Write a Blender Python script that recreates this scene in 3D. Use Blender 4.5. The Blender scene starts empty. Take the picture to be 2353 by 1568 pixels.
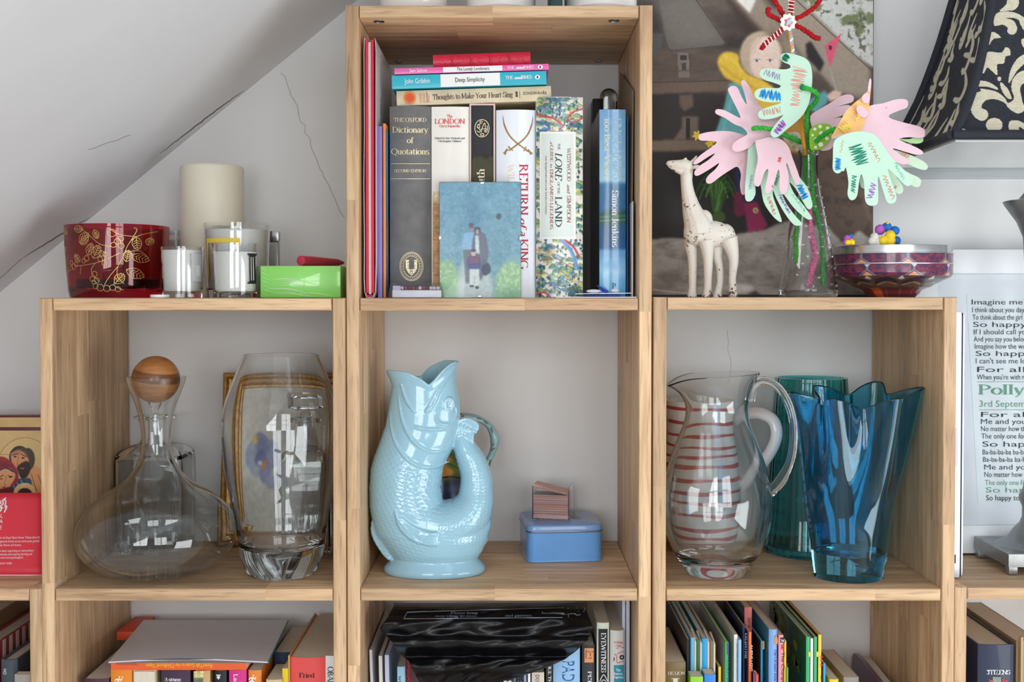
import bpy, bmesh, math, random
import numpy as np
from mathutils import Vector, Matrix, noise
from mathutils.geometry import tessellate_polygon

random.seed(7)
SC = bpy.context.scene
COL = SC.collection
PI = math.pi

# ------------------------------------------------------------------ camera
# metres; the front of the bookcases is y = 0, the wall is behind (+y), z = 0 is the floor
F, CX, CYP, TH = 2593.0, 1176.5, 743.0, 0.0212
CAMY, CAMZ = -1.4, 1.105
cam = bpy.data.cameras.new('camera')
cam.sensor_width = 36.0
cam.lens = F / 2353 * 36.0
cam.shift_y = -(784 - CYP) / 2353
cam.clip_start = 0.05
co = bpy.data.objects.new('camera', cam)
co.location = (0, CAMY, CAMZ)
co.rotation_euler = (PI / 2 - TH, 0, 0)
COL.objects.link(co)
SC.camera = co

# ------------------------------------------------------------------ light and exposure
SC.view_settings.view_transform = 'Standard'
SC.view_settings.look = 'None'
SC.view_settings.gamma = 1.0
SC.view_settings.use_curve_mapping = False
SC.view_settings.exposure = -0.26
try:
    SC.cycles.max_bounces = 14
    SC.cycles.transmission_bounces = 14
    SC.cycles.transparent_max_bounces = 12
    SC.cycles.diffuse_bounces = 6
    SC.cycles.sample_clamp_indirect = 30
    SC.cycles.use_denoising = True
except Exception:
    pass
wd = bpy.data.worlds.new('room_daylight')
SC.world = wd
wd.use_nodes = True
wd.node_tree.nodes['Background'].inputs[0].default_value = (0.92, 0.96, 1.0, 1)
wd.node_tree.nodes['Background'].inputs[1].default_value = 0.56

def area_light(name, x, y, z, sx, sz, power, tx, tz, ty=0.1, col=(0.95, 0.98, 1.0)):
    l = bpy.data.lights.new(name, 'AREA')
    l.shape = 'RECTANGLE'; l.size = sx; l.size_y = sz
    l.energy = power; l.color = col
    o = bpy.data.objects.new(name, l)
    o.location = (x, y, z)
    d = Vector((tx, ty, tz)) - Vector((x, y, z))
    o.rotation_euler = d.to_track_quat('-Z', 'Y').to_euler()
    COL.objects.link(o)
area_light('window_daylight', -0.75, -3.3, 1.45, 1.1, 1.3, 44, -0.3, 1.0)
area_light('window_daylight', 0.95, -3.3, 1.45, 1.1, 1.3, 34, -0.2, 1.0)
area_light('overhead_light', 0.5, -1.9, 3.3, 1.6, 1.2, 9, 0.0, 0.8)  # weak unseen light overhead, aimed down at the bookcases
area_light('ceiling_fill_light', 1.7, -1.55, 0.55, 1.2, 1.0, 30, -0.95, 1.5, -0.95)  # low fill light from the right, added to brighten the sloping ceiling

# ------------------------------------------------------------------ geometry of the photograph
def P(px, py, Y):
    """point on the plane y = Y that the photograph shows at (px, py)"""
    dx = (px - CX) / F
    dz = -(py - CYP) / F
    d = Vector((dx, math.cos(TH) + dz * math.sin(TH), -math.sin(TH) + dz * math.cos(TH)))
    t = (Y - CAMY) / d.y
    return Vector((0, CAMY, CAMZ)) + d * t

def G(px, py, z):
    """point on the horizontal plane z that the photograph shows at (px, py)"""
    dx = (px - CX) / F
    dz = -(py - CYP) / F
    d = Vector((dx, math.cos(TH) + dz * math.sin(TH), -math.sin(TH) + dz * math.cos(TH)))
    t = (z - CAMZ) / d.z
    return Vector((0, CAMY, CAMZ)) + d * t

def S(Y):
    return (Y - CAMY) / F

def XP(px, Y): return P(px, 700, Y).x
def ZP(py, Y): return P(CX, py, Y).z

# ------------------------------------------------------------------ materials
def lin(c):
    r = []
    for v in c[:3]:
        v = v / 255.0
        r.append(v / 12.92 if v <= 0.04045 else ((v + 0.055) / 1.055) ** 2.4)
    return (r[0], r[1], r[2], 1.0)

MATS = {}
def M(name, c=(200, 200, 200), rough=0.5, metal=0.0, trans=0.0, ior=1.45, var=0.06, vscale=30.0, bump=0.0, bscale=200.0, coat=0.0, spec=0.5, sub=0.0, stretch=None):
    if name in MATS: return MATS[name]
    m = bpy.data.materials.new(name)
    m.use_nodes = True
    nt = m.node_tree; N = nt.nodes; L = nt.links
    b = N['Principled BSDF']
    base = lin(c)
    b.inputs['Base Color'].default_value = base
    b.inputs['Roughness'].default_value = rough
    b.inputs['Metallic'].default_value = metal
    b.inputs['Transmission Weight'].default_value = trans
    b.inputs['IOR'].default_value = ior
    b.inputs['Coat Weight'].default_value = coat
    b.inputs['Specular IOR Level'].default_value = spec
    if sub > 0:
        b.inputs['Subsurface Weight'].default_value = sub
        b.inputs['Subsurface Radius'].default_value = (0.01, 0.008, 0.006)
        b.inputs['Subsurface Scale'].default_value = 1.0
    tc = N.new('ShaderNodeTexCoord')
    src = tc.outputs['Object']
    if stretch:
        mp = N.new('ShaderNodeMapping'); mp.inputs['Scale'].default_value = stretch
        L.new(src, mp.inputs[0]); src = mp.outputs[0]
    if var > 0 and trans < 0.5:
        n = N.new('ShaderNodeTexNoise'); n.inputs['Scale'].default_value = vscale; n.inputs['Detail'].default_value = 4
        L.new(src, n.inputs['Vector'])
        mr = N.new('ShaderNodeMapRange'); mr.inputs[1].default_value = 0.3; mr.inputs[2].default_value = 0.7
        mr.inputs[3].default_value = 1 - var; mr.inputs[4].default_value = 1 + var
        L.new(n.outputs['Fac'], mr.inputs[0])
        mx = N.new('ShaderNodeVectorMath'); mx.operation = 'SCALE'
        mx.inputs[0].default_value = base[:3]
        L.new(mr.outputs[0], mx.inputs['Scale'])
        L.new(mx.outputs[0], b.inputs['Base Color'])
    if bump > 0:
        n = N.new('ShaderNodeTexNoise'); n.inputs['Scale'].default_value = bscale; n.inputs['Detail'].default_value = 3
        L.new(src, n.inputs['Vector'])
        bp = N.new('ShaderNodeBump'); bp.inputs['Strength'].default_value = bump; bp.inputs['Distance'].default_value = 0.001
        L.new(n.outputs['Fac'], bp.inputs['Height']); L.new(bp.outputs[0], b.inputs['Normal'])
    MATS[name] = m
    return m

def glass(name, c=(255, 255, 255), rough=0.0, ior=1.5):
    return M(name, c, rough, 0, 1.0, ior, var=0)

def print_mat(name='printed_paper', rough=0.5, coat=0.0, bump=0.0):
    """colours come from the print itself, stored on the mesh as the attribute Col"""
    if name in MATS: return MATS[name]
    m = M(name, (200, 200, 200), rough, var=0, coat=coat, bump=bump, bscale=900)
    nt = m.node_tree
    a = nt.nodes.new('ShaderNodeVertexColor'); a.layer_name = 'Col'
    nt.links.new(a.outputs['Color'], nt.nodes['Principled BSDF'].inputs['Base Color'])
    return m

def oak(name, axis):
    """glued oak staves: every stave (object, or loose island of a front edge) has a tone and grain of its own"""
    m = bpy.data.materials.new(name); m.use_nodes = True
    nt = m.node_tree; N = nt.nodes; L = nt.links
    b = N['Principled BSDF']; b.inputs['Roughness'].default_value = 0.5; b.inputs['Specular IOR Level'].default_value = 0.35
    tc = N.new('ShaderNodeTexCoord'); oi = N.new('ShaderNodeObjectInfo'); ge = N.new('ShaderNodeNewGeometry')
    ad = N.new('ShaderNodeMath'); ad.operation = 'ADD'
    L.new(oi.outputs['Random'], ad.inputs[0]); L.new(ge.outputs['Random Per Island'], ad.inputs[1])
    fr = N.new('ShaderNodeMath'); fr.operation = 'FRACT'; L.new(ad.outputs[0], fr.inputs[0])
    sc = N.new('ShaderNodeMath'); sc.operation = 'MULTIPLY'; sc.inputs[1].default_value = 37.0; L.new(fr.outputs[0], sc.inputs[0])
    va = N.new('ShaderNodeVectorMath'); va.operation = 'ADD'; L.new(tc.outputs['Object'], va.inputs[0]); L.new(sc.outputs[0], va.inputs[1])
    def stretched(s):
        mp = N.new('ShaderNodeMapping')
        mp.inputs['Scale'].default_value = (s[1], s[0], s[0]) if axis == 'x' else (s[0], s[0], s[1])
        L.new(va.outputs[0], mp.inputs[0]); return mp.outputs[0]
    n1 = N.new('ShaderNodeTexNoise'); n1.inputs['Scale'].default_value = 1; n1.inputs['Detail'].default_value = 5; n1.inputs['Distortion'].default_value = 0.6
    L.new(stretched((75, 6)), n1.inputs['Vector'])
    n2 = N.new('ShaderNodeTexNoise'); n2.inputs['Scale'].default_value = 1; n2.inputs['Detail'].default_value = 3
    L.new(stretched((420, 22)), n2.inputs['Vector'])
    n3 = N.new('ShaderNodeTexNoise'); n3.inputs['Scale'].default_value = 1; n3.inputs['Detail'].default_value = 2
    L.new(stretched((22, 4)), n3.inputs['Vector'])
    r1 = N.new('ShaderNodeValToRGB')
    e = r1.color_ramp.elements
    e[0].position = 0.25; e[0].color = lin((178, 134, 90)); e[1].position = 0.75; e[1].color = lin((228, 190, 142))
    x = r1.color_ramp.elements.new(0.5); x.color = lin((208, 166, 116))
    L.new(n1.outputs['Fac'], r1.inputs[0])
    r2 = N.new('ShaderNodeMapRange'); r2.inputs[1].default_value = 0.30; r2.inputs[2].default_value = 0.46; r2.inputs[3].default_value = 0.66; r2.inputs[4].default_value = 1.0
    L.new(n2.outputs['Fac'], r2.inputs[0])
    r3 = N.new('ShaderNodeMapRange'); r3.inputs[1].default_value = 0.3; r3.inputs[2].default_value = 0.7; r3.inputs[3].default_value = 0.9; r3.inputs[4].default_value = 1.1
    L.new(n3.outputs['Fac'], r3.inputs[0])
    r4 = N.new('ShaderNodeMapRange'); r4.inputs[3].default_value = 0.80; r4.inputs[4].default_value = 1.10
    L.new(fr.outputs[0], r4.inputs[0])
    p1 = N.new('ShaderNodeMath'); p1.operation = 'MULTIPLY'; L.new(r2.outputs[0], p1.inputs[0]); L.new(r3.outputs[0], p1.inputs[1])
    p2 = N.new('ShaderNodeMath'); p2.operation = 'MULTIPLY'; L.new(p1.outputs[0], p2.inputs[0]); L.new(r4.outputs[0], p2.inputs[1])
    mx = N.new('ShaderNodeVectorMath'); mx.operation = 'SCALE'; L.new(r1.outputs[0], mx.inputs[0]); L.new(p2.outputs[0], mx.inputs['Scale'])
    hs = N.new('ShaderNodeHueSaturation'); hs.inputs['Saturation'].default_value = 0.86
    L.new(mx.outputs[0], hs.inputs['Color']); L.new(hs.outputs[0], b.inputs['Base Color'])
    bp = N.new('ShaderNodeBump'); bp.inputs['Strength'].default_value = 0.25; bp.inputs['Distance'].default_value = 0.0006
    L.new(n2.outputs['Fac'], bp.inputs['Height']); L.new(bp.outputs[0], b.inputs['Normal'])
    return m
OAKX, OAKZ = oak('oak_grain_lengthwise', 'x'), oak('oak_grain_upright', 'z')

# ------------------------------------------------------------------ mesh builder
def spline(pts, n=6, closed=False):
    """Catmull-Rom through points of any dimension"""
    pts = [tuple(p) for p in pts]
    out = []
    L = len(pts)
    for i in range(L if closed else L - 1):
        if closed:
            a, b, c, d = pts[(i - 1) % L], pts[i], pts[(i + 1) % L], pts[(i + 2) % L]
        else:
            a, b, c, d = pts[max(i - 1, 0)], pts[i], pts[i + 1], pts[min(i + 2, L - 1)]
        for k in range(n):
            t = k / n
            out.append(tuple(0.5 * (2 * q + (r - p) * t + (2 * p - 5 * q + 4 * r - s) * t * t + (3 * q - p - 3 * r + s) * t ** 3)
                             for p, q, r, s in zip(a, b, c, d)))
    if not closed: out.append(pts[-1])
    return out

class MB:
    def __init__(s): s.v = []; s.f = []
    def add(s, vs, fs, M=None):
        o = len(s.v)
        s.v += [tuple(M @ Vector(v)) for v in vs] if M is not None else [tuple(v) for v in vs]
        s.f += [tuple(i + o for i in f) for f in fs]
        return s
    def box(s, x0, x1, y0, y1, z0, z1, b=0.0, M=None, seg=2):
        if b <= 0:
            v = [(x0, y0, z0), (x1, y0, z0), (x1, y1, z0), (x0, y1, z0), (x0, y0, z1), (x1, y0, z1), (x1, y1, z1), (x0, y1, z1)]
            return s.add(v, [(0, 3, 2, 1), (4, 5, 6, 7), (0, 1, 5, 4), (1, 2, 6, 5), (2, 3, 7, 6), (3, 0, 4, 7)], M)
        bm = bmesh.new()
        bmesh.ops.create_cube(bm, size=1)
        for v in bm.verts:
            v.co = ((x0 + x1) / 2 + v.co.x * (x1 - x0), (y0 + y1) / 2 + v.co.y * (y1 - y0), (z0 + z1) / 2 + v.co.z * (z1 - z0))
        bmesh.ops.bevel(bm, geom=list(bm.edges), offset=b, segments=seg, affect='EDGES', profile=0.5)
        bm.verts.index_update()
        s.add([v.co[:] for v in bm.verts], [[v.index for v in f.verts] for f in bm.faces], M)
        bm.free()
        return s
    def lathe(s, prof, cx=0, cy=0, n=48, M=None, sy=1.0, mod=None):
        """prof: (r, z) from start to end; r = 0 closes the end"""
        v = []; f = []; rows = []
        for k, (r, z) in enumerate(prof):
            if r <= 1e-6:
                rows.append([len(v)]); v.append((cx, cy, z))
            else:
                row = []
                for i in range(n):
                    a = 2 * PI * i / n
                    rr = r * (mod(a, k) if mod else 1)
                    row.append(len(v)); v.append((cx + rr * math.cos(a), cy + rr * math.sin(a) * sy, z))
                rows.append(row)
        for a, b in zip(rows, rows[1:]):
            for i in range(n):
                j = (i + 1) % n
                if len(a) == 1 and len(b) == 1: continue
                if len(a) == 1: f.append((a[0], b[j], b[i]))
                elif len(b) == 1: f.append((a[i], a[j], b[0]))
                else: f.append((a[i], a[j], b[j], b[i]))
        return s.add(v, f, M)
    def loft(s, rings, cap=(True, True), closed=True, M=None):
        v = []; f = []
        n = len(rings[0])
        for r in rings: v += [tuple(p) for p in r]
        for k in range(len(rings) - 1):
            for i in range(n if closed else n - 1):
                j = (i + 1) % n
                f.append((k * n + i, k * n + j, (k + 1) * n + j, (k + 1) * n + i))
        if cap[0]: f.append(tuple(range(n - 1, -1, -1)))
        if cap[1]: f.append(tuple((len(rings) - 1) * n + i for i in range(n)))
        return s.add(v, f, M)
    def tube(s, pts, r, n=8, cap=True, M=None, flat=1.0):
        pts = [Vector(p) for p in pts]
        if not hasattr(r, '__len__'): r = [r] * len(pts)
        rings = []; up = None
        for i, p in enumerate(pts):
            t = (pts[min(i + 1, len(pts) - 1)] - pts[max(i - 1, 0)])
            if t.length < 1e-9: t = Vector((0, 0, 1))
            t.normalize()
            if up is None:
                up = t.orthogonal().normalized() if abs(t.y) > 0.9 else (Vector((0, 1, 0)) - t * t.y).normalized()
            else:
                up = (up - t * up.dot(t))
                up = up.normalized() if up.length > 1e-6 else t.orthogonal().normalized()
            w = t.cross(up)
            rings.append([p + (w * math.cos(2 * PI * k / n) + up * math.sin(2 * PI * k / n) * flat) * r[i] for k in range(n)])
        return s.loft(rings, (cap, cap), True, M)
    def ball(s, c, r, n=20, sc=(1, 1, 1), M=None):
        prof = [(max(0.0, math.sin(PI * i / (n // 2))), -math.cos(PI * i / (n // 2))) for i in range(n // 2 + 1)]
        prof[0] = (0, -1); prof[-1] = (0, 1)
        T = Matrix.Translation(Vector(c)) @ Matrix.Diagonal((r * sc[0], r * sc[1], r * sc[2], 1))
        return s.lathe(prof, 0, 0, n, (M @ T) if M is not None else T)
    def slab(s, poly, fn, th, M=None):
        """flat outline (2-D) given thickness: fn(u, v, d) -> point, d in 0..th"""
        tri = tessellate_polygon([[Vector((p[0], p[1], 0)) for p in poly]])
        n = len(poly)
        v = [tuple(fn(p[0], p[1], 0.0)) for p in poly] + [tuple(fn(p[0], p[1], th)) for p in poly]
        f = [tuple(t) for t in tri] + [tuple(n + i for i in reversed(t)) for t in tri]
        f += [(i, (i + 1) % n, n + (i + 1) % n, n + i) for i in range(n)]
        return s.add(v, f, M)
    def ribbon(s, pts, w, fn):
        """flat brush line in 2-D mapped by fn(u, v) -> point; w a number or a list"""
        n = len(pts)
        if n < 2: return s
        if not hasattr(w, '__len__'): w = [w] * n
        v = []
        for i in range(n):
            a = pts[max(i - 1, 0)]; b = pts[min(i + 1, n - 1)]
            dx, dy = b[0] - a[0], b[1] - a[1]
            l = math.hypot(dx, dy) or 1e-9
            nx, ny = -dy / l * w[i] / 2, dx / l * w[i] / 2
            v.append(tuple(fn(pts[i][0] + nx, pts[i][1] + ny))); v.append(tuple(fn(pts[i][0] - nx, pts[i][1] - ny)))
        return s.add(v, [(2 * i, 2 * i + 1, 2 * i + 3, 2 * i + 2) for i in range(n - 1)])
    def fan(s, poly, fn):
        tri = tessellate_polygon([[Vector((p[0], p[1], 0)) for p in poly]])
        return s.add([tuple(fn(p[0], p[1])) for p in poly], [tuple(t) for t in tri])
    def grid(s, nu, nv, fn):
        v = [tuple(fn(i / nu, j / nv)) for j in range(nv + 1) for i in range(nu + 1)]
        f = [(j * (nu + 1) + i, j * (nu + 1) + i + 1, (j + 1) * (nu + 1) + i + 1, (j + 1) * (nu + 1) + i) for j in range(nv) for i in range(nu)]
        return s.add(v, f)
    def build(s, name, mat, parent=None, smooth=40, fix=True, sub=0):
        me = bpy.data.meshes.new(name)
        loc = Vector((0, 0, 0))
        p = parent
        while p is not None:
            loc += p.location; p = p.parent
        me.from_pydata([(a - loc.x, b - loc.y, c - loc.z) for a, b, c in s.v], [], s.f)
        if fix:
            bm = bmesh.new(); bm.from_mesh(me)
            bmesh.ops.recalc_face_normals(bm, faces=bm.faces); bm.to_mesh(me); bm.free()
        me.materials.append(mat)
        if smooth:
            me.shade_smooth()
            if smooth < 180: me.set_sharp_from_angle(angle=math.radians(smooth))
        me.update()
        o = bpy.data.objects.new(name, me)
        COL.objects.link(o)
        if parent is not None: o.parent = parent
        return o

def tag(o, label, cat, group=None):
    o['label'] = label; o['category'] = cat
    if group: o['group'] = group
    return o
def thing(name, label, cat, loc, group=None):
    o = bpy.data.objects.new(name, None)
    o.empty_display_size = 0.02
    o.location = loc
    COL.objects.link(o)
    return tag(o, label, cat, group)
def solo(mb, name, mat, label, cat, loc, group=None, smooth=40):
    """a thing that is one mesh, its origin at its base"""
    loc = Vector(loc)
    mb.v = [(a - loc.x, b - loc.y, c - loc.z) for a, b, c in mb.v]
    o = mb.build(name, mat, None, smooth)
    o.location = loc
    return tag(o, label, cat, group)
def struct(mb, name, mat, smooth=0):
    o = mb.build(name, mat, None, smooth); o['kind'] = 'structure'; return o
def partlabel(o, label): o['label'] = label; return o

# ------------------------------------------------------------------ lettering
LETTERS = {}
def _load_glyphs():
    chars = [chr(c) for c in range(33, 127)]
    tmp = []
    for c in chars:
        for body in (c, '|' + c + '|'):
            cu = bpy.data.curves.new('t', 'FONT'); cu.body = body; cu.size = 1; cu.resolution_u = 3
            o = bpy.data.objects.new('t', cu); COL.objects.link(o); tmp.append(o)
    cu = bpy.data.curves.new('t', 'FONT'); cu.body = '||'; cu.size = 1
    o = bpy.data.objects.new('t', cu); COL.objects.link(o); tmp.append(o)
    dg = bpy.context.evaluated_depsgraph_get()
    res = []
    for o in tmp:
        me = bpy.data.meshes.new_from_object(o.evaluated_get(dg))
        res.append(([(v.co.x, v.co.y) for v in me.vertices], [tuple(p.vertices) for p in me.polygons]))
        bpy.data.meshes.remove(me)
    for o in tmp:
        cu = o.data; bpy.data.objects.remove(o); bpy.data.curves.remove(cu)
    wid = lambda r: max(v[0] for v in r[0]) - min(v[0] for v in r[0])
    base = wid(res[-1])
    cap = None
    for i, c in enumerate(chars):
        g = res[2 * i]
        LETTERS[c] = (g[0], g[1], wid(res[2 * i + 1]) - base)
        if c == 'H': cap = max(v[1] for v in g[0])
    for c in LETTERS:
        v, f, a = LETTERS[c]
        LETTERS[c] = ([(x / cap, y / cap) for x, y in v], f, a / cap)
    LETTERS[' '] = ([], [], 0.38)
_load_glyphs()

# a seriffed book face drawn with a broad nib: S stem with serifs, T plain stem, L line, A arc, H hairline (unit = cap height)
SER = {
'A': (.86, 'L .08 0 .42 1 .78 0|H .18 .64 .34|H 0 .2 0|H .62 .94 0'), 'B': (.7, 'S .16 0 1|A .16 .76 .36 .24 90 -90|A .16 .27 .44 .27 90 -90'),
'C': (.74, 'A .42 .5 .38 .5 45 315|T .7 .72 .95'), 'D': (.82, 'S .16 0 1|A .16 .5 .58 .5 90 -90'), 'E': (.66, 'S .16 0 1|H .16 .6 1|H .16 .6 0|H .16 .48 .52|T .6 .8 1|T .62 0 .22'),
'F': (.6, 'S .16 0 1|H .16 .58 1|H .16 .46 .5|T .57 .78 1'), 'G': (.82, 'A .42 .5 .38 .5 45 330|T .7 .05 .42|H .56 .84 .42'), 'H': (.86, 'S .16 0 1|S .7 0 1|H .16 .7 .52'),
'I': (.34, 'S .17 0 1'), 'J': (.42, 'T .24 .1 1|A .1 .12 .14 .14 0 -140|H .1 .38 1'), 'K': (.82, 'S .16 0 1|L .66 1 .2 .45|L .3 .56 .74 0|H .52 .8 1|H .6 .88 0'), 'L': (.64, 'S .16 0 1|H .16 .58 0|T .58 0 .24'),
'M': (1.0, 'S .14 0 1|L .14 1 .48 .1 .84 1|S .86 0 1'), 'N': (.86, 'S .14 0 1|L .14 1 .72 0|T .72 0 1|H .58 .86 1'), 'O': (.84, 'A .42 .5 .38 .5 0 360'), 'P': (.66, 'S .16 0 1|A .16 .73 .42 .27 90 -90'),
'Q': (.84, 'A .42 .5 .38 .5 0 360|L .4 .05 .6 -.15 .9 -.2'), 'R': (.78, 'S .16 0 1|A .16 .75 .38 .25 90 -90|L .32 .5 .72 0|H .6 .84 0'), 'S': (.6, 'A .3 .75 .22 .25 30 250|A .3 .26 .25 .26 80 -150|T .52 .74 .95|T .07 .05 .28'),
'T': (.72, 'S .36 0 1|H .04 .68 1|T .05 .76 1|T .67 .76 1'), 'U': (.84, 'T .16 .3 1|A .42 .3 .26 .3 180 360|T .68 .3 1|H .02 .3 1|H .56 .82 1'), 'V': (.82, 'L .08 1 .42 0 .74 1|H 0 .22 1|H .6 .9 1'),
'W': (1.16, 'L .08 1 .34 0 .58 .9 .82 0 1.06 1|H 0 .22 1|H .94 1.18 1'), 'X': (.8, 'L .1 1 .7 0|L .68 1 .1 0|H 0 .24 1|H .56 .8 1|H 0 .24 0|H .56 .8 0'), 'Y': (.76, 'L .06 1 .38 .48 .68 1|S .38 0 .48|H 0 .2 1|H .56 .8 1'), 'Z': (.7, 'L .08 1 .6 1 .08 0 .62 0|T .08 .78 1|T .62 0 .22'),
'a': (.52, 'T .4 .08 .5|A .24 .46 .16 .2 150 0|A .22 .18 .16 .18 0 360|H .38 .52 .02'), 'b': (.58, 'T .14 0 1|A .3 .33 .2 .33 0 360|H .02 .14 1'), 'c': (.48, 'A .28 .33 .22 .33 45 315'), 'd': (.58, 'T .44 0 1|A .26 .33 .2 .33 0 360|H .32 .44 1|H .44 .56 0'),
'e': (.5, 'A .26 .33 .21 .33 0 310|H .06 .46 .36'), 'f': (.36, 'T .16 0 .82|A .3 .82 .14 .18 180 40|H .04 .34 .64|H .04 .3 0'), 'g': (.54, 'A .24 .44 .17 .22 0 360|A .24 -.06 .2 .16 0 360|H .36 .52 .62|L .12 .26 .1 .14 .3 .08'), 'h': (.6, 'S .14 0 1|A .3 .44 .16 .22 170 0|S .46 0 .46'),
'i': (.28, 'S .14 0 .66|T .14 .84 .96'), 'j': (.28, 'T .16 -.1 .66|A .04 -.1 .12 .14 0 -120|T .16 .84 .96'), 'k': (.58, 'S .14 0 1|L .46 .64 .16 .3|L .24 .36 .52 0|H .36 .56 .65|H .42 .6 0'), 'l': (.28, 'S .14 0 1'),
'm': (.9, 'S .14 0 .66|A .29 .44 .15 .22 170 0|S .44 0 .46|A .6 .44 .16 .22 170 0|S .76 0 .46'), 'n': (.6, 'S .14 0 .66|A .3 .44 .16 .22 170 0|S .46 0 .46'), 'o': (.54, 'A .27 .33 .22 .33 0 360'), 'p': (.58, 'S .14 -.3 .66|A .3 .33 .2 .33 0 360'),
'q': (.58, 'S .44 -.3 .66|A .26 .33 .2 .33 0 360'), 'r': (.42, 'S .14 0 .66|A .3 .44 .16 .21 170 50'), 's': (.42, 'A .21 .49 .14 .17 30 250|A .21 .17 .16 .17 80 -150'), 't': (.38, 'T .16 .1 .86|A .28 .12 .12 .12 180 310|H .02 .34 .64'), 'u': (.6, 'T .14 .2 .66|A .29 .2 .15 .2 180 360|S .45 0 .66|H .02 .14 .66'),
'v': (.54, 'L .08 .66 .28 0 .46 .66|H 0 .18 .66|H .38 .56 .66'), 'w': (.8, 'L .08 .66 .24 0 .4 .62 .56 0 .72 .66|H 0 .18 .66|H .62 .82 .66'), 'x': (.54, 'L .08 .66 .46 0|L .44 .66 .08 0|H 0 .18 .66|H .36 .54 0'), 'y': (.54, 'L .08 .66 .28 0|L .46 .66 .26 -.05 .08 -.3|H 0 .18 .66|H .38 .56 .66'), 'z': (.48, 'L .06 .66 .4 .66 .06 0 .42 0'),
'0': (.56, 'A .28 .33 .22 .33 0 360'), '1': (.36, 'S .18 0 .68'), "'": (.2, 'T .1 .78 1'), ',': (.24, 'L .1 .08 .14 0 .06 -.16'), '.': (.24, 'T .1 0 .12'), '3': (.5, 'A .22 .76 .2 .22 140 -90|A .22 .27 .24 .27 90 -140'), ' ': (.3, ''),
}
def serif_glyph(c, th=0.15, hl=0.05):
    w, code = SER.get(c, SER['o'])
    mb = MB(); fn = lambda u, v: (u, v, 0)
    def rib(pts):
        ws = []
        for i in range(len(pts)):
            a = pts[max(i - 1, 0)]; b = pts[min(i + 1, len(pts) - 1)]
            dx, dy = b[0] - a[0], b[1] - a[1]; l = math.hypot(dx, dy) or 1
            s = abs(dy) / l
            if dx * dy > 0 and s < 0.99 and len(pts) < 6: s *= 0.35
            ws.append(hl + (th - hl) * s ** 1.5)
        mb.ribbon(pts, ws, fn)
    for st in code.split('|'):
        if not st: continue
        k, *n = st.split(); n = [float(q) for q in n]
        if k in 'ST':
            mb.ribbon([(n[0], n[1]), (n[0], n[2])], th, fn)
            if k == 'S':
                for y in (n[1], n[2]): mb.ribbon([(n[0] - .13, y), (n[0] + .13, y)], hl, fn)
        elif k == 'H': mb.ribbon([(n[0], n[2]), (n[1], n[2])], hl, fn)
        elif k == 'L':
            pts = list(zip(n[::2], n[1::2]))
            for a, b in zip(pts, pts[1:]): rib([a, b])
        elif k == 'A':
            m = 16
            rib([(n[0] + n[2] * math.cos(math.radians(n[4] + (n[5] - n[4]) * i / m)), n[1] + n[3] * math.sin(math.radians(n[4] + (n[5] - n[4]) * i / m))) for i in range(m + 1)])
    return [(x, y) for x, y, z in mb.v], mb.f, w
SERIF = {}
def layout(s, font, track=0.0, shear=0.0):
    """2-D verts, faces and total width, cap height = 1"""
    V = []; Fc = []; x = 0
    for c in s:
        if font == 'serif':
            if c not in SERIF: SERIF[c] = serif_glyph(c)
            v, f, a = SERIF[c]
        else:
            v, f, a = LETTERS.get(c, LETTERS['o'])
        o = len(V)
        V += [(x + p[0] + shear * p[1], p[1]) for p in v]
        Fc += [tuple(i + o for i in q) for q in f]
        x += a + track
    return V, Fc, x - track
def txt(parent, s, px, py, Y, h, mat, rot='h', align='l', w=None, font='sans', name='lettering', track=0.0, shear=0.0, tilt=0.0, eps=0.0004, fn=None):
    """letters h px high; (px, py) is the start (l) or middle (c) of the base line; rot h across, d reading downwards, u upwards, f upside down"""
    V, Fc, tw = layout(s, font, track, shear)
    if not V: return None
    sx = (w / tw) if w else h
    off = -tw / 2 if align == 'c' else 0
    mb = MB(); vs = []
    for u, v in V:
        a, b = (u + off) * sx, v * h
        if rot == 'h': q = (a, -b)
        elif rot == 'd': q = (b, a)
        elif rot == 'u': q = (-b, -a)
        else: q = (-a, b)
        ct, st = math.cos(tilt), math.sin(tilt)
        qx, qy = px + q[0] * ct + q[1] * st, py - q[0] * st + q[1] * ct
        if fn: vs.append(tuple(fn(qx, qy)))
        else:
            y = Y(qx) if callable(Y) else Y
            p = P(qx, qy, y); vs.append((p.x, p.y - eps, p.z))
    mb.add(vs, Fc)
    return mb.build(name, mat, parent, 0, fix=False)
def strokes(parent, lines, w, mat, Y=None, fn=None, name='drawing', eps=0.0004):
    mb = MB()
    if fn is None: fn = lambda u, v: P(u, v, Y) - Vector((0, eps, 0))
    for l in lines:
        if isinstance(l, tuple) and len(l) == 2 and hasattr(l[1], '__len__') and not isinstance(l[0], (int, float)) and isinstance(l[0], list): mb.ribbon(l[0], l[1], fn)
        else: mb.ribbon(l, w, fn)
    return mb.build(name, mat, parent, 0, fix=False)

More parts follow.
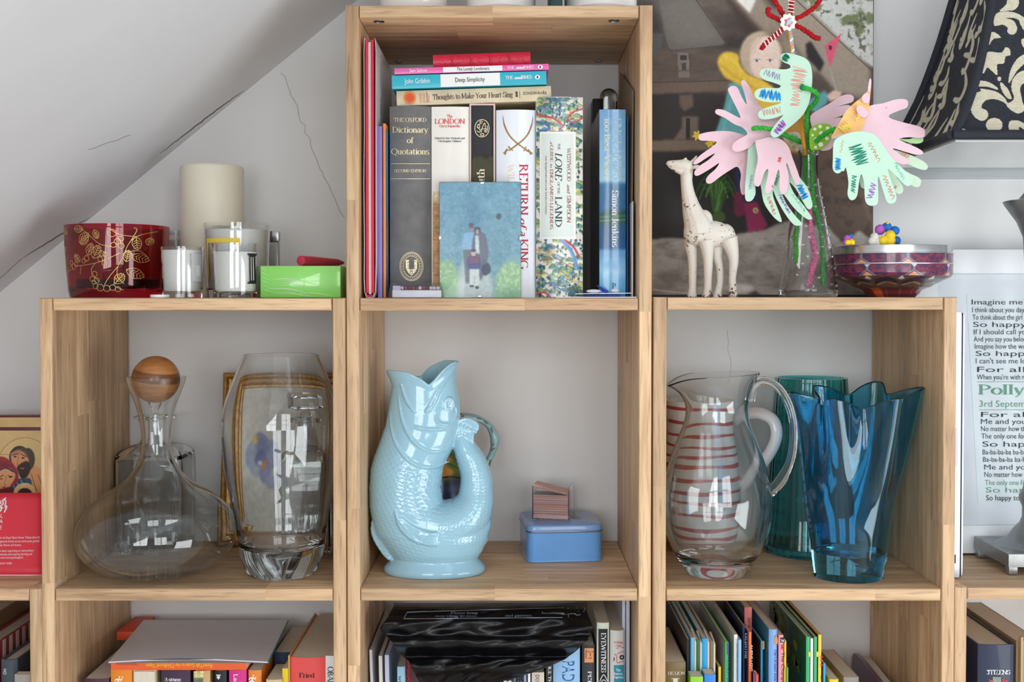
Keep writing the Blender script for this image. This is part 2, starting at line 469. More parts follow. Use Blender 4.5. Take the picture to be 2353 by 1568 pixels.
# ------------------------------------------------------------------ printed pictures (colours laid out in python, stored per vertex)
class Picture:
    def __init__(s, x0, y0, x1, y1, nx, ny, bg):
        s.nx, s.ny = nx, ny
        s.X, s.Yv = np.meshgrid(np.linspace(x0, x1, nx), np.linspace(y0, y1, ny))
        s.a = np.zeros((ny, nx, 3)) + np.array(bg, float)
        s.cell = abs(x1 - x0) / (nx - 1)
        s.box = (x0, y0, x1, y1)
        s.rng = np.random.RandomState(5)
    def blur(s, m, r):
        k = int(r / s.cell)
        if k < 1: return m
        for _ in range(2):
            for ax in (0, 1):
                p = np.pad(m, [(k + 1, k) if i == ax else (0, 0) for i in (0, 1)], mode='edge')
                c = np.cumsum(p, axis=ax)
                m = (np.take(c, range(2 * k + 1, c.shape[ax]), ax) - np.take(c, range(0, c.shape[ax] - 2 * k - 1), ax)) / (2 * k + 1)
        return m
    def mask(s, pts, r=0):
        m = np.zeros(s.X.shape, bool)
        n = len(pts)
        for i in range(n):
            (xa, ya), (xb, yb) = pts[i][:2], pts[(i + 1) % n][:2]
            if ya == yb: continue
            c = ((ya > s.Yv) != (yb > s.Yv)) & (s.X < (xb - xa) * (s.Yv - ya) / (yb - ya) + xa)
            m ^= c
        return s.blur(m.astype(float), r)
    def put(s, m, col, al=1.0):
        m = (m * al)[..., None]
        s.a = s.a * (1 - m) + np.array(col, float) * m
        return s
    def poly(s, pts, col, r=0, al=1.0, sm=0):
        return s.put(s.mask(spline(pts, sm, True) if sm else pts, r), col, al)
    def ell(s, cx, cy, rx, ry, col, r=0, al=1.0, rot=0):
        c, q = math.cos(rot), math.sin(rot)
        u = ((s.X - cx) * c + (s.Yv - cy) * q) / rx; v = (-(s.X - cx) * q + (s.Yv - cy) * c) / ry
        return s.put(s.blur((u * u + v * v < 1).astype(float), r), col, al)
    def line(s, pts, w, col, r=0, al=1.0):
        d = np.full(s.X.shape, 1e9)
        for (xa, ya), (xb, yb) in zip(pts, pts[1:]):
            l2 = (xb - xa) ** 2 + (yb - ya) ** 2 or 1e-9
            t = np.clip(((s.X - xa) * (xb - xa) + (s.Yv - ya) * (yb - ya)) / l2, 0, 1)
            d = np.minimum(d, np.hypot(s.X - xa - t * (xb - xa), s.Yv - ya - t * (yb - ya)))
        return s.put(s.blur(np.clip((w / 2 - d) / s.cell + 0.5, 0, 1), r), col, al)
    def noise(s, scale, seed=0, ax=1.0):
        rs = np.random.RandomState(seed)
        tot = np.zeros(s.X.shape); amp = 1; n = 0
        for o in range(4):
            sc = scale / 2 ** o
            g = rs.rand(int((s.box[3] - s.box[1]) / sc) + 3, int((s.box[2] - s.box[0]) / (sc * ax)) + 3)
            u = (s.X - s.box[0]) / (sc * ax); v = (s.Yv - s.box[1]) / sc
            i = np.floor(u).astype(int); j = np.floor(v).astype(int); u = u - i; v = v - j
            u = u * u * (3 - 2 * u); v = v * v * (3 - 2 * v)
            tot += amp * ((g[j, i] * (1 - u) + g[j, i + 1] * u) * (1 - v) + (g[j + 1, i] * (1 - u) + g[j + 1, i + 1] * u) * v)
            n += amp; amp *= 0.55
        return tot / n
    def tex(s, scale, amt, seed=0, m=None, ax=1.0):
        k = 1 + (s.noise(scale, seed, ax) - 0.5) * 2 * amt
        if m is not None: k = 1 + (k - 1) * m
        s.a = np.clip(s.a * k[..., None], 0, 255)
        return s
    def vgrad(s, stops):
        ys = [q[0] for q in stops]
        for c in range(3): s.a[..., c] = np.interp(s.Yv, ys, [q[1][c] for q in stops])
        return s
    def build(s, name, mat, parent, fn, smooth=180):
        """fn(px, py) -> point, vectorised over python loops"""
        nx, ny = s.nx, s.ny
        loc = Vector((0, 0, 0)); p = parent
        while p is not None: loc += p.location; p = p.parent
        co = np.array([fn(x, y) for x, y in zip(s.X.ravel(), s.Yv.ravel())], dtype=np.float32) - np.array(loc, dtype=np.float32)
        me = bpy.data.meshes.new(name)
        i = np.arange((ny - 1) * (nx - 1)); r = i // (nx - 1) * nx + i % (nx - 1)
        q = np.stack([r, r + nx, r + nx + 1, r + 1], 1).astype(np.int32)
        me.vertices.add(nx * ny); me.vertices.foreach_set('co', co.ravel())
        me.loops.add(q.size); me.loops.foreach_set('vertex_index', q.ravel())
        me.polygons.add(len(q)); me.polygons.foreach_set('loop_start', np.arange(0, q.size, 4, dtype=np.int32))
        me.update(calc_edges=True)
        at = me.color_attributes.new('Col', 'FLOAT_COLOR', 'POINT')
        a = np.clip(s.a.reshape(-1, 3) / 255.0, 0, 1)
        a = np.where(a <= 0.04045, a / 12.92, ((a + 0.055) / 1.055) ** 2.4)
        at.data.foreach_set('color', np.concatenate([a, np.ones((len(a), 1))], 1).astype(np.float32).ravel())
        me.materials.append(mat)
        me.validate()
        if smooth: me.shade_smooth()
        o = bpy.data.objects.new(name, me); COL.objects.link(o)
        if parent is not None: o.parent = parent
        return o
# ------------------------------------------------------------------ levels
WALL = 0.284
DEP = 0.278
Z1, Z1B = ZP(685, 0), ZP(714, 0)          # upper shelf: top, underside
Z2, Z2B = ZP(1354, 0), ZP(1382, 0)        # middle shelf
Z0, Z0B = ZP(12, 0), ZP(40, 0)            # top of the tall bookcase
Z3 = Z2 - (Z1 - Z2); Z3B = Z3 - (Z2 - Z2B)
Z4 = max(0.03, Z3 - (Z1 - Z2)); Z4B = Z4 - 0.016

# ------------------------------------------------------------------ room shell
def wall_paint(name, c, tint):
    m = M(name, c, 0.75, var=0.02, vscale=5, bump=0.25, bscale=60, spec=0.25)
    return m
wp = wall_paint('white_wall_paint', (226, 226, 226), 0)
mb = MB()
def ceil_z(x):   # where the sloping ceiling meets the back wall
    a, b = P(0, 672, WALL), P(800, 18, WALL)
    return a.z + (x - a.x) * (b.z - a.z) / (b.x - a.x)
xl, xr, ztop = -2.0, 2.2, 2.6
mb.box(xl, xr, WALL, WALL + 0.1, 0, ztop)
wall = struct(mb, 'wall_back', wp)
mb = MB(); mb.box(xl, xr, -4.2, WALL, -0.04, 0)
fl = struct(mb, 'floor', M('floor_carpet', (226, 220, 212), 0.9, var=0.08, vscale=30))
# sloping attic ceiling over the left side, running towards the viewer
x0 = -1.0; x1 = 0.35
nrm = Vector((ceil_z(0) - ceil_z(1), 0, 1)).normalized()
mb = MB()
def ceil_pt(x, y, d): return Vector((x, y, ceil_z(x))) + nrm * d
ring = lambda y: [ceil_pt(-1.9, y, 0), ceil_pt(x1, y, 0), ceil_pt(x1, y, 0.08), ceil_pt(-1.9, y, 0.08)]
mb.loft([ring(-1.7), ring(WALL)])
struct(mb, 'ceiling', M('ceiling_paint', (226, 228, 233), 0.8, var=0.02, vscale=6, bump=0.3, bscale=40, spec=0.2))
# hairline cracks in the plaster
ck = M('plaster_crack', (172, 164, 160), 0.9, var=0)
def wall_crack(pts, w, par, Y):
    o = strokes(par, [pts], w, ck, Y, name='crack', eps=0.0006); return o
def jig(a, b, n, amp, seed):
    rnd = random.Random(seed)
    return [(a[0] + (b[0] - a[0]) * i / n + rnd.uniform(-amp, amp), a[1] + (b[1] - a[1]) * i / n + rnd.uniform(-amp, amp)) for i in range(n + 1)]
wall_crack(jig((648, 165), (738, 390), 16, 4, 1) + jig((740, 395), (788, 500), 8, 3, 2), 1.2, wall, WALL)
wall_crack(jig((1672, 760), (1680, 880), 9, 3, 3), .6, wall, WALL)
CE = bpy.data.objects['ceiling']
def on_ceiling(px, py):      # where the ray meets the slope
    d = P(px, py, 0) - Vector((0, CAMY, CAMZ)); o_ = Vector((0, 0, ceil_z(0)))
    t = (o_ - Vector((0, CAMY, CAMZ))).dot(nrm) / d.dot(nrm)
    return Vector((0, CAMY, CAMZ)) + d * t - nrm * 0.0005
strokes(CE, [([*jig((560, 207), (468, 275), 12, 1.0, 5), *jig((462, 280), (368, 352), 12, 1.2, 6)], [.5 + 1.6 * math.sin(PI * i / 25) for i in range(26)]), (jig((205, 500), (52, 592), 16, 1.0, 8), [.4 + 1.8 * math.sin(PI * i / 16) for i in range(17)]), (jig((50, 594), (0, 640), 5, 1.0, 9), [.7] * 6), (jig((300, 310), (200, 345), 6, 2, 10), [.5] * 7)], 1.2, M('ceiling_crack', (120, 110, 106), .9, var=0), fn=on_ceiling, name='crack')
# boarding on the wall at the right: a grey painted batten
mb = MB()
a, b = P(2066, 318, WALL - 0.012), P(2600, 410, WALL - 0.012)
mb.box(a.x, b.x, WALL - 0.012, WALL + 0.002, b.z, a.z, 0.001)
struct(mb, 'trim_2', M('grey_batten_paint', (196, 203, 207), 0.6, var=0.08, vscale=60, stretch=(0.15, 1, 6), bump=0.3, bscale=120))
# the windows this wall faces (behind the viewer), seen only as reflections in glass and glaze
for k, wx in enumerate((-0.75, 0.95)):
    mb = MB(); y = -3.22
    for (u0, u1, v0, v1) in ((-.62, -.55, -.72, .72), (.55, .62, -.72, .72), (-.62, .62, -.72, -.65), (-.62, .62, .65, .72), (-.015, .015, -.65, .65), (-.55, .55, -.22, -.19), (-.55, .55, .2, .23)):
        mb.box(wx + u0, wx + u1, y - 0.03, y + 0.03, 1.45 + v0, 1.45 + v1)
    struct(mb, 'window_%d' % (k + 1), wp)

# ------------------------------------------------------------------ oak bookcases
def board(root, name, x0, x1, z0, z1, up, seed, ex=0.0):
    """glued-stave board: the front edge is the board's own mesh, the staves behind it are its pieces"""
    rnd = random.Random(seed)
    nst = 7; w = DEP / nst
    mat = OAKZ if up else OAKX
    lo, hi = (z0, z1) if up else (x0, x1)
    def cuts(first):
        c = [lo]; p = lo + rnd.uniform(0.08, 0.3)
        while p < hi - 0.07: c.append(p); p += rnd.uniform(0.16, 0.42)
        return c + [hi]
    par = None
    for k in range(nst):
        c = cuts(k == 0)
        y0, y1 = k * w, (k + 1) * w
        mbs = MB()
        for a, b in zip(c, c[1:]):
            bx = (x0, x1, y0, y1, a, b) if up else (a, b, y0, y1, z0, z1)
            if k == 0: mbs.box(*bx, 0.0)
            else: MB().box(*bx, 0.00025, seg=1).build('stave', mat, par, 0)
        if k == 0:
            bm = bmesh.new()
            # rounded arrises on the front edge
            me = bpy.data.meshes.new('t'); me.from_pydata(mbs.v, [], mbs.f); bm.from_mesh(me); bpy.data.meshes.remove(me)
            es = [e for e in bm.edges if all(v.co.y < 1e-5 for v in e.verts) and abs((e.verts[0].co - e.verts[1].co).normalized().dot(Vector((0, 0, 1) if up else (1, 0, 0)))) > 0.9]
            ends = [e for e in bm.edges if all(v.co.y < 1e-5 for v in e.verts) and e not in es and any(abs((v.co.z if up else v.co.x) - q) < 1e-6 for v in e.verts for q in (lo, hi))]
            bmesh.ops.bevel(bm, geom=es + ends, offset=0.0022, segments=3, affect='EDGES', profile=0.5)
            bm.verts.index_update()
            mbs = MB().add([v.co[:] for v in bm.verts], [[v.index for v in f.verts] for f in bm.faces]); bm.free()
            par = mbs.build(name, mat, root, 30)
    return par

def bookcase(label, pxl, pxr, ztop, shelves, seed, t=0.0163):
    xa, xb = XP(pxl, 0), XP(pxr, 0)
    r = thing('bookcase', label, 'bookcase', ((xa + xb) / 2, DEP / 2, 0), 'oak bookcases along the wall')
    board(r, 'side_panel', xa, xa + t, 0.0, ztop, True, seed)
    board(r, 'side_panel', xb - t, xb, 0.0, ztop, True, seed + 1)
    for k, (za, zb) in enumerate(shelves):
        board(r, 'top_board' if k == 0 else 'shelf', xa + t + 0.0007, xb - t - 0.0007, za, zb, False, seed + 10 + k)
    return r, xa + t, xb - t
full = [(Z2B, Z2), (Z3B, Z3), (Z4B, Z4)]
BL = bookcase('left oak bookcase carrying the candles and glass decanters', 89.5, 793.5, Z1, [(Z1B, Z1)] + full, 100)
BM_ = bookcase('tall middle oak bookcase with books at the top and the fish jug', 795.5, 1498, ZP(11, 0), [(Z0B, Z0), (Z1B, Z1)] + full, 200)
BR = bookcase('right oak bookcase carrying the giraffe and the blue vases', 1502, 2199.5, ZP(683, 0), [(Z1B + 0.001, ZP(683.5, 0))] + full, 300)
BLL = bookcase('low oak bookcase at far left under the icon', -620, 90, ZP(1354, 0), [(Z2B, Z2), (Z3B, Z3), (Z4B, Z4)], 400, 0.0158)
BRR = bookcase('low oak bookcase at far right under the lamp and framed lyrics', 2200.5, 2910, ZP(1350, 0), [(Z2B + 0.002, Z2 + 0.001), (Z3B, Z3), (Z4B, Z4)], 500, 0.0150)
# steel cam fixings under the top board
fx = M('steel_fixing', (150, 150, 152), 0.3, 1.0, var=0.1, vscale=400)
for q, (px, py) in enumerate(((871, 49), (1411, 47), (916, 143), (1376, 141))):
    p = G(px, py, Z0B)
    mb = MB(); mb.lathe([(0, Z0B + 0.001), (0.0068, Z0B + 0.001), (0.0068, Z0B - 0.0008), (0.005, Z0B - 0.0012), (0.0046, Z0B - 0.0004), (0, Z0B - 0.0004)], p.x, p.y, 20)
    mb.box(p.x - 0.004, p.x + 0.004, p.y - 0.0007, p.y + 0.0007, Z0B - 0.0010, Z0B - 0.0003)
    mb.build('cam_fixing', fx, BM_[0])
# ------------------------------------------------------------------ shared makers
def prof_px(axis, Y, pts, zb=None, n=5, hard=False):
    """(half width px, py) list, top to bottom -> smooth (r, z) profile at depth Y; the last point is put on zb"""
    s = S(Y); q = [(h * s, P(axis, py, Y).z) for h, py in pts]
    if zb is not None:      # the foot seen in front is lower in the picture than the axis: settle the lower third on zb
        zl = q[-1][1]; h0 = (q[0][1] - zb) * 0.3
        q = [(r, z + (zb - zl) * max(0.0, 1 - (z - zl) / (h0 + zb - zl)) if zb > zl else z) for r, z in q]
        q[-1] = (q[-1][0], zb)
    return q if hard else spline(q, n)
def hollow(outer, t, base):
    """closed wall of thickness t from an outer profile (top to bottom), inner bottom base above the foot"""
    zb = outer[-1][1]
    inner = [(max(r - t, 0.0005), z) for r, z in outer if z > zb + base]
    out = [(0, zb)] + list(reversed(outer)) + inner
    r, z = inner[-1]
    out += [(r * 0.8, zb + base * 0.92), (r * 0.4, zb + base * 0.88), (0, zb + base * 0.86)]
    return out
CLEAR = glass('clear_glass', (252, 254, 254), 0.0, 1.48)
WHITEP = M('white_paint', (238, 238, 236), 0.45, var=0.03)
BLACKP = M('black_print', (30, 28, 30), 0.6, var=0)
GOLD = M('gold_print', (196, 164, 104), 0.35, 0.6, var=0.15, vscale=300)
PRINT = print_mat()
GPRINT = print_mat('glossy_print', 0.25, 0.4)

# ------------------------------------------------------------------ candles and boxes on the left bookcase
E = 0.0003
# red glass bowl with golden branches
Y = 0.125; ax = 271; c = P(ax, 680, Y)
bowl = thing('candle_bowl', 'wide dark red glass candle bowl with gold berry branches', 'candle holder', (c.x, Y, Z1 + E))
RED = glass('red_glass', (196, 10, 44), 0.0, 1.48)
outer = prof_px(ax, Y, [(115, 521), (114.5, 540), (112, 600), (108, 660), (106, 676), (104, 683)], Z1 + E)
MB().lathe(hollow(outer, 0.0032, 0.012), c.x, Y, 72).build('glass_body', RED, bowl, 50)
zb = Z1 + E + 0.0125
MB().lathe([(0, zb), (0.0525, zb), (0.0528, zb + 0.012), (0.045, zb + 0.0122), (0, zb + 0.0122)], c.x, Y, 48).build('wax', M('dark_red_wax', (60, 8, 22), 0.5, sub=0.1), bowl)
def on_bowl(px, py):
    s = S(Y); z = P(ax, py, Y).z
    r = np.interp(z, [q[1] for q in reversed(outer)], [q[0] for q in reversed(outer)]) + 0.0004
    # unroll the front of the bowl: px offset is arc position seen from the front
    k = max(-0.985, min(0.985, (px - ax) * s / r))
    a = math.asin(k)
    return Vector((c.x + r * math.sin(a), Y - r * math.cos(a), z))
def q2(x, y): return (x / 2.8695, 340 + y / 2.8695)        # enlarged view of the shelf -> photograph
br = []
def leaf(x, y, l, w, ang, veins=True):
    o = []
    for i in range(17):
        t = i / 16; o.append((t * l, w * math.sin(PI * t) ** 0.8))
    o = o + [(p[0], -p[1]) for p in reversed(o)]
    ca, sa = math.cos(ang), math.sin(ang)
    T = lambda p: q2(x + p[0] * ca - p[1] * sa, y + p[0] * sa + p[1] * ca)
    br.append([T(p) for p in o]); br.append([T((0, 0)), T((l, 0))])
    for t in (.25, .42, .6, .76):
        h = w * math.sin(PI * t) ** 0.8 * .8
        br.append([T((t * l, 0)), T((t * l + w * .5, h))]); br.append([T((t * l, 0)), T((t * l + w * .5, -h))])
def berry(x, y, r): br.append([q2(x + r * math.cos(a * .45), y + r * math.sin(a * .45)) for a in range(15)])
for pts in ([(915, 900), (880, 850), (885, 790), (915, 730), (940, 660), (985, 600), (1085, 560)], [(985, 600), (900, 590), (850, 560)], [(900, 705), (830, 740), (750, 770), (650, 785), (600, 790)],
            [(885, 790), (830, 860), (800, 910)], [(850, 665), (780, 650), (720, 600), (670, 560)], [(750, 770), (720, 820), (770, 890)], [(940, 660), (990, 560), (975, 545)], [(650, 785), (640, 840)], [(870, 860), (860, 910), (910, 940)], [(470, 665), (530, 670)], [(930, 700), (1000, 690), (1040, 730)]):
    br.append(spline([q2(*p) for p in pts], 4)); 
for a in ((640, 640, 90, 30, -0.7), (705, 600, 75, 26, 2.4), (700, 720, 80, 26, -1.2), (735, 740, 90, 32, -1.1), (930, 810, 100, 32, 0.5), (960, 720, 90, 28, 0.35), (985, 600, 85, 24, 1.5), (640, 760, 60, 20, -2.3), (865, 900, 80, 28, -0.9), (930, 760, 75, 24, -1.35), (600, 550, 70, 22, 0.1), (490, 545, 60, 20, 0.6), (480, 600, 60, 18, 1.6), (480, 800, 70, 20, 0.3), (470, 700, 55, 16, -0.3), (1040, 650, 50, 18, -1.2), (745, 560, 60, 20, 1.2)): leaf(*a)
for a in ((855, 580, 24), (885, 632, 18), (905, 660, 17), (862, 655, 16), (905, 615, 15), (790, 710, 17), (812, 715, 15), (806, 770, 16), (780, 745, 15), (590, 790, 18), (608, 775, 14), (570, 765, 13), (565, 800, 14), (690, 740, 17), (670, 755, 14), (740, 840, 18), (725, 870, 16), (755, 880, 16), (775, 925, 22), (815, 930, 20), (850, 925, 18), (745, 915, 17), (880, 935, 16), (735, 890, 13)): berry(*a)
strokes(bowl, br, 1.15, GOLD, fn=on_bowl, name='gold_pattern')

def glass_candle(name, label, ax, Y, pts, wtop, wbot, t=0.0016, base=0.008, waxc=(250, 248, 243)):
    c = P(ax, 650, Y)
    th = thing(name, label, 'candle', (c.x, Y, Z1 + E))
    o = prof_px(ax, Y, pts, Z1 + E)
    MB().lathe(hollow(o, t, base), c.x, Y, 56).build('glass_cup', CLEAR, th, 50)
    zt, zl = P(ax, wtop, Y).z, P(ax, wbot, Y).z
    f = lambda z: np.interp(z, [q[1] for q in reversed(o)], [q[0] for q in reversed(o)]) - t - 0.0002
    zl = max(zl, Z1 + E + base + 0.0004)
    MB().lathe([(0, zl), (f(zl) * .96, zl), (f(zl + .002), zl + .002), (f((zl + zt) / 2), (zl + zt) / 2), (f(zt), zt), (f(zt) * .9, zt - 0.0008), (0, zt - 0.0012)], c.x, Y, 48).build('wax', M('candle_wax', waxc, 0.45, sub=0.15, var=0.03), th)
    MB().tube([(c.x, Y, zt - 0.001), (c.x + 0.0005, Y, zt + 0.004)], 0.0006, 6).build('wick', M('wick', (60, 52, 44), 0.9), th)
    def on(px, py):
        z = P(ax, py, Y).z; r = f(z) + t + 0.0005
        k = max(-0.98, min(0.98, (px - ax) * S(Y) / r)); a = math.asin(k)
        return Vector((c.x + r * math.sin(a), Y - r * math.cos(a), z))
    return th, on
th, on = glass_candle('votive_candle', 'small white glass candle with grey label beside red bowl', 419.5, 0.055, [(48.5, 568), (48, 590), (46.5, 630), (45, 665), (44.5, 684)], 576, 676)
MB().grid(6, 2, lambda u, v: on(450 + 16 * u, 585 + 63 * v)).build('label', M('grey_label', (188, 188, 190), 0.5), th)
strokes(th, [[(461, 612 + 4 * k), (461.5, 614 + 4 * k)] for k in range(6)], 5, WHITEP, fn=lambda u, v: on(u, v) + Vector((0, -0.0003, 0)), name='lettering')
th, on = glass_candle('jar_candle', 'large white glass candle with yellow label behind the letter candle', 545, 0.135, [(74.5, 515), (74, 540), (72, 600), (69, 660), (68, 684)], 530, 672, 0.002, 0.012)
lab = MB()
for a in ((488, 569, 551, 561), (488, 493, 561, 640), (564, 569, 561, 640)): lab.grid(8, 2, lambda u, v, a=a: on(a[0] + (a[1] - a[0]) * u, a[2] + (a[3] - a[2]) * v))
lab.build('label', M('yellow_label', (236, 206, 60), 0.5), th)
th, on = glass_candle('letter_candle', 'white glass candle marked with a black letter I', 541.5, 0.038, [(53, 560), (52, 585), (50.5, 620), (49, 660), (48, 675), (47, 684)], 580, 671, 0.0018, 0.0075)
def bar(x0, x1, y0, y1): return [[(x0 + (x1 - x0) * k / 4, (y0 + y1) / 2) for k in range(5)], y1 - y0]
o_i = MB()
for (x0, x1, y0, y1) in ((578, 594, 584, 587.5), (580, 592, 587.5, 590), (581.2, 590.8, 590, 647), (579.5, 592.5, 647, 649.5), (577, 594, 649.5, 653)):
    o_i.grid(5, 6, lambda u, v: on(x0 + (x1 - x0) * u, y0 + (y1 - y0) * v))
o_i.build('letter_i', BLACKP, th)
o_i = MB()
for x in (584.2, 587.6): o_i.grid(1, 6, lambda u, v: on(x - .45 + .9 * u, 592 + 53 * v) + Vector((0, -0.0003, 0)))
o_i.build('letter_inline', WHITEP, th)
# pillar candle
Y = 0.205; c = P(488.5, 600, Y); s = S(Y)
zt = P(488, 383, Y).z; r = 71.5 * s
solo(MB().lathe([(0, Z1 + E), (r * .97, Z1 + E), (r, Z1 + E + .003), (r, zt - .004), (r * .975, zt - .001), (r * .94, zt), (r * .9, zt - .001), (r * .8, zt - .004), (0, zt - .006)], c.x, Y, 64), 'pillar_candle', M('cream_wax', (226, 220, 200), 0.38, sub=0.12, var=0.03, vscale=8, bump=0.1, bscale=30),
     'tall thick cream pillar candle behind the glass candles', 'candle', (c.x, Y, Z1 + E))
# frosted votive behind
Y = 0.245; c = P(404, 600, Y); s = S(Y)
th = thing('votive_glass', 'frosted lace patterned votive glass behind red bowl', 'candle holder', (c.x, Y, Z1 + E))
o = prof_px(404, Y, [(27, 531), (26, 580), (24, 640), (23, 684)], Z1 + E)
MB().lathe(hollow(o, 0.0018, 0.006), c.x, Y, 40).build('glass_cup', glass('frosted_glass', (232, 232, 228), 0.25), th, 50)
lace = [[(c.x + 0, 0)]]
mbl = MB()
for k in range(18):
    a = PI + PI * k / 17; r = 26.6 * s
    zc = P(404, 548, Y).z
    mbl.tube([(c.x + (r + .0004) * math.cos(a + .06 * math.sin(q)), Y + (r + .0004) * math.sin(a + .06 * math.sin(q)), zc + .0035 * math.cos(q)) for q in [2 * PI * i / 8 for i in range(9)]], 0.0004, 4)
mbl.build('lace_band', WHITEP, th)
# small bottle with a metal cap
Y = 0.215; c = P(631, 600, Y); s = S(Y)
th = thing('small_bottle', 'little frosted bottle with dark and silver cap behind candles', 'bottle', (c.x, Y, Z1 + E))
zc0, zc1 = P(631, 556, Y).z, P(631, 532, Y).z; w = 11.5 * s
MB().box(c.x - w * .93, c.x + w * .93, Y - w * .93, Y + w * .93, Z1 + E, zc0 - .0002, .002).build('body', M('frosted_body', (150, 152, 148), 0.3, coat=.4), th)
MB().box(c.x - w * .35, c.x + w, Y - w, Y + w, zc0, zc1, .0012).build('cap', M('brushed_steel', (190, 190, 192), 0.3, 1.0, var=.04), th)
MB().box(c.x - w, c.x - w * .37, Y - w, Y + w, zc0, zc1, .0008).build('cap_band', M('brown_wood', (86, 62, 48), 0.5), th)
# green box in cellophane
x0, x1 = XP(598, 0.03), XP(783, 0.03); zt = ZP(611, 0.03)
th = thing('green_box', 'bright green box in clinging cellophane beside candle', 'box', ((x0 + x1) / 2, 0.07, Z1 + E))
MB().box(x0, x1, 0.03, 0.125, Z1 + E, zt, 0.0012).build('carton', M('green_card', (130, 206, 92), 0.28, coat=0.7, var=.04, vscale=12, bump=.25, bscale=25), th)
mbf = MB()
rnd = random.Random(4)
for k in range(9):
    a = (rnd.uniform(602, 690), rnd.uniform(640, 680)); b = (a[0] + rnd.uniform(40, 95), a[1] + rnd.uniform(-6, 16))
    b = (min(b[0], 780), min(b[1], 682))
    mid = ((a[0] + b[0]) / 2, (a[1] + b[1]) / 2 - rnd.uniform(2, 8))
    mbf.tube([P(*p, 0.0294) for p in spline([a, mid, b], 8)], [0.0001 + .0005 * math.sin(PI * i / 16) for i in range(17)], 5)
for k in range(6):
    a = (601 + k * 1.2, 616 + 10 * k); mbf.tube([P(a[0], a[1], .0295), P(a[0] + 12 + 3 * k, a[1] + 9, .0295)], [.0004, .0001], 5)
mbf.build('cellophane_crease', M('cellophane', (196, 232, 176), 0.15, coat=1.0, var=0), th)
# red candle lying across the box
a, b = P(691, 598, 0.045), P(772, 606, 0.115)
zc = ZP(611, .03) + 0.0066
d = Vector((b.x - a.x, .07, 0)).normalized()
pts = [Vector((a.x, .045, zc + .0004)) + d * (k * 0.0135) for k in range(8)]
solo(MB().tube([pts[0] - d * .0004] + pts, [.0045, .0064, .0066, .0064, .006, .0056, .0052, .0048, .002], 18), 'taper_candle', M('red_wax', (186, 44, 70), 0.3, sub=.08, coat=.2),
     'red taper candle lying on the green box', 'candle', (a.x, .045, zc - .0066))
# white disc
c = P(368, 680, 0.016)
solo(MB().lathe([(0, Z1 + E), (.0115, Z1 + E), (.0121, Z1 + E + .001), (.0121, Z1 + E + .0034), (.0112, Z1 + E + .004), (0, Z1 + E + .004)], c.x, 0.016, 36), 'tealight_lid', M('white_tin', (226, 224, 220), .35), 'flat white disc lying at the shelf edge by red bowl', 'lid', (c.x, .016, Z1 + E))

# ------------------------------------------------------------------ left middle compartment: decanters, vase, gilt picture
ZS = Z2 + E
def r6(x, y): return (x / 2.3756, 740 + y / 2.3756)
def lathe_zoom(axis_px, Y, pts, k=2.3756, y0=740, **kw):
    return prof_px(axis_px, Y, [(h / k, y0 + y / k) for h, y in pts], ZS, **kw)
# swan-wide wine decanter with wooden ball
Y = 0.078; ax = 360.5; c = P(ax, 1250, Y)
th = thing('wine_decanter', 'wide clear glass wine decanter stopped with a wooden ball', 'decanter', (c.x, Y, ZS))
o = lathe_zoom(ax, Y, [(162, 300), (150, 345), (124, 410), (100, 480), (84, 560), (77, 640), (84, 710), (112, 790), (180, 872), (300, 950), (394, 1040), (428, 1150), (402, 1255), (320, 1340), (225, 1378), (140, 1392)])
MB().lathe(hollow(o, 0.0017, 0.0028), c.x, Y, 96).build('glass_body', CLEAR, th, 60)
bz = P(ax, 872, Y).z; R = 54.0 * S(Y)
bl = MB().ball((c.x, Y, bz), R, 40)
ball_m = M('ball_wood', (164, 110, 64), .35, var=.3, vscale=60, stretch=(0.5, 0.5, 4), coat=.2)
bo = bl.build('stopper_ball', ball_m, th, 180)
# dark heartwood band of the ball
mbw = MB(); n = 40
rr = R * 1.0015
def bp(t, v):
    a = t * 2 * PI
    zz = (-0.02 + 0.42 * v - 0.16 * math.cos(a + .6)) * rr
    q = math.sqrt(max(rr * rr - zz * zz, 0)); return (c.x + q * math.cos(a), Y + q * math.sin(a), bz + zz)
mbw.grid(48, 6, bp).build('ball_band', M('ball_wood_dark', (112, 68, 38), .35, var=.25, vscale=60, stretch=(0.5, 0.5, 4), coat=.2), th, 180)

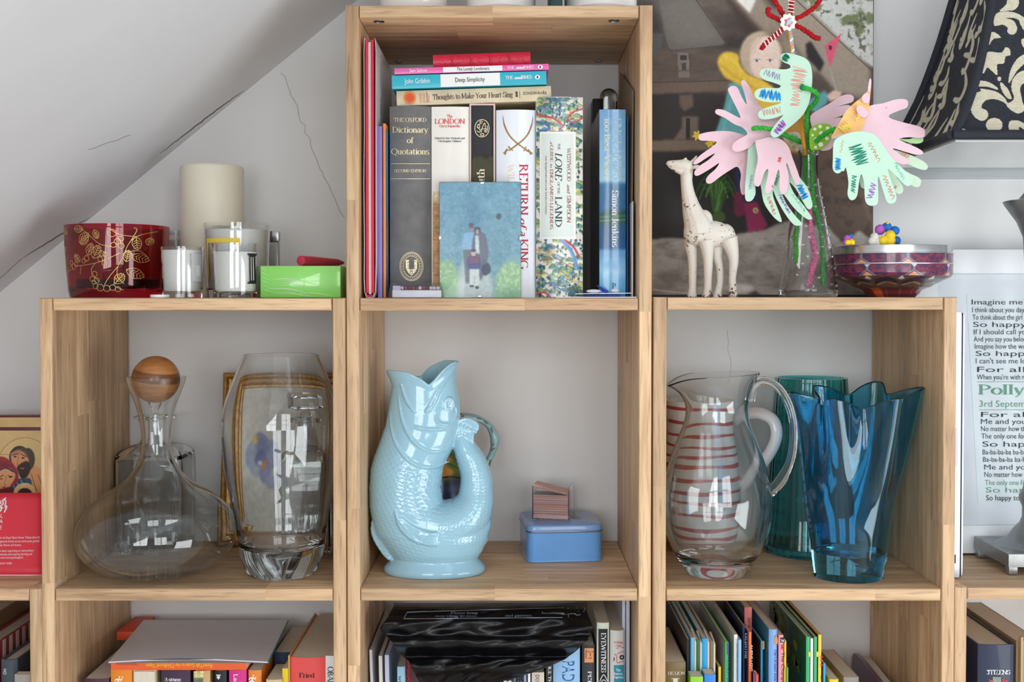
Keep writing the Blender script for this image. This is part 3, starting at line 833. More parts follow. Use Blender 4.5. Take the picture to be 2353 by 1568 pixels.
def square_decanter(label, ax, Y, hw, pts_neck, ysh, ybot, lip, stopper, cut_from, hd=0.033):
    """square cut-glass decanter: body, cut facets, neck, lip, stopper; px values"""
    s = S(Y); c = P(ax, 1100, Y)
    th = thing('square_decanter', label, 'decanter', (c.x, Y, ZS))
    w = hw * s; ky = hd / w
    zsh = P(ax, ysh, Y).z
    def sq(h, z, k=0.22, n=6):
        r = h * k; q = []
        for (sx, sy, a0) in ((1, 1, 0), (-1, 1, 90), (-1, -1, 180), (1, -1, 270)):
            for i in range(n + 1):
                a = math.radians(a0 + 90 * i / n); q.append((c.x + sx * (h - r) + r * math.cos(a), Y + (sy * (h - r) + r * math.sin(a)) * ky, z))
        return q
    def circ(r, z, n=28):
        return [(c.x + r * math.cos(2 * PI * (i + .5) / n + 0), Y + r * math.sin(2 * PI * (i + .5) / n), z) for i in range(n)]
    rings = [sq(w * .93, ZS), sq(w, ZS + .004)]
    rings += [sq(w, ZS + (zsh - ZS) * t) for t in (.3, .6, .9)]
    rings += [sq(w * .97, zsh), sq(w * .86, zsh + .006, .35), sq(w * .6, zsh + .012, .6)]
    rings += [circ(h * s, P(ax, y, Y).z) for h, y in pts_neck]
    # inner wall
    t = .0038
    inner = [circ(max(h * s - .003, .003), P(ax, y, Y).z) for h, y in reversed(pts_neck)]
    inner += [sq(w * .6 - t * .6, zsh + .007, .6), sq(w * .86 - t, zsh + .001, .35), sq(w - t, zsh - .006)] + [sq(w - t, ZS + (zsh - ZS) * q) for q in (.6, .3)] + [sq(w - t, ZS + .014), sq(w * .8 - t, ZS + .0125)]
    MB().loft(rings + inner).build('glass_body', CLEAR, th, 35)
    # lip ring
    lh, ly = lip; zl = P(ax, ly, Y).z
    MB().lathe([(pts_neck[-1][0] * s - .0004, zl - .003), (lh * s * .93, zl - .003), (lh * s, zl - .001), (lh * s, zl + .001), (lh * s * .9, zl + .0028), (pts_neck[-1][0] * s - .0004, zl + .0028), (pts_neck[-1][0] * s - .0004, zl - .003)], c.x, Y, 40).build('lip', CLEAR, th, 50)
    if stopper:
        MB().lathe([(h * s, P(ax, y, Y).z) for h, y in stopper], c.x, Y, 10 if len(stopper) > 5 else 24).build('stopper', CLEAR, th, 25)
    # cut leaves: raised slivers on the front and back faces
    cut = MB(); zc0 = ZS + .004
    zc1 = P(ax, cut_from, Y).z
    for sgn in (-1, 1):
        for k in range(7):
            u = (k - 3) / 3.2
            for (bx, hx, ln) in ((u * w * .8, u * w * .8 + .003 * u, 1.0 if k % 2 == 0 else .62),):
                pts = [(c.x + bx + (hx - bx) * q, Y + sgn * (hd + .0002), zc0 + (zc1 - zc0) * ln * q) for q in [i / 8 for i in range(9)]]
                cut.tube(pts, [.0003 + .0030 * math.sin(PI * i / 8) for i in range(9)], 6, flat=.35)
            pts = [(c.x + u * w * .8 + .0075 * (q - .5), Y + sgn * (hd + .0002), zc0 + .012 * q) for q in [i / 4 for i in range(5)]]
            cut.tube(pts, [.0003, .0012, .0015, .0012, .0003], 5, flat=.4)
    cut.build('cut_pattern', CLEAR, th, 35)
    return th
square_decanter('square cut glass decanter standing behind the wine decanter', 357, 0.225, 78, [(34, 1018), (28, 1000), (25, 980), (25, 962)], 1040, 1258, (47, 959),
                [(0, 968), (16, 966), (18, 958), (10, 948), (12, 940), (20, 925), (22, 915), (0, 912)], 1150, 0.040)
square_decanter('square cut glass decanter standing behind the tall clear vase', 706, 0.1985, 59, [(38, 1035), (31, 1010), (26, 985), (25, 970)], 1046, 1290, (40, 965),
                [(0, 985), (18, 982), (20, 968), (14, 952), (30, 940), (46, 936), (46, 912), (40, 905), (0, 905)], 1170, 0.0305)
# tall clear vase
Y = 0.082; ax = 647.5; c = P(ax, 1250, Y)
o = lathe_zoom(ax, Y, [(204, 178), (212, 200), (244, 280), (290, 400), (314, 490), (322, 570), (318, 680), (300, 830), (275, 960), (252, 1080), (236, 1200), (226, 1290), (212, 1345), (190, 1400), (176, 1416)])
zb = o[-1][1]
inner = [(max(r - (.0032 if z > zb + .06 else .0042), .001), z) for r, z in o if z > zb + .042]
prof = [(0, zb)] + list(reversed(o)) + inner + [(inner[-1][0] * .85, zb + .0365), (inner[-1][0] * .45, zb + .034), (0, zb + .0335)]
solo(MB().lathe(prof, c.x, Y, 96), 'glass_vase', CLEAR, 'tall clear glass vase with heavy base before gilt frame', 'vase', (c.x, Y, ZS), smooth=60)
# gilt frame with a flower painting, leaning on the wall
Yb, Yt = 0.243, 0.272
xL = XP(508, .255); xR = XP(800, .255)
zb, zt = ZS, ZP(857, Yt)
fr = thing('framed_painting', 'gilt framed flower painting leaning behind the tall vase', 'painting', ((xL + xR) / 2, Yb, ZS))
lean = math.atan2(Yt - Yb, zt - zb)
Tm = Matrix.Translation((0, Yb, ZS)) @ Matrix.Rotation(-lean, 4, 'X')
H = (zt - zb) / math.cos(lean); W = xR - xL
gilt = M('gilt_frame', (176, 132, 68), .42, .55, var=.35, vscale=160, bump=.5, bscale=400)
prof = [(0, 0), (0, -.006), (.003, -.010), (.006, -.0105), (.009, -.006), (.014, -.0045), (.018, -.0075), (.021, -.0072), (.0225, -.003), (.0225, 0)]
def rail(x0, z0, x1, z1, nx, nz):
    """moulding swept along a side with mitred ends: n points inwards"""
    L = Vector((x1 - x0, 0, z1 - z0)); L.normalize()
    rings = []
    for (x, z, sg) in ((x0, z0, 1), (x1, z1, -1)):
        rings.append([Tm @ Vector((x + nx * d + sg * L.x * d, y, z + nz * d + sg * L.z * d)) for d, y in prof])
    return MB().loft(rings)
for (a, b, cc, d, nx, nz) in ((xL, 0, xL, H, 1, 0), (xR, 0, xR, H, -1, 0), (xL, H, xR, H, 0, -1), (xL, 0, xR, 0, 0, 1)):
    rail(a, b, cc, d, nx, nz).build('frame_rail', gilt, fr, 30)
dk = M('frame_rim', (60, 36, 28), .5)
MB().box(xL + .001, xR - .001, -.0035, 0, .001, H - .001, 0, Tm).build('backing', dk, fr, 0)
pic = Picture(0, 0, 130, 170, 131, 171, (226, 224, 214))
pic.tex(30, .05, 1)
for (x, y, rx, ry, col, rot) in ((22, 78, 13, 20, (150, 168, 208), .5), (34, 70, 10, 18, (120, 136, 196), -.5), (40, 86, 15, 11, (104, 118, 190), .2), (26, 96, 12, 10, (172, 186, 216), 0), (48, 78, 10, 16, (140, 156, 206), -.3), (38, 100, 9, 14, (120, 130, 198), .1), (30, 84, 7, 10, (92, 100, 176), .4), (58, 110, 14, 12, (184, 198, 222), 0), (46, 112, 8, 8, (150, 166, 212), 0), (90, 60, 9, 30, (120, 150, 110), .25), (64, 130, 5, 34, (140, 170, 140), -.2), (100, 120, 12, 10, (196, 140, 150), 0), (94, 40, 10, 8, (150, 164, 210), 0)):
    pic.ell(x, y, rx, ry, col, 1.5, .85, rot)
pic.ell(22, 62, 4, 6, (232, 196, 40), 1); pic.ell(36, 92, 3, 7, (222, 130, 40), 1, 1, .5); pic.ell(30, 90, 4, 3, (240, 238, 230), 1); pic.tex(6, .10, 3)
iw, ih = W - .042, H - .042
pic.build('canvas', print_mat('oil_print', .5, 0, .4), fr, lambda x, y: Tm @ Vector((xL + .021 + iw * x / 130, -.0042, .021 + ih * (1 - y / 170))))

# ------------------------------------------------------------------ icon and red leaflet at far left
Y = 0.20
x0, x1 = XP(-150, Y), XP(131, Y); zt = ZP(955, Y)
ic = thing('icon', 'gold ground icon in dark red frame behind the red leaflet', 'picture', ((x0 + x1) / 2, Y, ZS))
MB().box(x0, x1, Y, Y + .016, ZS, zt, .001).build('panel', M('icon_wood', (92, 22, 28), .4, coat=.3), ic)
def flat_box(par, name, mat, a, b, c_, d, Yf, th, bev=0):
    p, q = P(a, c_, Yf), P(b, d, Yf)
    return MB().box(p.x, q.x, Yf, Yf + th, q.z, p.z, bev).build(name, mat, par)
gl = M('gold_leaf', (214, 180, 120), .4, .25, var=.10, vscale=40)
flat_box(ic, 'gold_band', gl, -150, 131, 960, 982, Y - .0012, .0013)
pc = Picture(-60, 990, 131, 1200, 255, 281, (214, 184, 126))
pc.tex(25, .06, 2)
pc.ell(58, 1072, 64, 66, (140, 40, 44)); pc.ell(58, 1072, 63, 65, (216, 186, 128)); pc.ell(8, 1110, 62, 66, (150, 44, 46)); pc.ell(8, 1110, 61, 65, (214, 184, 126))
# robe, woman, man
pc.poly([(66, 1080), (100, 1085), (128, 1130), (135, 1210), (40, 1210)], (222, 160, 104), 1.5, sm=4)
for q in ((72, 1090, 84, 1130), (88, 1092, 100, 1128), (98, 1100, 118, 1128)): pc.line([(q[0], q[1]), (q[2], q[3])], 1.2, (90, 52, 40), .7)
pc.poly([(30, 1105), (50, 1100), (72, 1104), (66, 1150), (20, 1150)], (58, 86, 112), 1, sm=4)
for k in range(7): pc.line([(18 + 6 * k, 1104), (34 + 6 * k, 1134)], 1.3, (150, 180, 200) if k % 2 else (30, 44, 60), .6)
pc.ell(45, 1052, 24, 27, (58, 44, 34), .6); pc.ell(64, 1056, 16, 26, (70, 56, 42), 1)
pc.poly([(26, 1042), (44, 1034), (62, 1044), (66, 1062), (60, 1082), (44, 1088), (32, 1074), (26, 1058)], (214, 150, 104), 1.2, sm=4)
pc.poly([(40, 1072), (62, 1060), (70, 1078), (62, 1096), (50, 1100), (42, 1086)], (50, 36, 30), 1.2, sm=4)
pc.ell(51, 1077, 5, 2, (170, 90, 76), .5)
for q in ((30, 1046, 42, 1043), (48, 1044, 60, 1050)): pc.line([(q[0], q[1]), (q[2], q[3])], 1.8, (40, 26, 22), .5)
pc.ell(35, 1050, 3.4, 1.8, (40, 26, 22)); pc.ell(53, 1053, 3.6, 1.8, (40, 26, 22)); pc.line([(43, 1046), (39, 1068), (45, 1070)], 1.3, (150, 90, 62), .4)
for k in range(9): pc.line(spline([(24 + 3 * k, 1050 - k), (40 + 2 * k, 1032 - .3 * k), (66 + k, 1050 + 3 * k)], 5), .7, (96, 76, 56), .4)
pc.poly([(-60, 1120), (-20, 1062), (6, 1050), (30, 1066), (42, 1090), (38, 1110), (20, 1116), (0, 1090), (-20, 1100), (-30, 1180), (-60, 1200)], (150, 44, 50), 1, sm=4)
pc.poly([(-14, 1094), (14, 1074), (34, 1086), (32, 1104), (14, 1124), (-10, 1124)], (222, 160, 112), 1.2, sm=4)
pc.line(spline([(-12, 1090), (12, 1076), (38, 1088)], 6), 3.2, (46, 60, 92), .5)
for q in ((-2, 1098, 8, 1092), (18, 1094, 30, 1096)): pc.line([(q[0], q[1]), (q[2], q[3])], 1.5, (50, 26, 22), .5); pc.ell((q[0] + q[2]) / 2, q[1] + 3, 3, 1.5, (40, 26, 22))
pc.line([(14, 1096), (10, 1114), (14, 1116)], 1.2, (150, 90, 62), .4); pc.ell(9, 1120, 4, 1.3, (160, 60, 56), .5)
for k in range(5): pc.line(spline([(-40 + 6 * k, 1110), (-10 + 3 * k, 1064 + 2 * k), (30, 1070 + 4 * k)], 6), .9, (96, 22, 34), .5)
pc.poly([(-60, 1150), (10, 1122), (30, 1130), (20, 1210), (-60, 1210)], (110, 34, 40), 1, sm=4)
pc.ell(57, 1136, 26, 26, (230, 200, 140)); pc.ell(57, 1140, 18, 18, (60, 44, 36), 1)
pc.build('icon_print', print_mat('icon_paint', .45, .2), ic, lambda x, y: P(x, y, Y - .0006))
# leaflet, slightly bowed, leaning against the icon
Y = 0.078
lf = thing('leaflet', 'red printed leaflet with white text leaning at far left', 'leaflet', (XP(-60, Y), Y, ZS))
zt = ZP(1132, .10)
ly = lambda x, y: .068 + .055 * (1322 - y) / 190 + .000006 * max(0, x - 20) ** 2 * .1
def lfn(x, y): p = P(x, y, ly(x, y)); return p
dz = ZS - lfn(0, 1322).z
lfn2 = lambda x, y: lfn(x, y) + Vector((0, 0, dz * max(0, (y - 1200) / 122)))
mbl = MB().grid(14, 10, lambda u, v: lfn2(-220 + 322 * u, 1133 + 188.0 * v))
o = mbl.build('sheet', M('red_paper', (226, 54, 72), .45, var=.02), lf, 180); md = o.modifiers.new('thickness', 'SOLIDIFY'); md.thickness = .0006
mbl = MB().grid(14, 1, lambda u, v: lfn2(-220 + 322 * u, 1320.4 + 1.6 * v) + Vector((0, -.0006, 0)))
mbl.build('page_edge', WHITEP, lf, 180)
lt = lambda q, w: lfn2(q, w) + Vector((0, -.0008, 0))
for s_, px, py, h, w in (('s for the Royal Opera House. Tickets alone do', -4, 1239, 5.2, 96), ('registered charity we are enormously grateful', -4, 1247.5, 5.2, 95), ('ends, Patrons and donors.', -4, 1256, 5.2, 54), ('are about supporting our extraordinary', -4, 1269, 5.2, 82), ('tsmanship and inspiring learning and', -4, 1277, 5.2, 78), ('at www.roh.org.uk/support', -4, 1284.5, 5.2, 58), ('y yours today', -4, 1297, 5.2, 32)):
    txt(lf, s_, px, py - 2, 0, h, WHITEP, w=w, fn=lambda a, b: lt(a, b + 1.2 * (1 - a / 95)), shear=.12)
for s_, px, py in (('L', 0.5, 1190), ('A', -2, 1203), ('E', -2, 1217)): txt(lf, s_, px, py, 0, 9, WHITEP, fn=lt, shear=.15)
# the crest above the words: a rearing horned beast
cr = [spline([(-4, 1178), (4, 1172), (2, 1164), (8, 1158), (7, 1150), (11, 1148), (14, 1154), (12, 1162), (14, 1170), (10, 1178)], 4), [(9, 1150), (14, 1144)], spline([(0, 1160), (-3, 1154), (4, 1152)], 4), spline([(12, 1160), (16, 1164), (15, 1170)], 4), [(2, 1174), (-3, 1168)], [(-4, 1162), (8, 1168)], [(-4, 1150), (4, 1158)]]
strokes(lf, cr, 3.0, WHITEP, fn=lt, name='crest')
# ------------------------------------------------------------------ books
PAGE = M('page_block', (214, 206, 190), .8, var=.10, vscale=700, stretch=(3, .05, .05))
PAGEG = M('page_block_grey', (196, 190, 182), .8, var=.10, vscale=700, stretch=(3, .05, .05))
TITLE = {}
def cloth(name, c, rough=.6, **k): return M(name, c, rough, var=k.pop('var', .06), bump=k.pop('bump', .15), bscale=k.pop('bscale', 900), **k)
def book_mesh(root, T, t, d, h, cover, page=PAGE, b=.003, hard=True, cname='cover', round_=False, flat_front=False):
    """spine at y = 0 facing the viewer, thickness along x, height along z; T places it"""
    c = .0022 if hard else .0007
    g = .003 if hard else .0004
    if t < .008: c = min(c, t * .22)
    n = 12
    arc = lambda x0, x1, o: [(x0 + (x1 - x0) * i / n, o + b * (2 * (i / n) - 1) ** 2) for i in range(n + 1)]
    poly = [(0, d)] + arc(0, t, 0) + [(t, d), (t - c, d)] + list(reversed(arc(c, t - c, c))) + [(c, d)]
    MB().slab(poly, lambda u, v, q: T @ Vector((u, v, q)), h).build(cname, cover, root, 30)
    e = .00015
    poly = [(c + e, d - g)] + arc(c + e, t - c - e, c + e + .0002) + [(t - c - e, d - g)]
    MB().slab(poly, lambda u, v, q: T @ Vector((u, v, g + q)), h - 2 * g).build('pages', page, root, 30)
def upright(label, px0, px1, ptop, Y, depth, cover, page=PAGE, b=.004, hard=True, zb=None, group='books standing in the top compartment', name='book', lean=0.0):
    zb = Z1 + E if zb is None else zb
    x0, x1 = XP(px0, Y), XP(px1, Y); zt = P((px0 + px1) / 2, ptop, Y).z
    th = thing(name, label, 'book', ((x0 + x1) / 2, Y + depth / 2, zb), group)
    T = Matrix.Translation((x0, Y, zb))
    if lean: T = Matrix.Translation((x0, Y, zb)) @ Matrix.Rotation(lean, 4, 'Y')
    book_mesh(th, T, x1 - x0, depth, zt - zb, cover, page, b, hard)
    xc, t = (px0 + px1) / 2, px1 - px0
    return th, (lambda px: Y + b * min(1, (2 * (px - xc) / t) ** 2))
def lying(label, pl, pr, thick, Y, depth, cover, page=PAGE, b=.002, hard=False, group='books lying on top of the standing books', flip=False):
    """pl, pr: bottom left and bottom right corner of the spine in the photograph"""
    A, B = P(*pl, Y), P(*pr, Y)
    u = (B - A).normalized(); v = Vector((-u.z, 0, u.x))
    t = thick * S(Y); o = A + v * t
    th = thing('book', label, 'book', ((A.x + B.x) / 2, Y + depth / 2, min(A.z, B.z)), group)
    T = Matrix(((-v.x, 0, u.x, o.x), (0, 1, 0, Y), (-v.z, 0, u.z, o.z), (0, 0, 0, 1)))
    book_mesh(th, T, t, depth, (B - A).length, cover, page, b, hard)
    an = math.atan2(pl[1] - pr[1], pr[0] - pl[0])
    def at(x, up): return (pl[0] + x * math.cos(an) - up * math.sin(an), pl[1] - x * math.sin(an) - up * math.cos(an))
    return th, an, at
def panel_on(th, at, an, x0, x1, u0, u1, Y, mat, name='cover_panel', eps=.0003):
    MB().grid(1, 1, lambda a, c: P(*at(x0 + (x1 - x0) * a, u0 + (u1 - u0) * c), Y) - Vector((0, eps, 0))).build(name, mat, th, 0)
INKRED, INKDK, CREAM = M('red_ink', (206, 70, 76), .6, var=0), M('dark_ink', (62, 58, 60), .6, var=0), M('cream_ink', (232, 220, 196), .6, var=0)
FOIL = M('gold_foil', (222, 206, 166), .4, .25, var=.08, vscale=300)

# red picture book standing on its spine in a white jacket
x = lambda p: XP(p, .016)
Y0, dp = .016, .185
zt = ZP(90, .016)
th = thing('book', 'tall thin red book in white dust jacket against the left panel', 'book', (x(850), Y0, Z1 + E), 'books standing in the top compartment')
redc = cloth('red_cloth', (212, 40, 72))
mbk = MB()
for a, b_ in ((840.5, 846.5), (853.5, 859.5)): mbk.box(x(a), x(b_), Y0 + .002, Y0 + dp - .004, Z1 + E + .006, zt, .0006)
pts = [(x(840.5), Z1 + E + .0062), (x(839.5), Z1 + E + .0035), (x(842), Z1 + E + .0015), (x(850), Z1 + E + .0009), (x(858), Z1 + E + .0015), (x(860.5), Z1 + E + .0035), (x(859.5), Z1 + E + .0062), (x(857), Z1 + E + .0062), (x(856.5), Z1 + E + .0036), (x(850), Z1 + E + .003), (x(843.5), Z1 + E + .0036), (x(843), Z1 + E + .0062)]
mbk.slab(pts, lambda u, v, q: (u, Y0 + .002 + q, v), dp - .006)
mbk.build('cover', redc, th, 30)
MB().box(x(847), x(853), Y0 + .003, Y0 + dp - .008, Z1 + E + .0042, zt - .003).build('pages', PAGEG, th, 0)
jk = [(838.5, 88), (837, 90), (835.6, 120), (836.5, 300), (835.2, 420), (836.6, 560), (836, 640), (837.5, 672), (841.5, 684.2), (850, 685), (858.5, 684.2), (863, 672), (864.4, 600), (863.8, 300), (864, 120), (862.8, 92), (861, 88)]
jin = [(p[0] + (.9 if p[0] < 850 else -.9) * (1 if abs(p[0] - 850) > 2 else 0), p[1] - (.8 if p[1] > 680 else 0)) for p in jk]
J = [P(p[0], p[1], Y0) for p in jk]; JI = [P(p[0], p[1], Y0) for p in jin]
lift = Z1 + E - min(q.z for q in J)
JP = [(q.x, q.z + lift) for q in J] + [(q.x, q.z + lift) for q in reversed(JI)]
MB().slab(JP, lambda u, v, q: (u, Y0 + q, v), dp).build('dust_jacket', M('white_jacket', (214, 212, 212), .35, var=.03, coat=.3), th, 30)
txm = MB()   # letters running down the jacket's front
V, Fc, tw = layout('NUMERO UNO ABC', 'sans')
xj = x(864.6) + .0003
txm.add([(xj, Y0 + .045 + v * .009, ZP(120, .05) - u * .0125) for u, v in V], Fc)
txm.build('lettering', M('grey_ink', (120, 112, 118), .6, var=0), th, 0, fix=False)
# two thin booklets
th, f = upright('thin purple and white booklet beside the red book', 868, 878.5, 290, .03, .16, M('purple_card', (128, 112, 176), .4), M('white_pages', (214, 214, 222), .7, var=.04), b=.0004, hard=False)
th, f = upright('thin orange edged book with a blue cover beside grey dictionary', 880.5, 887, 284, .032, .16, M('orange_card', (222, 126, 62), .4), b=.0006, hard=False)
xs = XP(887.2, .032)
MB().grid(10, 14, lambda u, v: (xs + .0003, .034 + .155 * u, Z1 + .004 + (ZP(288, .032) - Z1 - .008) * v)).build('cover_print', M('sky_blue_print', (92, 168, 214), .35, var=.12, vscale=25, coat=.3), th, 0)
mbx = MB()
for k, y0 in enumerate((.04, .045, .05)): mbx.ribbon(spline([(y0, Z1 + .10), (y0 + .01, Z1 + .07), (y0 + .02, Z1 + .02)], 6), .0016, lambda u, v: (xs + .0006, u, v))
mbx.build('drawing', M('orange_line', (226, 140, 90), .5, var=0), th, 0)
# dictionary
G1 = .046
dcl = cloth('grey_cloth', (112, 110, 110), .7, var=.14, vscale=60, bump=.6, bscale=1500)
th, f = upright('thick grey cloth dictionary with gold lettering and crest', 895, 991, 243, G1, .165, dcl, PAGEG, b=.0075)
for s_, by, h, w in (('THE OXFORD', 280, 9, 75), ('Dictionary', 305, 13.5, 83), ('of', 329, 13, 15), ('Quotations', 355, 13.5, 87), ('SECOND EDITION', 396, 6.5, 73)): txt(th, s_, 942.5, by, f, h, FOIL, align='c', w=w, font='serif')
fp = lambda u, v: P(u, v, f(u)) - Vector((0, .0004, 0))
ring = lambda cx, cy, rx, ry, n=40: [(cx + rx * math.cos(2 * PI * i / n), cy + ry * math.sin(2 * PI * i / n)) for i in range(n + 1)]
strokes(th, [[(899 + 9 * k, 376.4) for k in range(11)], [(899 + 9 * k, 411) for k in range(11)]], 1.3, FOIL, fn=fp, name='gold_rule')
cx, cy = 945.5, 612.5
cl = [ring(cx, cy, 27, 33), ring(cx, cy, 24.5, 30.5), ring(cx, cy, 18.5, 24)]
cl += [[(cx + 21.5 * math.cos(a) - 1.6 * math.cos(a + 1), cy + 27 * math.sin(a) - 1.8 * math.sin(a + 1)), (cx + 21.5 * math.cos(a) + 1.6 * math.cos(a + 1), cy + 27 * math.sin(a) + 1.8 * math.sin(a + 1))] for a in [2 * PI * k / 26 for k in range(26)]]
strokes(th, cl, 1.1, FOIL, fn=fp, name='gold_crest')
mbs = MB()
sh = [(cx - 13, cy - 15), (cx + 13, cy - 15), (cx + 13, cy + 4), (cx + 8, cy + 14), (cx, cy + 21), (cx - 8, cy + 14), (cx - 13, cy + 4)]
mbs.fan(sh, fp); mbs.build('gold_shield', FOIL, th, 0, fix=False)
fp2 = lambda u, v: P(u, v, f(u)) - Vector((0, .0007, 0))
strokes(th, [[(cx - 10, cy - 8), (cx - 2, cy - 12), (cx + 3, cy - 8), (cx + 10, cy - 12)], [(cx - 9, cy - 3), (cx + 9, cy - 3)], [(cx - 9, cy + 1), (cx + 9, cy + 1)], [(cx - 9, cy + 5), (cx + 9, cy + 5)], [(cx - 4, cy + 10), (cx + 4, cy + 10)], ring(cx, cy + 14, 3, 3, 12)], 1.2, dcl, fn=fp2, name='crest_detail')
# London book
G2 = .05
wj = M('ivory_jacket', (226, 222, 214), .4, var=.02, coat=.15)
th, f = upright('tall ivory jacketed book with red title lettering', 992, 1078, 245, G2, .17, wj, b=.002)
for s_, by, h, w, m in (('The', 271, 7.5, 13, INKRED), ('LONDON', 284.7, 11.5, 70, INKRED), ('Encyclopaedia', 292.5, 6, 48, INKRED), ('Edited by Ben Weinreb and', 320, 4.6, 69, INKDK), ('Christopher Hibbert', 326.8, 4.6, 54, INKDK)): txt(th, s_, 1033.5, by, f, h, m, align='c', w=w, font='serif')
pc = Picture(994, 440, 1076, 684, 42, 123, (196, 150, 104))
pc.poly([(990, 440), (1080, 440), (1080, 470), (990, 462)], (214, 192, 164), 8); pc.tex(16, .25, 3, ax=.5); pc.tex(4, .15, 4)
for k in range(8): pc.line([(994, 470 + 27 * k), (1076, 466 + 28 * k)], 2, (120, 76, 46), 1, .5)
pc.build('jacket_picture', PRINT, th, lambda x_, y_: P(x_, y_, f(x_)) - Vector((0, .0003, 0)))
# slipcased black book
x0, x1 = XP(1079, .05), XP(1138, .05)
blk = cloth('black_cloth', (40, 40, 42), .65, var=.1)
pk = M('pinkish_card', (206, 184, 174), .7, var=.04)
th = thing('book', 'black book with a gold monogram in a pinkish slipcase', 'book', ((x0 + x1) / 2, .14, Z1 + E), 'books standing in the top compartment')
zt = ZP(238, .05)
mbk = MB(); w_ = .0022
mbk.box(x0, x0 + w_, .05, .215, Z1 + E, zt).box(x1 - w_, x1, .05, .215, Z1 + E, zt).box(x0 + w_, x1 - w_, .05, .215, zt - w_, zt).box(x0 + w_, x1 - w_, .05, .215, Z1 + E, Z1 + E + w_).box(x0 + w_, x1 - w_, .213, .215, Z1 + E + w_, zt - w_)
mbk.build('slipcase', pk, th, 0)
T = Matrix.Translation((x0 + w_ + .0003, .0515, Z1 + E + w_ + .0003))
book_mesh(th, T, x1 - x0 - 2 * w_ - .0006, .158, zt - Z1 - E - 2 * w_ - .0006, blk, b=.001)
pc = Picture(1084.5, 356, 1133, 680, 50, 160, (66, 66, 48))
pc.poly([(1080, 340), (1140, 340), (1140, 364), (1128, 360), (1118, 366), (1104, 359), (1092, 362), (1080, 372)], (42, 42, 42), 1); pc.tex(5, .12, 1)
pc.build('spine_print', print_mat('cloth_print', .75, 0, .3), th, lambda x_, y_: P(x_, y_, .0512))
cx, cy = 1107.5, 295; fY = .0512
ml = [ring(cx, cy, 16.5, 20), spline([(cx - 3, cy - 10), (cx - 10, cy - 8), (cx - 8, cy), (cx - 4, cy + 4), (cx - 6, cy + 9), (cx - 12, cy + 6)], 5), spline([(cx - 2, cy + 10), (cx + 1, cy - 2), (cx + 6, cy - 12), (cx + 8, cy - 2), (cx + 8, cy + 10)], 5), [(cx - 3, cy + 2), (cx + 11, cy + 1)], spline([(cx + 2, cy - 14), (cx - 2, cy - 17), (cx - 5, cy - 14), (cx, cy - 11)], 5), spline([(cx - 4, cy + 12), (cx - 2, cy + 17), (cx + 4, cy + 16), (cx + 3, cy + 12), (cx - 2, cy + 13)], 5), spline([(cx + 10, cy + 8), (cx + 13, cy + 2), (cx + 12, cy - 6)], 5), ring(cx + 9, cy + 6, 3, 3, 10), ring(cx - 8, cy - 4, 3, 4, 10)]
strokes(th, ml, 1.5, FOIL, Y=fY, name='gold_monogram')
txt(th, 'uth', 1113, 424, fY, 17, CREAM, rot='u', w=36, font='serif')
# white book with crossed sabres
th, f = upright('tall white book with crossed gold sabres and red title', 1140, 1230, 252, .05, .17, M('bluish_white_jacket', (222, 226, 234), .3, var=.015, coat=.2), b=.005)
fp = lambda u, v: P(u, v, f(u)) - Vector((0, .0004, 0))
def z2(x_, y_): return (780 + x_ / 3.268, y_ / 3.268)
brass = M('brass_print', (150, 116, 66), .45, .3, var=.2, vscale=200)
sw = []
for pts in ([(1228, 868), (1236, 930), (1265, 1000), (1310, 1055), (1380, 1110), (1420, 1140)], [(1452, 873), (1446, 930), (1420, 1000), (1375, 1055), (1310, 1105), (1270, 1132)]):
    q = spline([z2(*p) for p in pts], 6); sw.append((q, [.5 + 3.0 * min(1, i / 8) for i in range(len(q))]))
for pts, w_ in (([(1268, 1098), (1280, 1115), (1302, 1132)], 3), ([(1262, 1120), (1240, 1152)], 4.4), ([(1402, 1102), (1395, 1120), (1384, 1136)], 3), ([(1415, 1125), (1440, 1155)], 4.4), ([(1236, 1142), (1248, 1160)], 5), ([(1432, 1160), (1446, 1146)], 5)):
    q = [z2(*p) for p in pts]; sw.append((q, [w_] * len(q)))
strokes(th, sw, 3, brass, fn=fp, name='crossed_sabres')
REDT = M('crimson_ink', (178, 34, 52), .5, var=0)
for s_, y0, w_, h in (('RETURN', 377, 118, 19), ('of', 501, 22, 16), ('a', 531, 11, 18), ('KING', 549, 70, 19)): txt(th, s_, 1194, y0, f, h, REDT, rot='d', w=w_, font='serif', shear=.2 if s_ in 'of a' else 0)
txt(th, 'WILLIAM', 1167, 378, f, 14, M('pale_gold_ink', (228, 208, 170), .5, var=0), rot='d', w=92, font='serif')
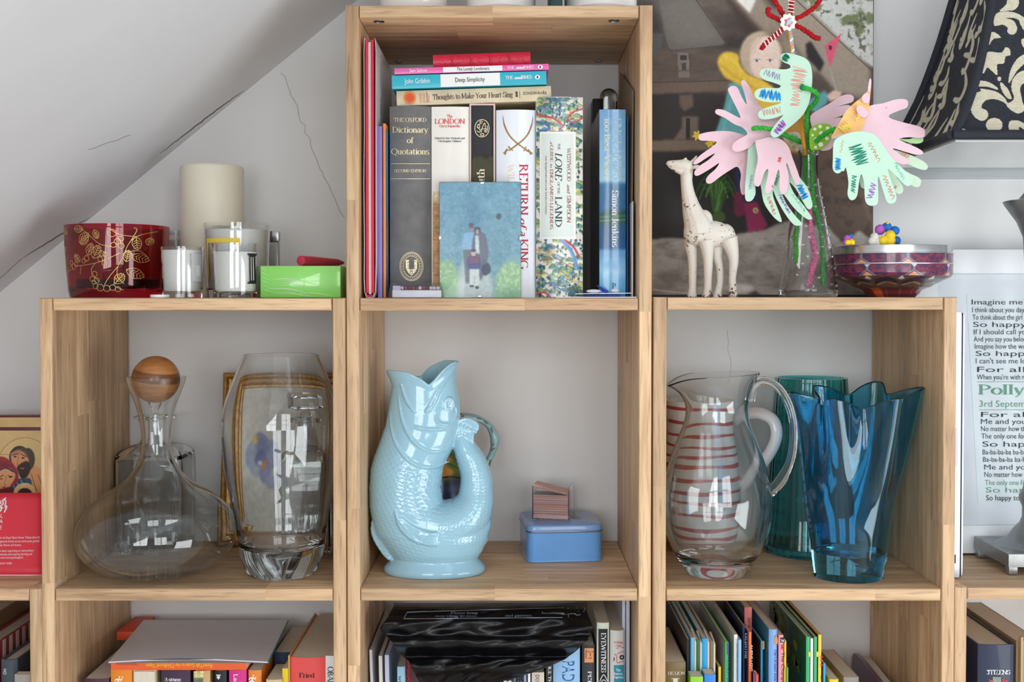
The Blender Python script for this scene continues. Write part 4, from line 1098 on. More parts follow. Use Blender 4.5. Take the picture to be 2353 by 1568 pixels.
# map-patterned book
th, f = upright('tall book in a colourful old map jacket with white label', 1231, 1340, 222, .042, .165, M('map_jacket_back', (176, 178, 172), .4, var=.2, vscale=60), PAGEG, b=.010)
def map_spine(seed):
    pc = Picture(1232, 224, 1339, 683, 108, 460, (222, 218, 206))
    rs = random.Random(seed)
    pc.tex(20, .08, 1)
    cols = [(70, 130, 130), (60, 104, 140), (112, 150, 84), (152, 176, 96), (84, 124, 92), (120, 160, 170), (196, 188, 96)]
    for k in range(330):     # hills
        x_, y_ = rs.uniform(1232, 1339), rs.uniform(224, 683); w_ = rs.uniform(6, 15); c_ = rs.choice(cols)
        q = spline([(x_ - w_, y_ + 3), (x_ - w_ * .4, y_ - w_ * .5), (x_ + w_ * .2, y_ - w_ * .3), (x_ + w_, y_ + 2)], 4)
        pc.poly(q + [(x_ + w_ * .6, y_ + 4)], c_, 1.0, .7); pc.line(q, 1.2, (46, 74, 92), 0, .8)
    for k in range(380):     # trees
        x_, y_ = rs.uniform(1232, 1339), rs.uniform(224, 683); c_ = rs.choice([(36, 88, 108), (44, 100, 96), (30, 74, 110), (60, 120, 96)])
        pc.ell(x_, y_, rs.uniform(2, 3.6), rs.uniform(2.4, 4.4), c_, .6, .85); pc.line([(x_, y_ + 3), (x_, y_ + 6)], 1, (70, 60, 50), 0, .8)
    for k in range(26):      # town roofs and name strips
        x_, y_ = rs.uniform(1236, 1330), rs.uniform(228, 680)
        pc.poly([(x_ - 8, y_), (x_ + 8, y_ - 1), (x_ + 8, y_ + 4), (x_ - 8, y_ + 5)], (214, 196, 140), .5, .8)
        for i in range(5): pc.line([(x_ - 7 + 3 * i, y_), (x_ - 6 + 3 * i, y_ + 4)], .9, (110, 84, 60), 0, .7)
        pc.poly([(x_ - 3, y_ - 2), (x_, y_ - 7), (x_ + 3, y_ - 2)], (196, 84, 78), .3, .8)
    for pts, w_, c_ in (([(1232, 262), (1252, 268), (1272, 272), (1292, 288), (1286, 296)], 5, (206, 76, 84)), ([(1232, 280), (1252, 284), (1262, 296), (1240, 300)], 6, (70, 120, 176)), ([(1339, 250), (1316, 258), (1304, 272), (1318, 282), (1339, 270)], 4, (206, 90, 96)),
                       ([(1290, 552), (1308, 570), (1318, 590), (1326, 616)], 9, (110, 150, 200)), ([(1298, 552), (1318, 568), (1330, 590)], 5, (206, 60, 74)), ([(1240, 600), (1268, 594), (1290, 600), (1312, 616)], 2, (206, 70, 84)), ([(1232, 664), (1262, 650), (1282, 662), (1316, 676)], 3, (70, 120, 186)), ([(1252, 560), (1284, 572), (1300, 590)], 2, (90, 130, 190)), ([(1232, 676), (1250, 672), (1264, 682)], 5, (206, 84, 88))):
        q = spline(pts, 6); pc.line(q, w_, c_, .5, .9); pc.line([(a + w_ * .3, b + w_ * .3) for a, b in q], 1, (40, 60, 110), 0, .6)
    return pc
map_spine(3).build('spine_print', print_mat('jacket_print', .35, .3), th, lambda x_, y_: P(x_, y_, f(x_)) - Vector((0, .0004, 0)))
lb = lambda u, v, e=.0008: P(u, v, f(u)) - Vector((0, e, 0))
MB().grid(10, 2, lambda u, v: lb(1240 + 83 * u, 303 + 247 * v)).build('title_label', M('label_white', (232, 232, 226), .5, var=.02), th, 0)
MB().grid(10, 2, lambda u, v: lb(1245 + 73 * u, 308 + 237 * v, .001)).build('title_panel', M('label_grey', (214, 222, 216), .5, var=.02), th, 0)
f2 = lambda u, v: lb(u, v, .0013)
BROWNI, SLATE = M('brown_ink', (150, 84, 84), .6, var=0), M('slate_ink', (52, 66, 66), .6, var=0)
for s_, bx, y0, w_, h, m, sl in (('WESTWOOD', 1303, 341, 76, 8.5, BROWNI, 0), ('and', 1303, 424, 20, 7, BROWNI, .25), ('SIMPSON', 1303, 450, 62, 8.5, BROWNI, 0), ('THE', 1282, 330, 15, 5, SLATE, 0), ('LORE', 1276, 351, 62, 15, SLATE, .15), ('OF THE', 1281, 419, 27, 5, SLATE, 0), ('LAND', 1276, 452, 70, 15, SLATE, 0),
                                 ('a', 1264, 326, 5, 6, BROWNI, .2), ('GUIDE', 1264, 334, 38, 7, BROWNI, 0), ('to', 1264, 376, 9, 6, BROWNI, .2), ("ENGLAND'S LEGENDS,", 1264, 389, 140, 7, BROWNI, 0), ('from Spring-Heeled Jack to the Witches of Warboys', 1253, 358, 135, 4, BROWNI, .2)):
    txt(th, s_, bx, y0, 0, h, m, rot='d', w=w_, font='serif', fn=f2, shear=sl)
# landscape book
th, f = upright('blue landscape covered book with white title at right', 1377, 1438, 251, .05, .17, M('dark_landscape_cover', (30, 56, 74), .3, coat=.4, var=.3, vscale=20), PAGEG, b=.003)
pc = Picture(1377.5, 252, 1437.5, 684, 61, 433, (120, 170, 214))
pc.vgrad([(252, (112, 166, 212)), (330, (126, 178, 216)), (415, (150, 196, 220)), (424, (60, 120, 170)), (470, (26, 92, 140)), (495, (36, 100, 110)), (505, (70, 140, 90)), (512, (30, 80, 90)), (520, (24, 82, 120)), (570, (18, 84, 140)), (577, (90, 150, 196)), (625, (140, 190, 220)), (650, (96, 166, 206)), (684, (84, 158, 202))])
pc.poly([(1377, 424), (1400, 422), (1420, 430), (1440, 424), (1440, 480), (1410, 470), (1377, 492)], (40, 104, 150), 3, .8)
pc.poly([(1377, 492), (1400, 482), (1425, 488), (1440, 480), (1440, 510), (1377, 510)], (26, 74, 70), 2, .8); pc.line([(1377, 499), (1438, 496)], 3, (90, 150, 70), 1, .7); pc.line([(1377, 508), (1438, 505)], 1.5, (130, 190, 120), .5, .8)
pc.tex(14, .06, 2)
pc.build('spine_print', GPRINT, th, lambda x_, y_: P(x_, y_, f(x_)) - Vector((0, .0004, 0)))
for s_, bx, y0, w_, h, m in (("ENGLAND'S", 1409.5, 271, 142, 18, M('sky_ink', (170, 202, 220), .5, var=0)), ('100 Best Views', 1389, 272, 141, 13, M('light_yellow_ink', (226, 220, 182), .5, var=0)), ('Simon Jenkins', 1406.5, 438, 130, 14.5, M('white_ink', (236, 240, 242), .5, var=0))): txt(th, s_, bx, y0, f, h, m, rot='d', w=w_, font='serif', eps=.0007)
txt(th, 'P', 1411, 665, f, 14, M('deep_green_ink', (26, 70, 80), .5, var=0), align='c', font='serif', eps=.0007)
# behind the landscape book: black case and clear tube
x0, x1 = XP(1361, .232), XP(1386, .232)
solo(MB().box(x0, x1, .232, .272, Z1 + E, ZP(226, .232), .002), 'black_case', M('black_plastic', (24, 24, 28), .4), 'slim black case standing behind the blue landscape book', 'case', ((x0 + x1) / 2, .25, Z1 + E))
Y = .255; c = P(1398, 300, Y); r = 20 * S(Y); zt = ZP(203, Y)
prof = [(r, Z1 + E), (r, zt - r)] + [(r * math.cos(a), zt - r + r * math.sin(a)) for a in [PI / 2 * i / 8 for i in range(1, 8)]] + [(0, zt)]
pi_ = [(0, zt - .0012)] + [((r - .0012) * math.cos(a), zt - r + (r - .0012) * math.sin(a)) for a in [PI / 2 * i / 8 for i in range(7, 0, -1)]] + [(r - .0012, zt - r), (r - .0012, Z1 + E), (r, Z1 + E)]
solo(MB().lathe(prof + pi_, c.x, Y, 36), 'glass_tube', CLEAR, 'clear round topped tube standing behind the blue landscape book', 'tube', (c.x, Y, Z1 + E))
x0, x1 = XP(1439.5, .07), XP(1443, .07)
solo(MB().box(x0, x1, .07, .19, Z1 + E, ZP(268, .07)), 'booklet', M('bright_blue_card', (44, 120, 200), .4), 'thin bright blue booklet beside the landscape book', 'booklet', (x0, .1, Z1 + E))
def sheet(pts, th_=.0004):
    """four corner points -> thin card"""
    p = [Vector(q) for q in pts]; n = (p[1] - p[0]).cross(p[3] - p[0]).normalized() * th_
    return MB().loft([p, [q + n for q in p]])
xr = BM_[2]
q = [P(1456, 208, .05), P(1426, 166, .205)]
solo(sheet([(q[0].x - .002, .05, Z1 + E), (q[0].x, .05, q[0].z), (min(q[1].x, xr - .001), .205, q[1].z), (q[1].x - .002, .205, Z1 + E)], .0012), 'brown_card', M('brown_card', (140, 122, 100), .7), 'brown card leaning on the right panel behind books', 'card', (q[0].x, .12, Z1 + E))
a, b = P(1455, 463, .03), P(1443.5, 472, .10)
th = thing('photo_card', 'photo card with white edge standing by landscape book', 'card', (a.x, .06, Z1 + E))
sheet([(a.x, .03, Z1 + E), (a.x, .03, a.z), (b.x, .10, b.z), (b.x, .10, Z1 + E)], .0008).build('card', M('white_card', (232, 234, 238), .4), th, 0)
pc = Picture(0, 0, 20, 60, 21, 61, (60, 84, 112)); pc.vgrad([(0, (96, 132, 168)), (18, (60, 90, 124)), (24, (40, 52, 60)), (60, (52, 48, 56))]); pc.tex(6, .25, 3)
d = (Vector((b.x, .10, 0)) - Vector((a.x, .03, 0))); nn = Vector((-d.y, d.x, 0)).normalized() * .0006
if nn.x > 0: nn = -nn
pc.build('picture', GPRINT, th, lambda x_, y_: Vector((a.x, .03, Z1 + E)) + d * (.03 + .94 * x_ / 20) + Vector((0, 0, .002 + (a.z - Z1 - .005) * (1 - y_ / 60))) + nn)

# ------------------------------------------------------------------ stack lying on the standing books
def tri_cover(label, pl, pr, thick, c1, texts):
    m = M(label[:12] + '_cover', c1, .35, coat=.2, var=.02)
    th, an, at = lying(label, pl, pr, thick, .045, .125, m, PAGEG, b=.0004)
    L = math.hypot(pr[0] - pl[0], pr[1] - pl[1])
    panel_on(th, at, an, L * .315, L * .70, .8, thick - .8, .045, M('cover_white', (232, 232, 232), .4, var=.02))
    for s_, fx_, h, w_, up, m_, fo in texts:
        q = at(L * fx_, up); txt(th, s_, q[0], q[1], .045, h, m_, align='c', w=w_, font=fo, tilt=an, eps=.0008)
    return th, an, at, L
WI = M('white_ink', (236, 240, 242), .5, var=0)
th, an, at = lying('cream mottled book with orange sun lying lowest of the stack', (912, 243), (1267, 231), 33.5, .05, .14, M('parchment_cover', (206, 190, 160), .5, var=.14, vscale=40), PAGE, b=.001, hard=True)
for s_, x_, up, h, w_, m_ in (('Thoughts to Make Your Heart Sing', 83, 11, 12, 184, M('brown_black_ink', (76, 62, 52), .6, var=0)), ('ZONDER', 290, 15, 6.5, 33, BLACKP), ('kidz', 324, 15, 8, 21, BLACKP)):
    q = at(x_, up); txt(th, s_, q[0], q[1], .05, h, m_, w=w_, font='serif' if 'Make' in s_ else 'sans', tilt=an)
for s_, x_, w_ in (('LLOYD-', 58, 24), ('JONES', 66, 22), ('JAGO', 75.5, 20)):
    q = at(x_, 5); txt(th, s_, q[0], q[1], .05, 5.5, M('rust_ink', (206, 100, 76), .6, var=0), rot='u', w=w_, tilt=an)
sun = at(30, 17.5)
mbs = MB(); fpl = lambda u, v: P(u, v, .0496)
st = []
for k in range(48):
    a = 2 * PI * k / 48; r = 16 if k % 2 else 12.5
    st.append((sun[0] + r * math.cos(a), sun[1] + r * math.sin(a)))
mbs.fan(st, fpl); mbs.build('sun_rays', M('orange_print', (222, 120, 44), .5, var=0), th, 0, fix=False)
MB().fan([(sun[0] + 9.5 * math.cos(2 * PI * k / 24), sun[1] + 9.5 * math.sin(2 * PI * k / 24)) for k in range(24)], lambda u, v: P(u, v, .0493)).build('sun_disc', M('red_orange_print', (206, 78, 36), .5, var=.1, vscale=200), th, 0, fix=False)
strokes(th, [[at(69.5, 5), at(69.5, 30)], [at(283, 8), at(283, 24)]], .8, BLACKP, Y=.05)
strokes(th, [[at(276, 11), at(276, 15)], [at(276, 16), at(276, 19.5)], [at(276, 20.5), at(276, 23)]], 5, BLACKP, Y=.05, name='emblem')
skyline = lambda at_, x_, up: [[at_(x_ + 1.3 * k, up), at_(x_ + 1.3 * k, up + 3 + 2.5 * abs(math.sin(k * 1.7)))] for k in range(15)]
th, an, at, L = tri_cover('turquoise and white paperback lying in the middle of stack', (901, 204.5), (1256, 193.5), 30.5, (32, 170, 190), [('John Gribbin', .165, 11, 58, 11, WI, 'sans'), ('Deep Simplicity', .505, 10, 69, 11, BLACKP, 'sans'), ('THE', .76, 7.5, 17, 14, WI, 'serif'), ('TIMES', .87, 7.5, 25, 14, WI, 'serif')])
strokes(th, skyline(at, L * .795, 13.5), 1.0, WI, Y=.0446, name='skyline')
def oval(th, at, x_, up, rx, ry):
    q = at(x_, up)
    MB().fan([(q[0] + rx * math.cos(2 * PI * k / 20), q[1] + ry * math.sin(2 * PI * k / 20)) for k in range(20)], lambda u, v: P(u, v, .0442)).build('oval_mark', WI, th, 0, fix=False)
    b_ = [(-.2, .6), (.3, .5), (.35, -.2), (.1, -.65), (-.35, -.4), (-.1, 0), (-.4, .3)]
    MB().fan([(q[0] + rx * a, q[1] + ry * c_) for a, c_ in b_], lambda u, v: P(u, v, .0438)).build('bird_mark', BLACKP, th, 0, fix=False)
oval(th, at, L * .942, 17, 6, 5)
th, an, at, L = tri_cover('thin pink and white paperback lying on the turquoise paperback', (906.5, 171), (1261, 160), 13.5, (222, 96, 166), [('Sam Selvon', .155, 7.5, 41, 3.6, WI, 'sans'), ('The Lonely Londoners', .51, 7.5, 75, 3.6, BLACKP, 'sans'), ('THE', .755, 6, 16, 4, WI, 'serif'), ('TIMES', .87, 6, 23, 4, WI, 'serif')])
strokes(th, skyline(at, L * .79, 3.5), .9, WI, Y=.0446, name='skyline'); oval(th, at, L * .945, 6.7, 6, 4.6)
rl = M('red_leather', (206, 34, 66), .38, var=.08, vscale=80, bump=.8, bscale=260, coat=.15)
th, an, at = lying('small red leather book on top of the lying stack', (995.5, 155), (1219.5, 147.5), 29, .06, .10, rl, PAGEG, b=.0025, hard=True)
for x_ in (44, 88, 132, 176):
    a, b_ = at(x_, 4), at(x_, 22); MB().tube([P(*a, .0595), P(*at(x_, 13), .0590), P(*b_, .0595)], .0011, 8).build('raised_band', rl, th)
th, an, at = lying('dark booklet lying behind under the cream book', (1142, 246), (1226, 243), 8, .10, .10, M('dark_green_card', (40, 44, 40), .5), PAGEG)

# ------------------------------------------------------------------ clip frame, bead box, cards
th = thing('clip_frame', 'frameless clip photo of a family leaning on books', 'photo frame', (XP(1104, .02), .02, Z1 + E))
zb, zt = Z1 + E, ZP(418, .037)
Lf = lambda py: .018 + .019 * (684 - py) / 266
x0, x1 = XP(1009.5, .025), XP(1197.5, .025)
cor = lambda px, py, e=0: P(px, py, Lf(py)) - Vector((0, e, 0))
pts = [cor(1009.5, 684), cor(1009.5, 418), cor(1197.5, 418), cor(1197.5, 684)]
pts = [Vector((p.x, p.y, max(p.z, Z1 + E))) for p in pts]
nrm_ = Vector((0, -1, -.019 / .15)).normalized()
MB().loft([[p - nrm_ * .003 for p in pts], [p - nrm_ * .0006 for p in pts]]).build('backing', M('hardboard', (110, 92, 76), .7), th, 0)
pc = Picture(1010.5, 419, 1196.5, 684, 187, 266, (96, 150, 176))
pc.vgrad([(419, (98, 148, 176)), (560, (116, 158, 178)), (640, (130, 162, 164)), (684, (150, 170, 150))])
n_ = pc.noise(14, 1); n2_ = pc.noise(5, 2)
pc.put(np.clip((n_ - .45) * 4, 0, 1), (80, 128, 152), .5); pc.put(np.clip((n2_ - .55) * 5, 0, 1), (150, 184, 196), .45)
pc.poly([(1068, 470), (1088, 440), (1100, 470), (1110, 520), (1098, 560), (1070, 570)], (66, 112, 146), 14, .6)
pc.ell(1146, 590, 30, 90, (84, 130, 140), 18, .4)
pc.poly([(1050, 684), (1060, 610), (1075, 592), (1095, 590), (1120, 610), (1130, 684)], (186, 190, 186), 3, .9, sm=3)
for (x_, y_, rx, ry) in ((1026, 650, 26, 52), (1176, 654, 36, 52)):
    pc.ell(x_, y_, rx, ry, (140, 178, 120), 4); pc.put(pc.mask(ring(x_, y_, rx, ry), 4) * np.clip((n2_ - .45) * 4, 0, 1), (190, 214, 160), .8)
    pc.ell(x_, y_ + ry * .55, rx * .9, ry * .4, (90, 140, 96), 8, .7)
pc.poly([(1062, 574), (1066, 540), (1078, 534), (1092, 538), (1092, 576), (1084, 576)], (132, 176, 212), 1.2, sm=3)    # blue shirt
pc.poly([(1064, 574), (1086, 574), (1080, 652), (1070, 652)], (104, 100, 108), 1.2)
pc.poly([(1090, 536), (1112, 536), (1120, 560), (1122, 590), (1108, 640), (1090, 640), (1084, 580)], (96, 92, 108), 1.2, sm=3)   # jacket
pc.poly([(1092, 542), (1100, 542), (1102, 584), (1092, 580)], (206, 214, 216), 1)
pc.ell(1083, 524, 5.5, 7.5, (150, 120, 120), .8); pc.ell(1083, 517, 6, 4.5, (70, 66, 76), .8); pc.line([(1079, 523), (1089, 523)], 1.6, (40, 40, 50))
pc.ell(1097, 530, 7.5, 9, (56, 56, 68), 1); pc.ell(1097, 533, 4.5, 6, (166, 134, 132), .8)
pc.poly([(1076, 590), (1102, 590), (1103, 620), (1076, 620)], (62, 62, 110), 1.2, sm=3); pc.poly([(1078, 588), (1100, 588), (1102, 604), (1078, 606)], (110, 62, 84), 1.5)
pc.ell(1088, 582, 5.5, 7, (206, 172, 160), .8); pc.ell(1088, 576, 6, 4, (80, 60, 60), .8)
pc.poly([(1079, 619), (1101, 619), (1102, 654), (1092, 656), (1090, 630), (1086, 656), (1079, 654)], (214, 212, 206), 1)
pc.ell(1084, 658, 5, 3, (60, 60, 66), .6); pc.ell(1096, 661, 5, 3.4, (60, 60, 66), .6)
pc.poly([(1106, 614), (1122, 604), (1128, 624), (1112, 634)], (46, 50, 70), 1.2, sm=3); pc.line([(1108, 614), (1112, 596), (1118, 606)], 1.4, (60, 60, 76))
pc.ell(1146, 497, 6, 7, (56, 74, 90), 1); pc.ell(1145, 501, 4, 3, (90, 70, 60), 1)
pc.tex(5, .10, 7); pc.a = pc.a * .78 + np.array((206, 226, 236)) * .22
pc.build('photograph', print_mat('photo_print', .35, .2), th, lambda x_, y_: Vector((cor(x_, y_).x, cor(x_, y_).y, max(cor(x_, y_).z, Z1 + E))) + nrm_ * .0000)
MB().loft([[p + nrm_ * .0004 for p in pts], [p + nrm_ * .0014 for p in pts]]).build('glass_plate', glass('pane_glass', (252, 255, 255), 0, 1.12), th, 0)
chrome = M('chrome_clip', (206, 206, 208), .2, 1.0, var=.03)
for (px, py, w_, h_) in ((1108, 421, 8, 6), (1011.5, 547, 5, 10), (1196, 548, 5, 10), (1102, 681.5, 8, 5)):
    a, b_ = cor(px - w_ / 2, py - h_ / 2), cor(px + w_ / 2, py + h_ / 2)
    MB().box(a.x, b_.x, (a.y + b_.y) / 2 - .0034, (a.y + b_.y) / 2 - .0022, max(b_.z, Z1 + E), a.z, .0004).build('clip', chrome, th)
# bead box
Yb = .003
x0, x1 = XP(891, Yb), XP(1018, Yb)
th = thing('bead_box', 'clear lidded box of red beads on white card tray', 'box', ((x0 + x1) / 2, .02, Z1 + E))
zt = ZP(650, Yb); xi0, xi1 = XP(901, Yb), XP(1014, Yb)
MB().box(xi0, xi1, Yb + .002, Yb + .036, Z1 + E + .0002, ZP(667, Yb), .0008).build('tray', M('white_tray', (228, 230, 236), .5), th)
def shell(x0, x1, y0, y1, z0, z1, t, taper=.0012):
    o = [[(x0, y0, z0), (x1, y0, z0), (x1, y1, z0), (x0, y1, z0)], [(x0 + taper, y0 + taper, z1), (x1 - taper, y0 + taper, z1), (x1 - taper, y1 - taper, z1), (x0 + taper, y1 - taper, z1)]]
    i_ = [[(x0 + t, y0 + t, z0), (x1 - t, y0 + t, z0), (x1 - t, y1 - t, z0), (x0 + t, y1 - t, z0)], [(x0 + taper + t, y0 + taper + t, z1 - t), (x1 - taper - t, y0 + taper + t, z1 - t), (x1 - taper - t, y1 - taper - t, z1 - t), (x0 + taper + t, y1 - taper - t, z1 - t)]]
    return MB().loft([i_[1], i_[0], o[0], o[1]])
shell(x0, x1, Yb, Yb + .038, Z1 + E, zt, .0006, .003).build('clear_lid', glass('clear_plastic', (250, 250, 252), 0.02, 1.35), th, 0)
rnd = random.Random(2)
bm_ = [M('red_bead', (150, 40, 34), .2, coat=.6, var=0), M('brown_bead', (92, 34, 26), .2, coat=.6, var=0), M('pearl_bead', (206, 196, 206), .2, coat=.6, var=0)]
for k in range(26):
    px = 908 + (k % 13) * 8.2 + rnd.uniform(-1, 1); yy = Yb + .009 + .011 * (k // 13)
    c = P(px, 660, yy); r = .0027
    MB().ball((c.x, yy, ZP(667, Yb) + r * .98), r, 10, (1, 1, .9)).build('bead', bm_[(k * 7 + k // 5) % 3 if px < 990 else 2], th, 180)
MB().box(XP(902, Yb), XP(920, Yb), Yb + .0035, Yb + .0038, ZP(667, Yb), ZP(657, Yb)).build('paper_tag', M('lilac_print', (190, 186, 216), .6, var=.2, vscale=900), th, 0)
# flat cards, pen and discs at the right front corner
x0, x1 = XP(1277, .01), XP(1467, .01)
zc = Z1 + E
x1 = min(x1, BM_[2] - .001)
solo(MB().box(x0, x1, .012, .075, zc, zc + .0012), 'card_stack', M('white_card', (232, 234, 238), .4), 'stack of white cards lying flat before the landscape book', 'card', ((x0 + x1) / 2, .04, zc))
x0b, x1b = XP(1322, .012), XP(1452, .012)
T = Matrix.Translation((x0b, .014, zc + .0045)) @ Matrix.Rotation(-.012, 4, 'Y')
w_ = x1b - x0b
solo(MB().box(0, w_, 0, .03, 0, .0008, 0, T), 'white_card', M('white_card', (232, 234, 238), .4), 'single white card propped over blue pens at shelf edge', 'card', (x0b + w_ / 2, .03, zc))
blue = M('blue_plastic', (24, 44, 168), .2, coat=.5)
a = Vector((XP(1395, .03), .03, zc + .0026)); 
solo(MB().tube([(XP(1425, .024), .024, zc + .0029), (XP(1340, .034), .034, zc + .0029)], .0016, 12), 'pen', blue, 'blue pen lying under the white card', 'pen', (XP(1380, .03), .03, zc + .0012))
mbp = MB().tube([P(1372, 656, .03), P(1383, 664, .028), P(1396, 673, .024)], [.0005, .0022, .0024], 10)
solo(mbp, 'pen', blue, 'blue pointed pen end sticking up over the white card', 'pen', P(1396, 673, .024))
for k, (px, py, rx, rz, lb_) in enumerate(((1364, 669.5, .0095, .0024, 'pale oval counter left of the upright blue pen end'), (1413, 668, .0056, .0026, 'small pale oval counter right of the upright blue pen end'))):
    c = P(px, py, .026 + .002 * k)
    solo(MB().ball(c, 1, 20, (rx, .003, rz), None), 'counter', M('pale_plastic', (206, 208, 220), .3), lb_, 'counter', (c.x, c.y, c.z - rz), 'pale counters by the pen', 180)
# ------------------------------------------------------------------ middle compartment: fish jug, painted jug, tin, cards
def fz(x, y): return (780 + x / 2.376, 740 + y / 2.376)
Y = .088; sY = S(Y); zu = sY / 2.376            # metres per unit of the enlarged view
fcx = P(782, 1000, Y).x
def fzz(y): return P(CX, 740 + y / 2.376, Y).z
_zl = fzz(1369)
def fp3(x, y, d=0): return Vector((fcx + x * zu, Y + d * zu, max(ZS, fzz(y) + (ZS - _zl) * max(0, 1 - (1369 - y) / 300))))
tab = lambda t: (lambda y: float(np.interp(y, [q[0] for q in t], [q[1] for q in t])))
B = [(212, 640, 645, 116), (268, 255, 632, 118), (350, 284, 634, 122), (390, 277, 645, 125), (430, 270, 652, 128), (470, 264, 656, 132), (520, 256, 658, 136), (580, 243, 655, 142), (640, 222, 640, 148), (700, 200, 612, 152), (740, 185, 590, 156), (800, 166, 562, 162), (900, 158, 548, 170), (1000, 160, 565, 176), (1080, 172, 640, 180), (1150, 192, 700, 176), (1220, 240, 730, 160), (1296, 295, 745, 140)]
B[0] = (212, 250, 646, 112)
bl, br_, bd = tab([(q[0], q[1]) for q in B]), tab([(q[0], q[2]) for q in B]), tab([(q[0], q[3]) for q in B])
NT = 64
def bring(y, off=0): 
    m, h, d = (bl(y) + br_(y)) / 2, (br_(y) - bl(y)) / 2 - off, bd(y) - off
    return [fp3(m + h * math.cos(a), y, -d * math.sin(a)) for a in [2 * PI * i / NT for i in range(NT)]]
rimc = tab([(-1, 265), (-.7, 266), (-.36, 274), (0, 308), (.22, 342), (.36, 318), (.6, 262), (.79, 230), (1, 212)])
rimb = tab([(-1, 265), (-.5, 290), (-.12, 306), (.2, 248), (.6, 210), (1, 212)])
def mouth(t, off=0, ybase=470):
    out = []
    for i in range(NT):
        a = 2 * PI * i / NT; c = math.cos(a); q = max(0, min(1, .5 + math.sin(a) * 2.2))
        y = ybase + (rimc(c) * q + rimb(c) * (1 - q) - ybase) * t
        m, h, d = (bl(y) + br_(y)) / 2, (br_(y) - bl(y)) / 2 - off, bd(y) - off
        fl = 6 * max(0, t - .75) / .25
        out.append(fp3(m + (h + fl) * c, y, -(d + fl) * math.sin(a)))
    return out
rings = [bring(y) for y in (1296, 1250, 1200, 1150, 1100, 1050, 1000, 950, 900, 850, 800, 740, 700, 660, 620, 580, 540, 500)]
rings += [mouth(t) for t in (0, .2, .4, .6, .75, .86, .94, 1.0)]
rings += [mouth(t, 14) for t in (.985, .9, .75, .5, .2)] + [bring(y, 16) for y in (520, 580, 640)]
fj = MB().loft(rings)
# bowl of the body with the curled tail
A = [(1296, 292, 750, 150), (1250, 262, 778, 172), (1180, 214, 806, 186), (1120, 188, 822, 182), (1080, 200, 826, 160), (1055, 260, 800, 110)]
fj.loft([[fp3((l + r) / 2 + (r - l) / 2 * math.cos(a), y, -d * math.sin(a)) for a in [2 * PI * i / NT for i in range(NT)]] for y, l, r, d in A])
tail = spline([(330, 960, 150, 150), (400, 1040, 150, 160), (500, 1098, 136, 172), (606, 1108, 138, 176), (690, 1060, 130, 160), (735, 985, 106, 132), (744, 920, 93, 110), (744, 860, 86, 98), (732, 800, 80, 90), (708, 740, 73, 82), (678, 680, 62, 70), (664, 630, 52, 56), (662, 590, 44, 40)], 5)
tr = []
for i, (x, y, r, d) in enumerate(tail):
    a = tail[max(i - 1, 0)]; b = tail[min(i + 1, len(tail) - 1)]
    tx, ty = b[0] - a[0], b[1] - a[1]; l = math.hypot(tx, ty); nx, ny = -ty / l, tx / l
    tr.append([fp3(x + nx * r * math.cos(q), y + ny * r * math.cos(q), d * math.sin(q)) for q in [2 * PI * k / 32 for k in range(32)]])
fj.loft(tr)
def plate(pts, half, front=0):
    fj.slab(pts, lambda u, v, q: fp3(u, v, front - half + q), 2 * half)
def ribs(lines, r, dfn):
    for l in lines:
        q = spline(l, 5); fj.tube([fp3(x, y, dfn(x, y)) for x, y in q], [r * zu * (.45 + .55 * math.sin(PI * (i + .6) / (len(q) + .2))) for i in range(len(q))], 7)
plate(spline([(618, 680), (612, 610), (628, 552), (676, 522), (722, 528), (758, 558), (756, 588), (732, 616), (722, 680)], 4, True), 42)
ribs([[(645 + k * 9, 690 - k * 4), (643 + 16 * k, 610 - k * 3), (640 + 22 * k, 548 + k * k * 2.2)] for k in range(6)], 9, lambda x, y: -44)
plate(spline([(212, 1030), (184, 1065), (173, 1110), (179, 1160), (206, 1215), (252, 1278), (306, 1310), (330, 1290), (260, 1200), (220, 1110)], 4, True), 16, -40)
ribs([[(214 + k * 9, 1060 + 27 * k), (192 + k * 9, 1085 + 25 * k), (180 + 7 * k + k * k * .9, 1105 + 23 * k)] for k in range(9)], 6, lambda x, y: -56)
plate(spline([(800, 1165), (806, 1190), (792, 1215), (768, 1232), (758, 1256), (730, 1268), (720, 1240), (760, 1190)], 4, True), 20)
def front(x, y):
    def el(l, r, d): 
        k = (x - (l + r) / 2) / ((r - l) / 2); return d * math.sqrt(max(0.02, 1 - k * k))
    v = el(bl(y), br_(y), bd(y)) if bl(y) < x < br_(y) else 20
    if y > 970:
        i = [tab([(q[0], q[j]) for q in reversed(A)])(y) for j in (1, 2, 3)]; v = max(v, el(*i) if y > 1060 else 0, 150 if y > 1020 else 0)
    return -v
# side fin, gill plates, brow, lips, eye
plate2 = [(318, 1005), (345, 1085), (400, 1142), (470, 1172), (540, 1180), (545, 1130), (518, 1085), (490, 1062), (400, 1050), (350, 1020)]
q = spline(plate2, 4, True)
ribs([[(330 + 6 * k, 1030 + k * 2), (390 + 8 * k, 1092 + (4 - k) * 9), (470 + 8 * k, 1120 + (4 - k) * 12), (540, 1116 + (4 - k) * 15)] for k in range(5)] + [plate2[:5]], 10, lambda x, y: front(x, y) - 3)
ribs([[(276, 480), (292, 590), (340, 685), (420, 755), (520, 778), (598, 760)], [(326, 400), (352, 530), (410, 630), (500, 690), (592, 688)], [(640, 235), (585, 310), (545, 380), (520, 440), (480, 478), (500, 440), (545, 350)], [(530, 470), (535, 520), (560, 545), (605, 548), (640, 500), (630, 440)], [(340, 330), (372, 420), (420, 480)], [(420, 560), (500, 572), (580, 572)]], 8, lambda x, y: front(x, y) - 1)
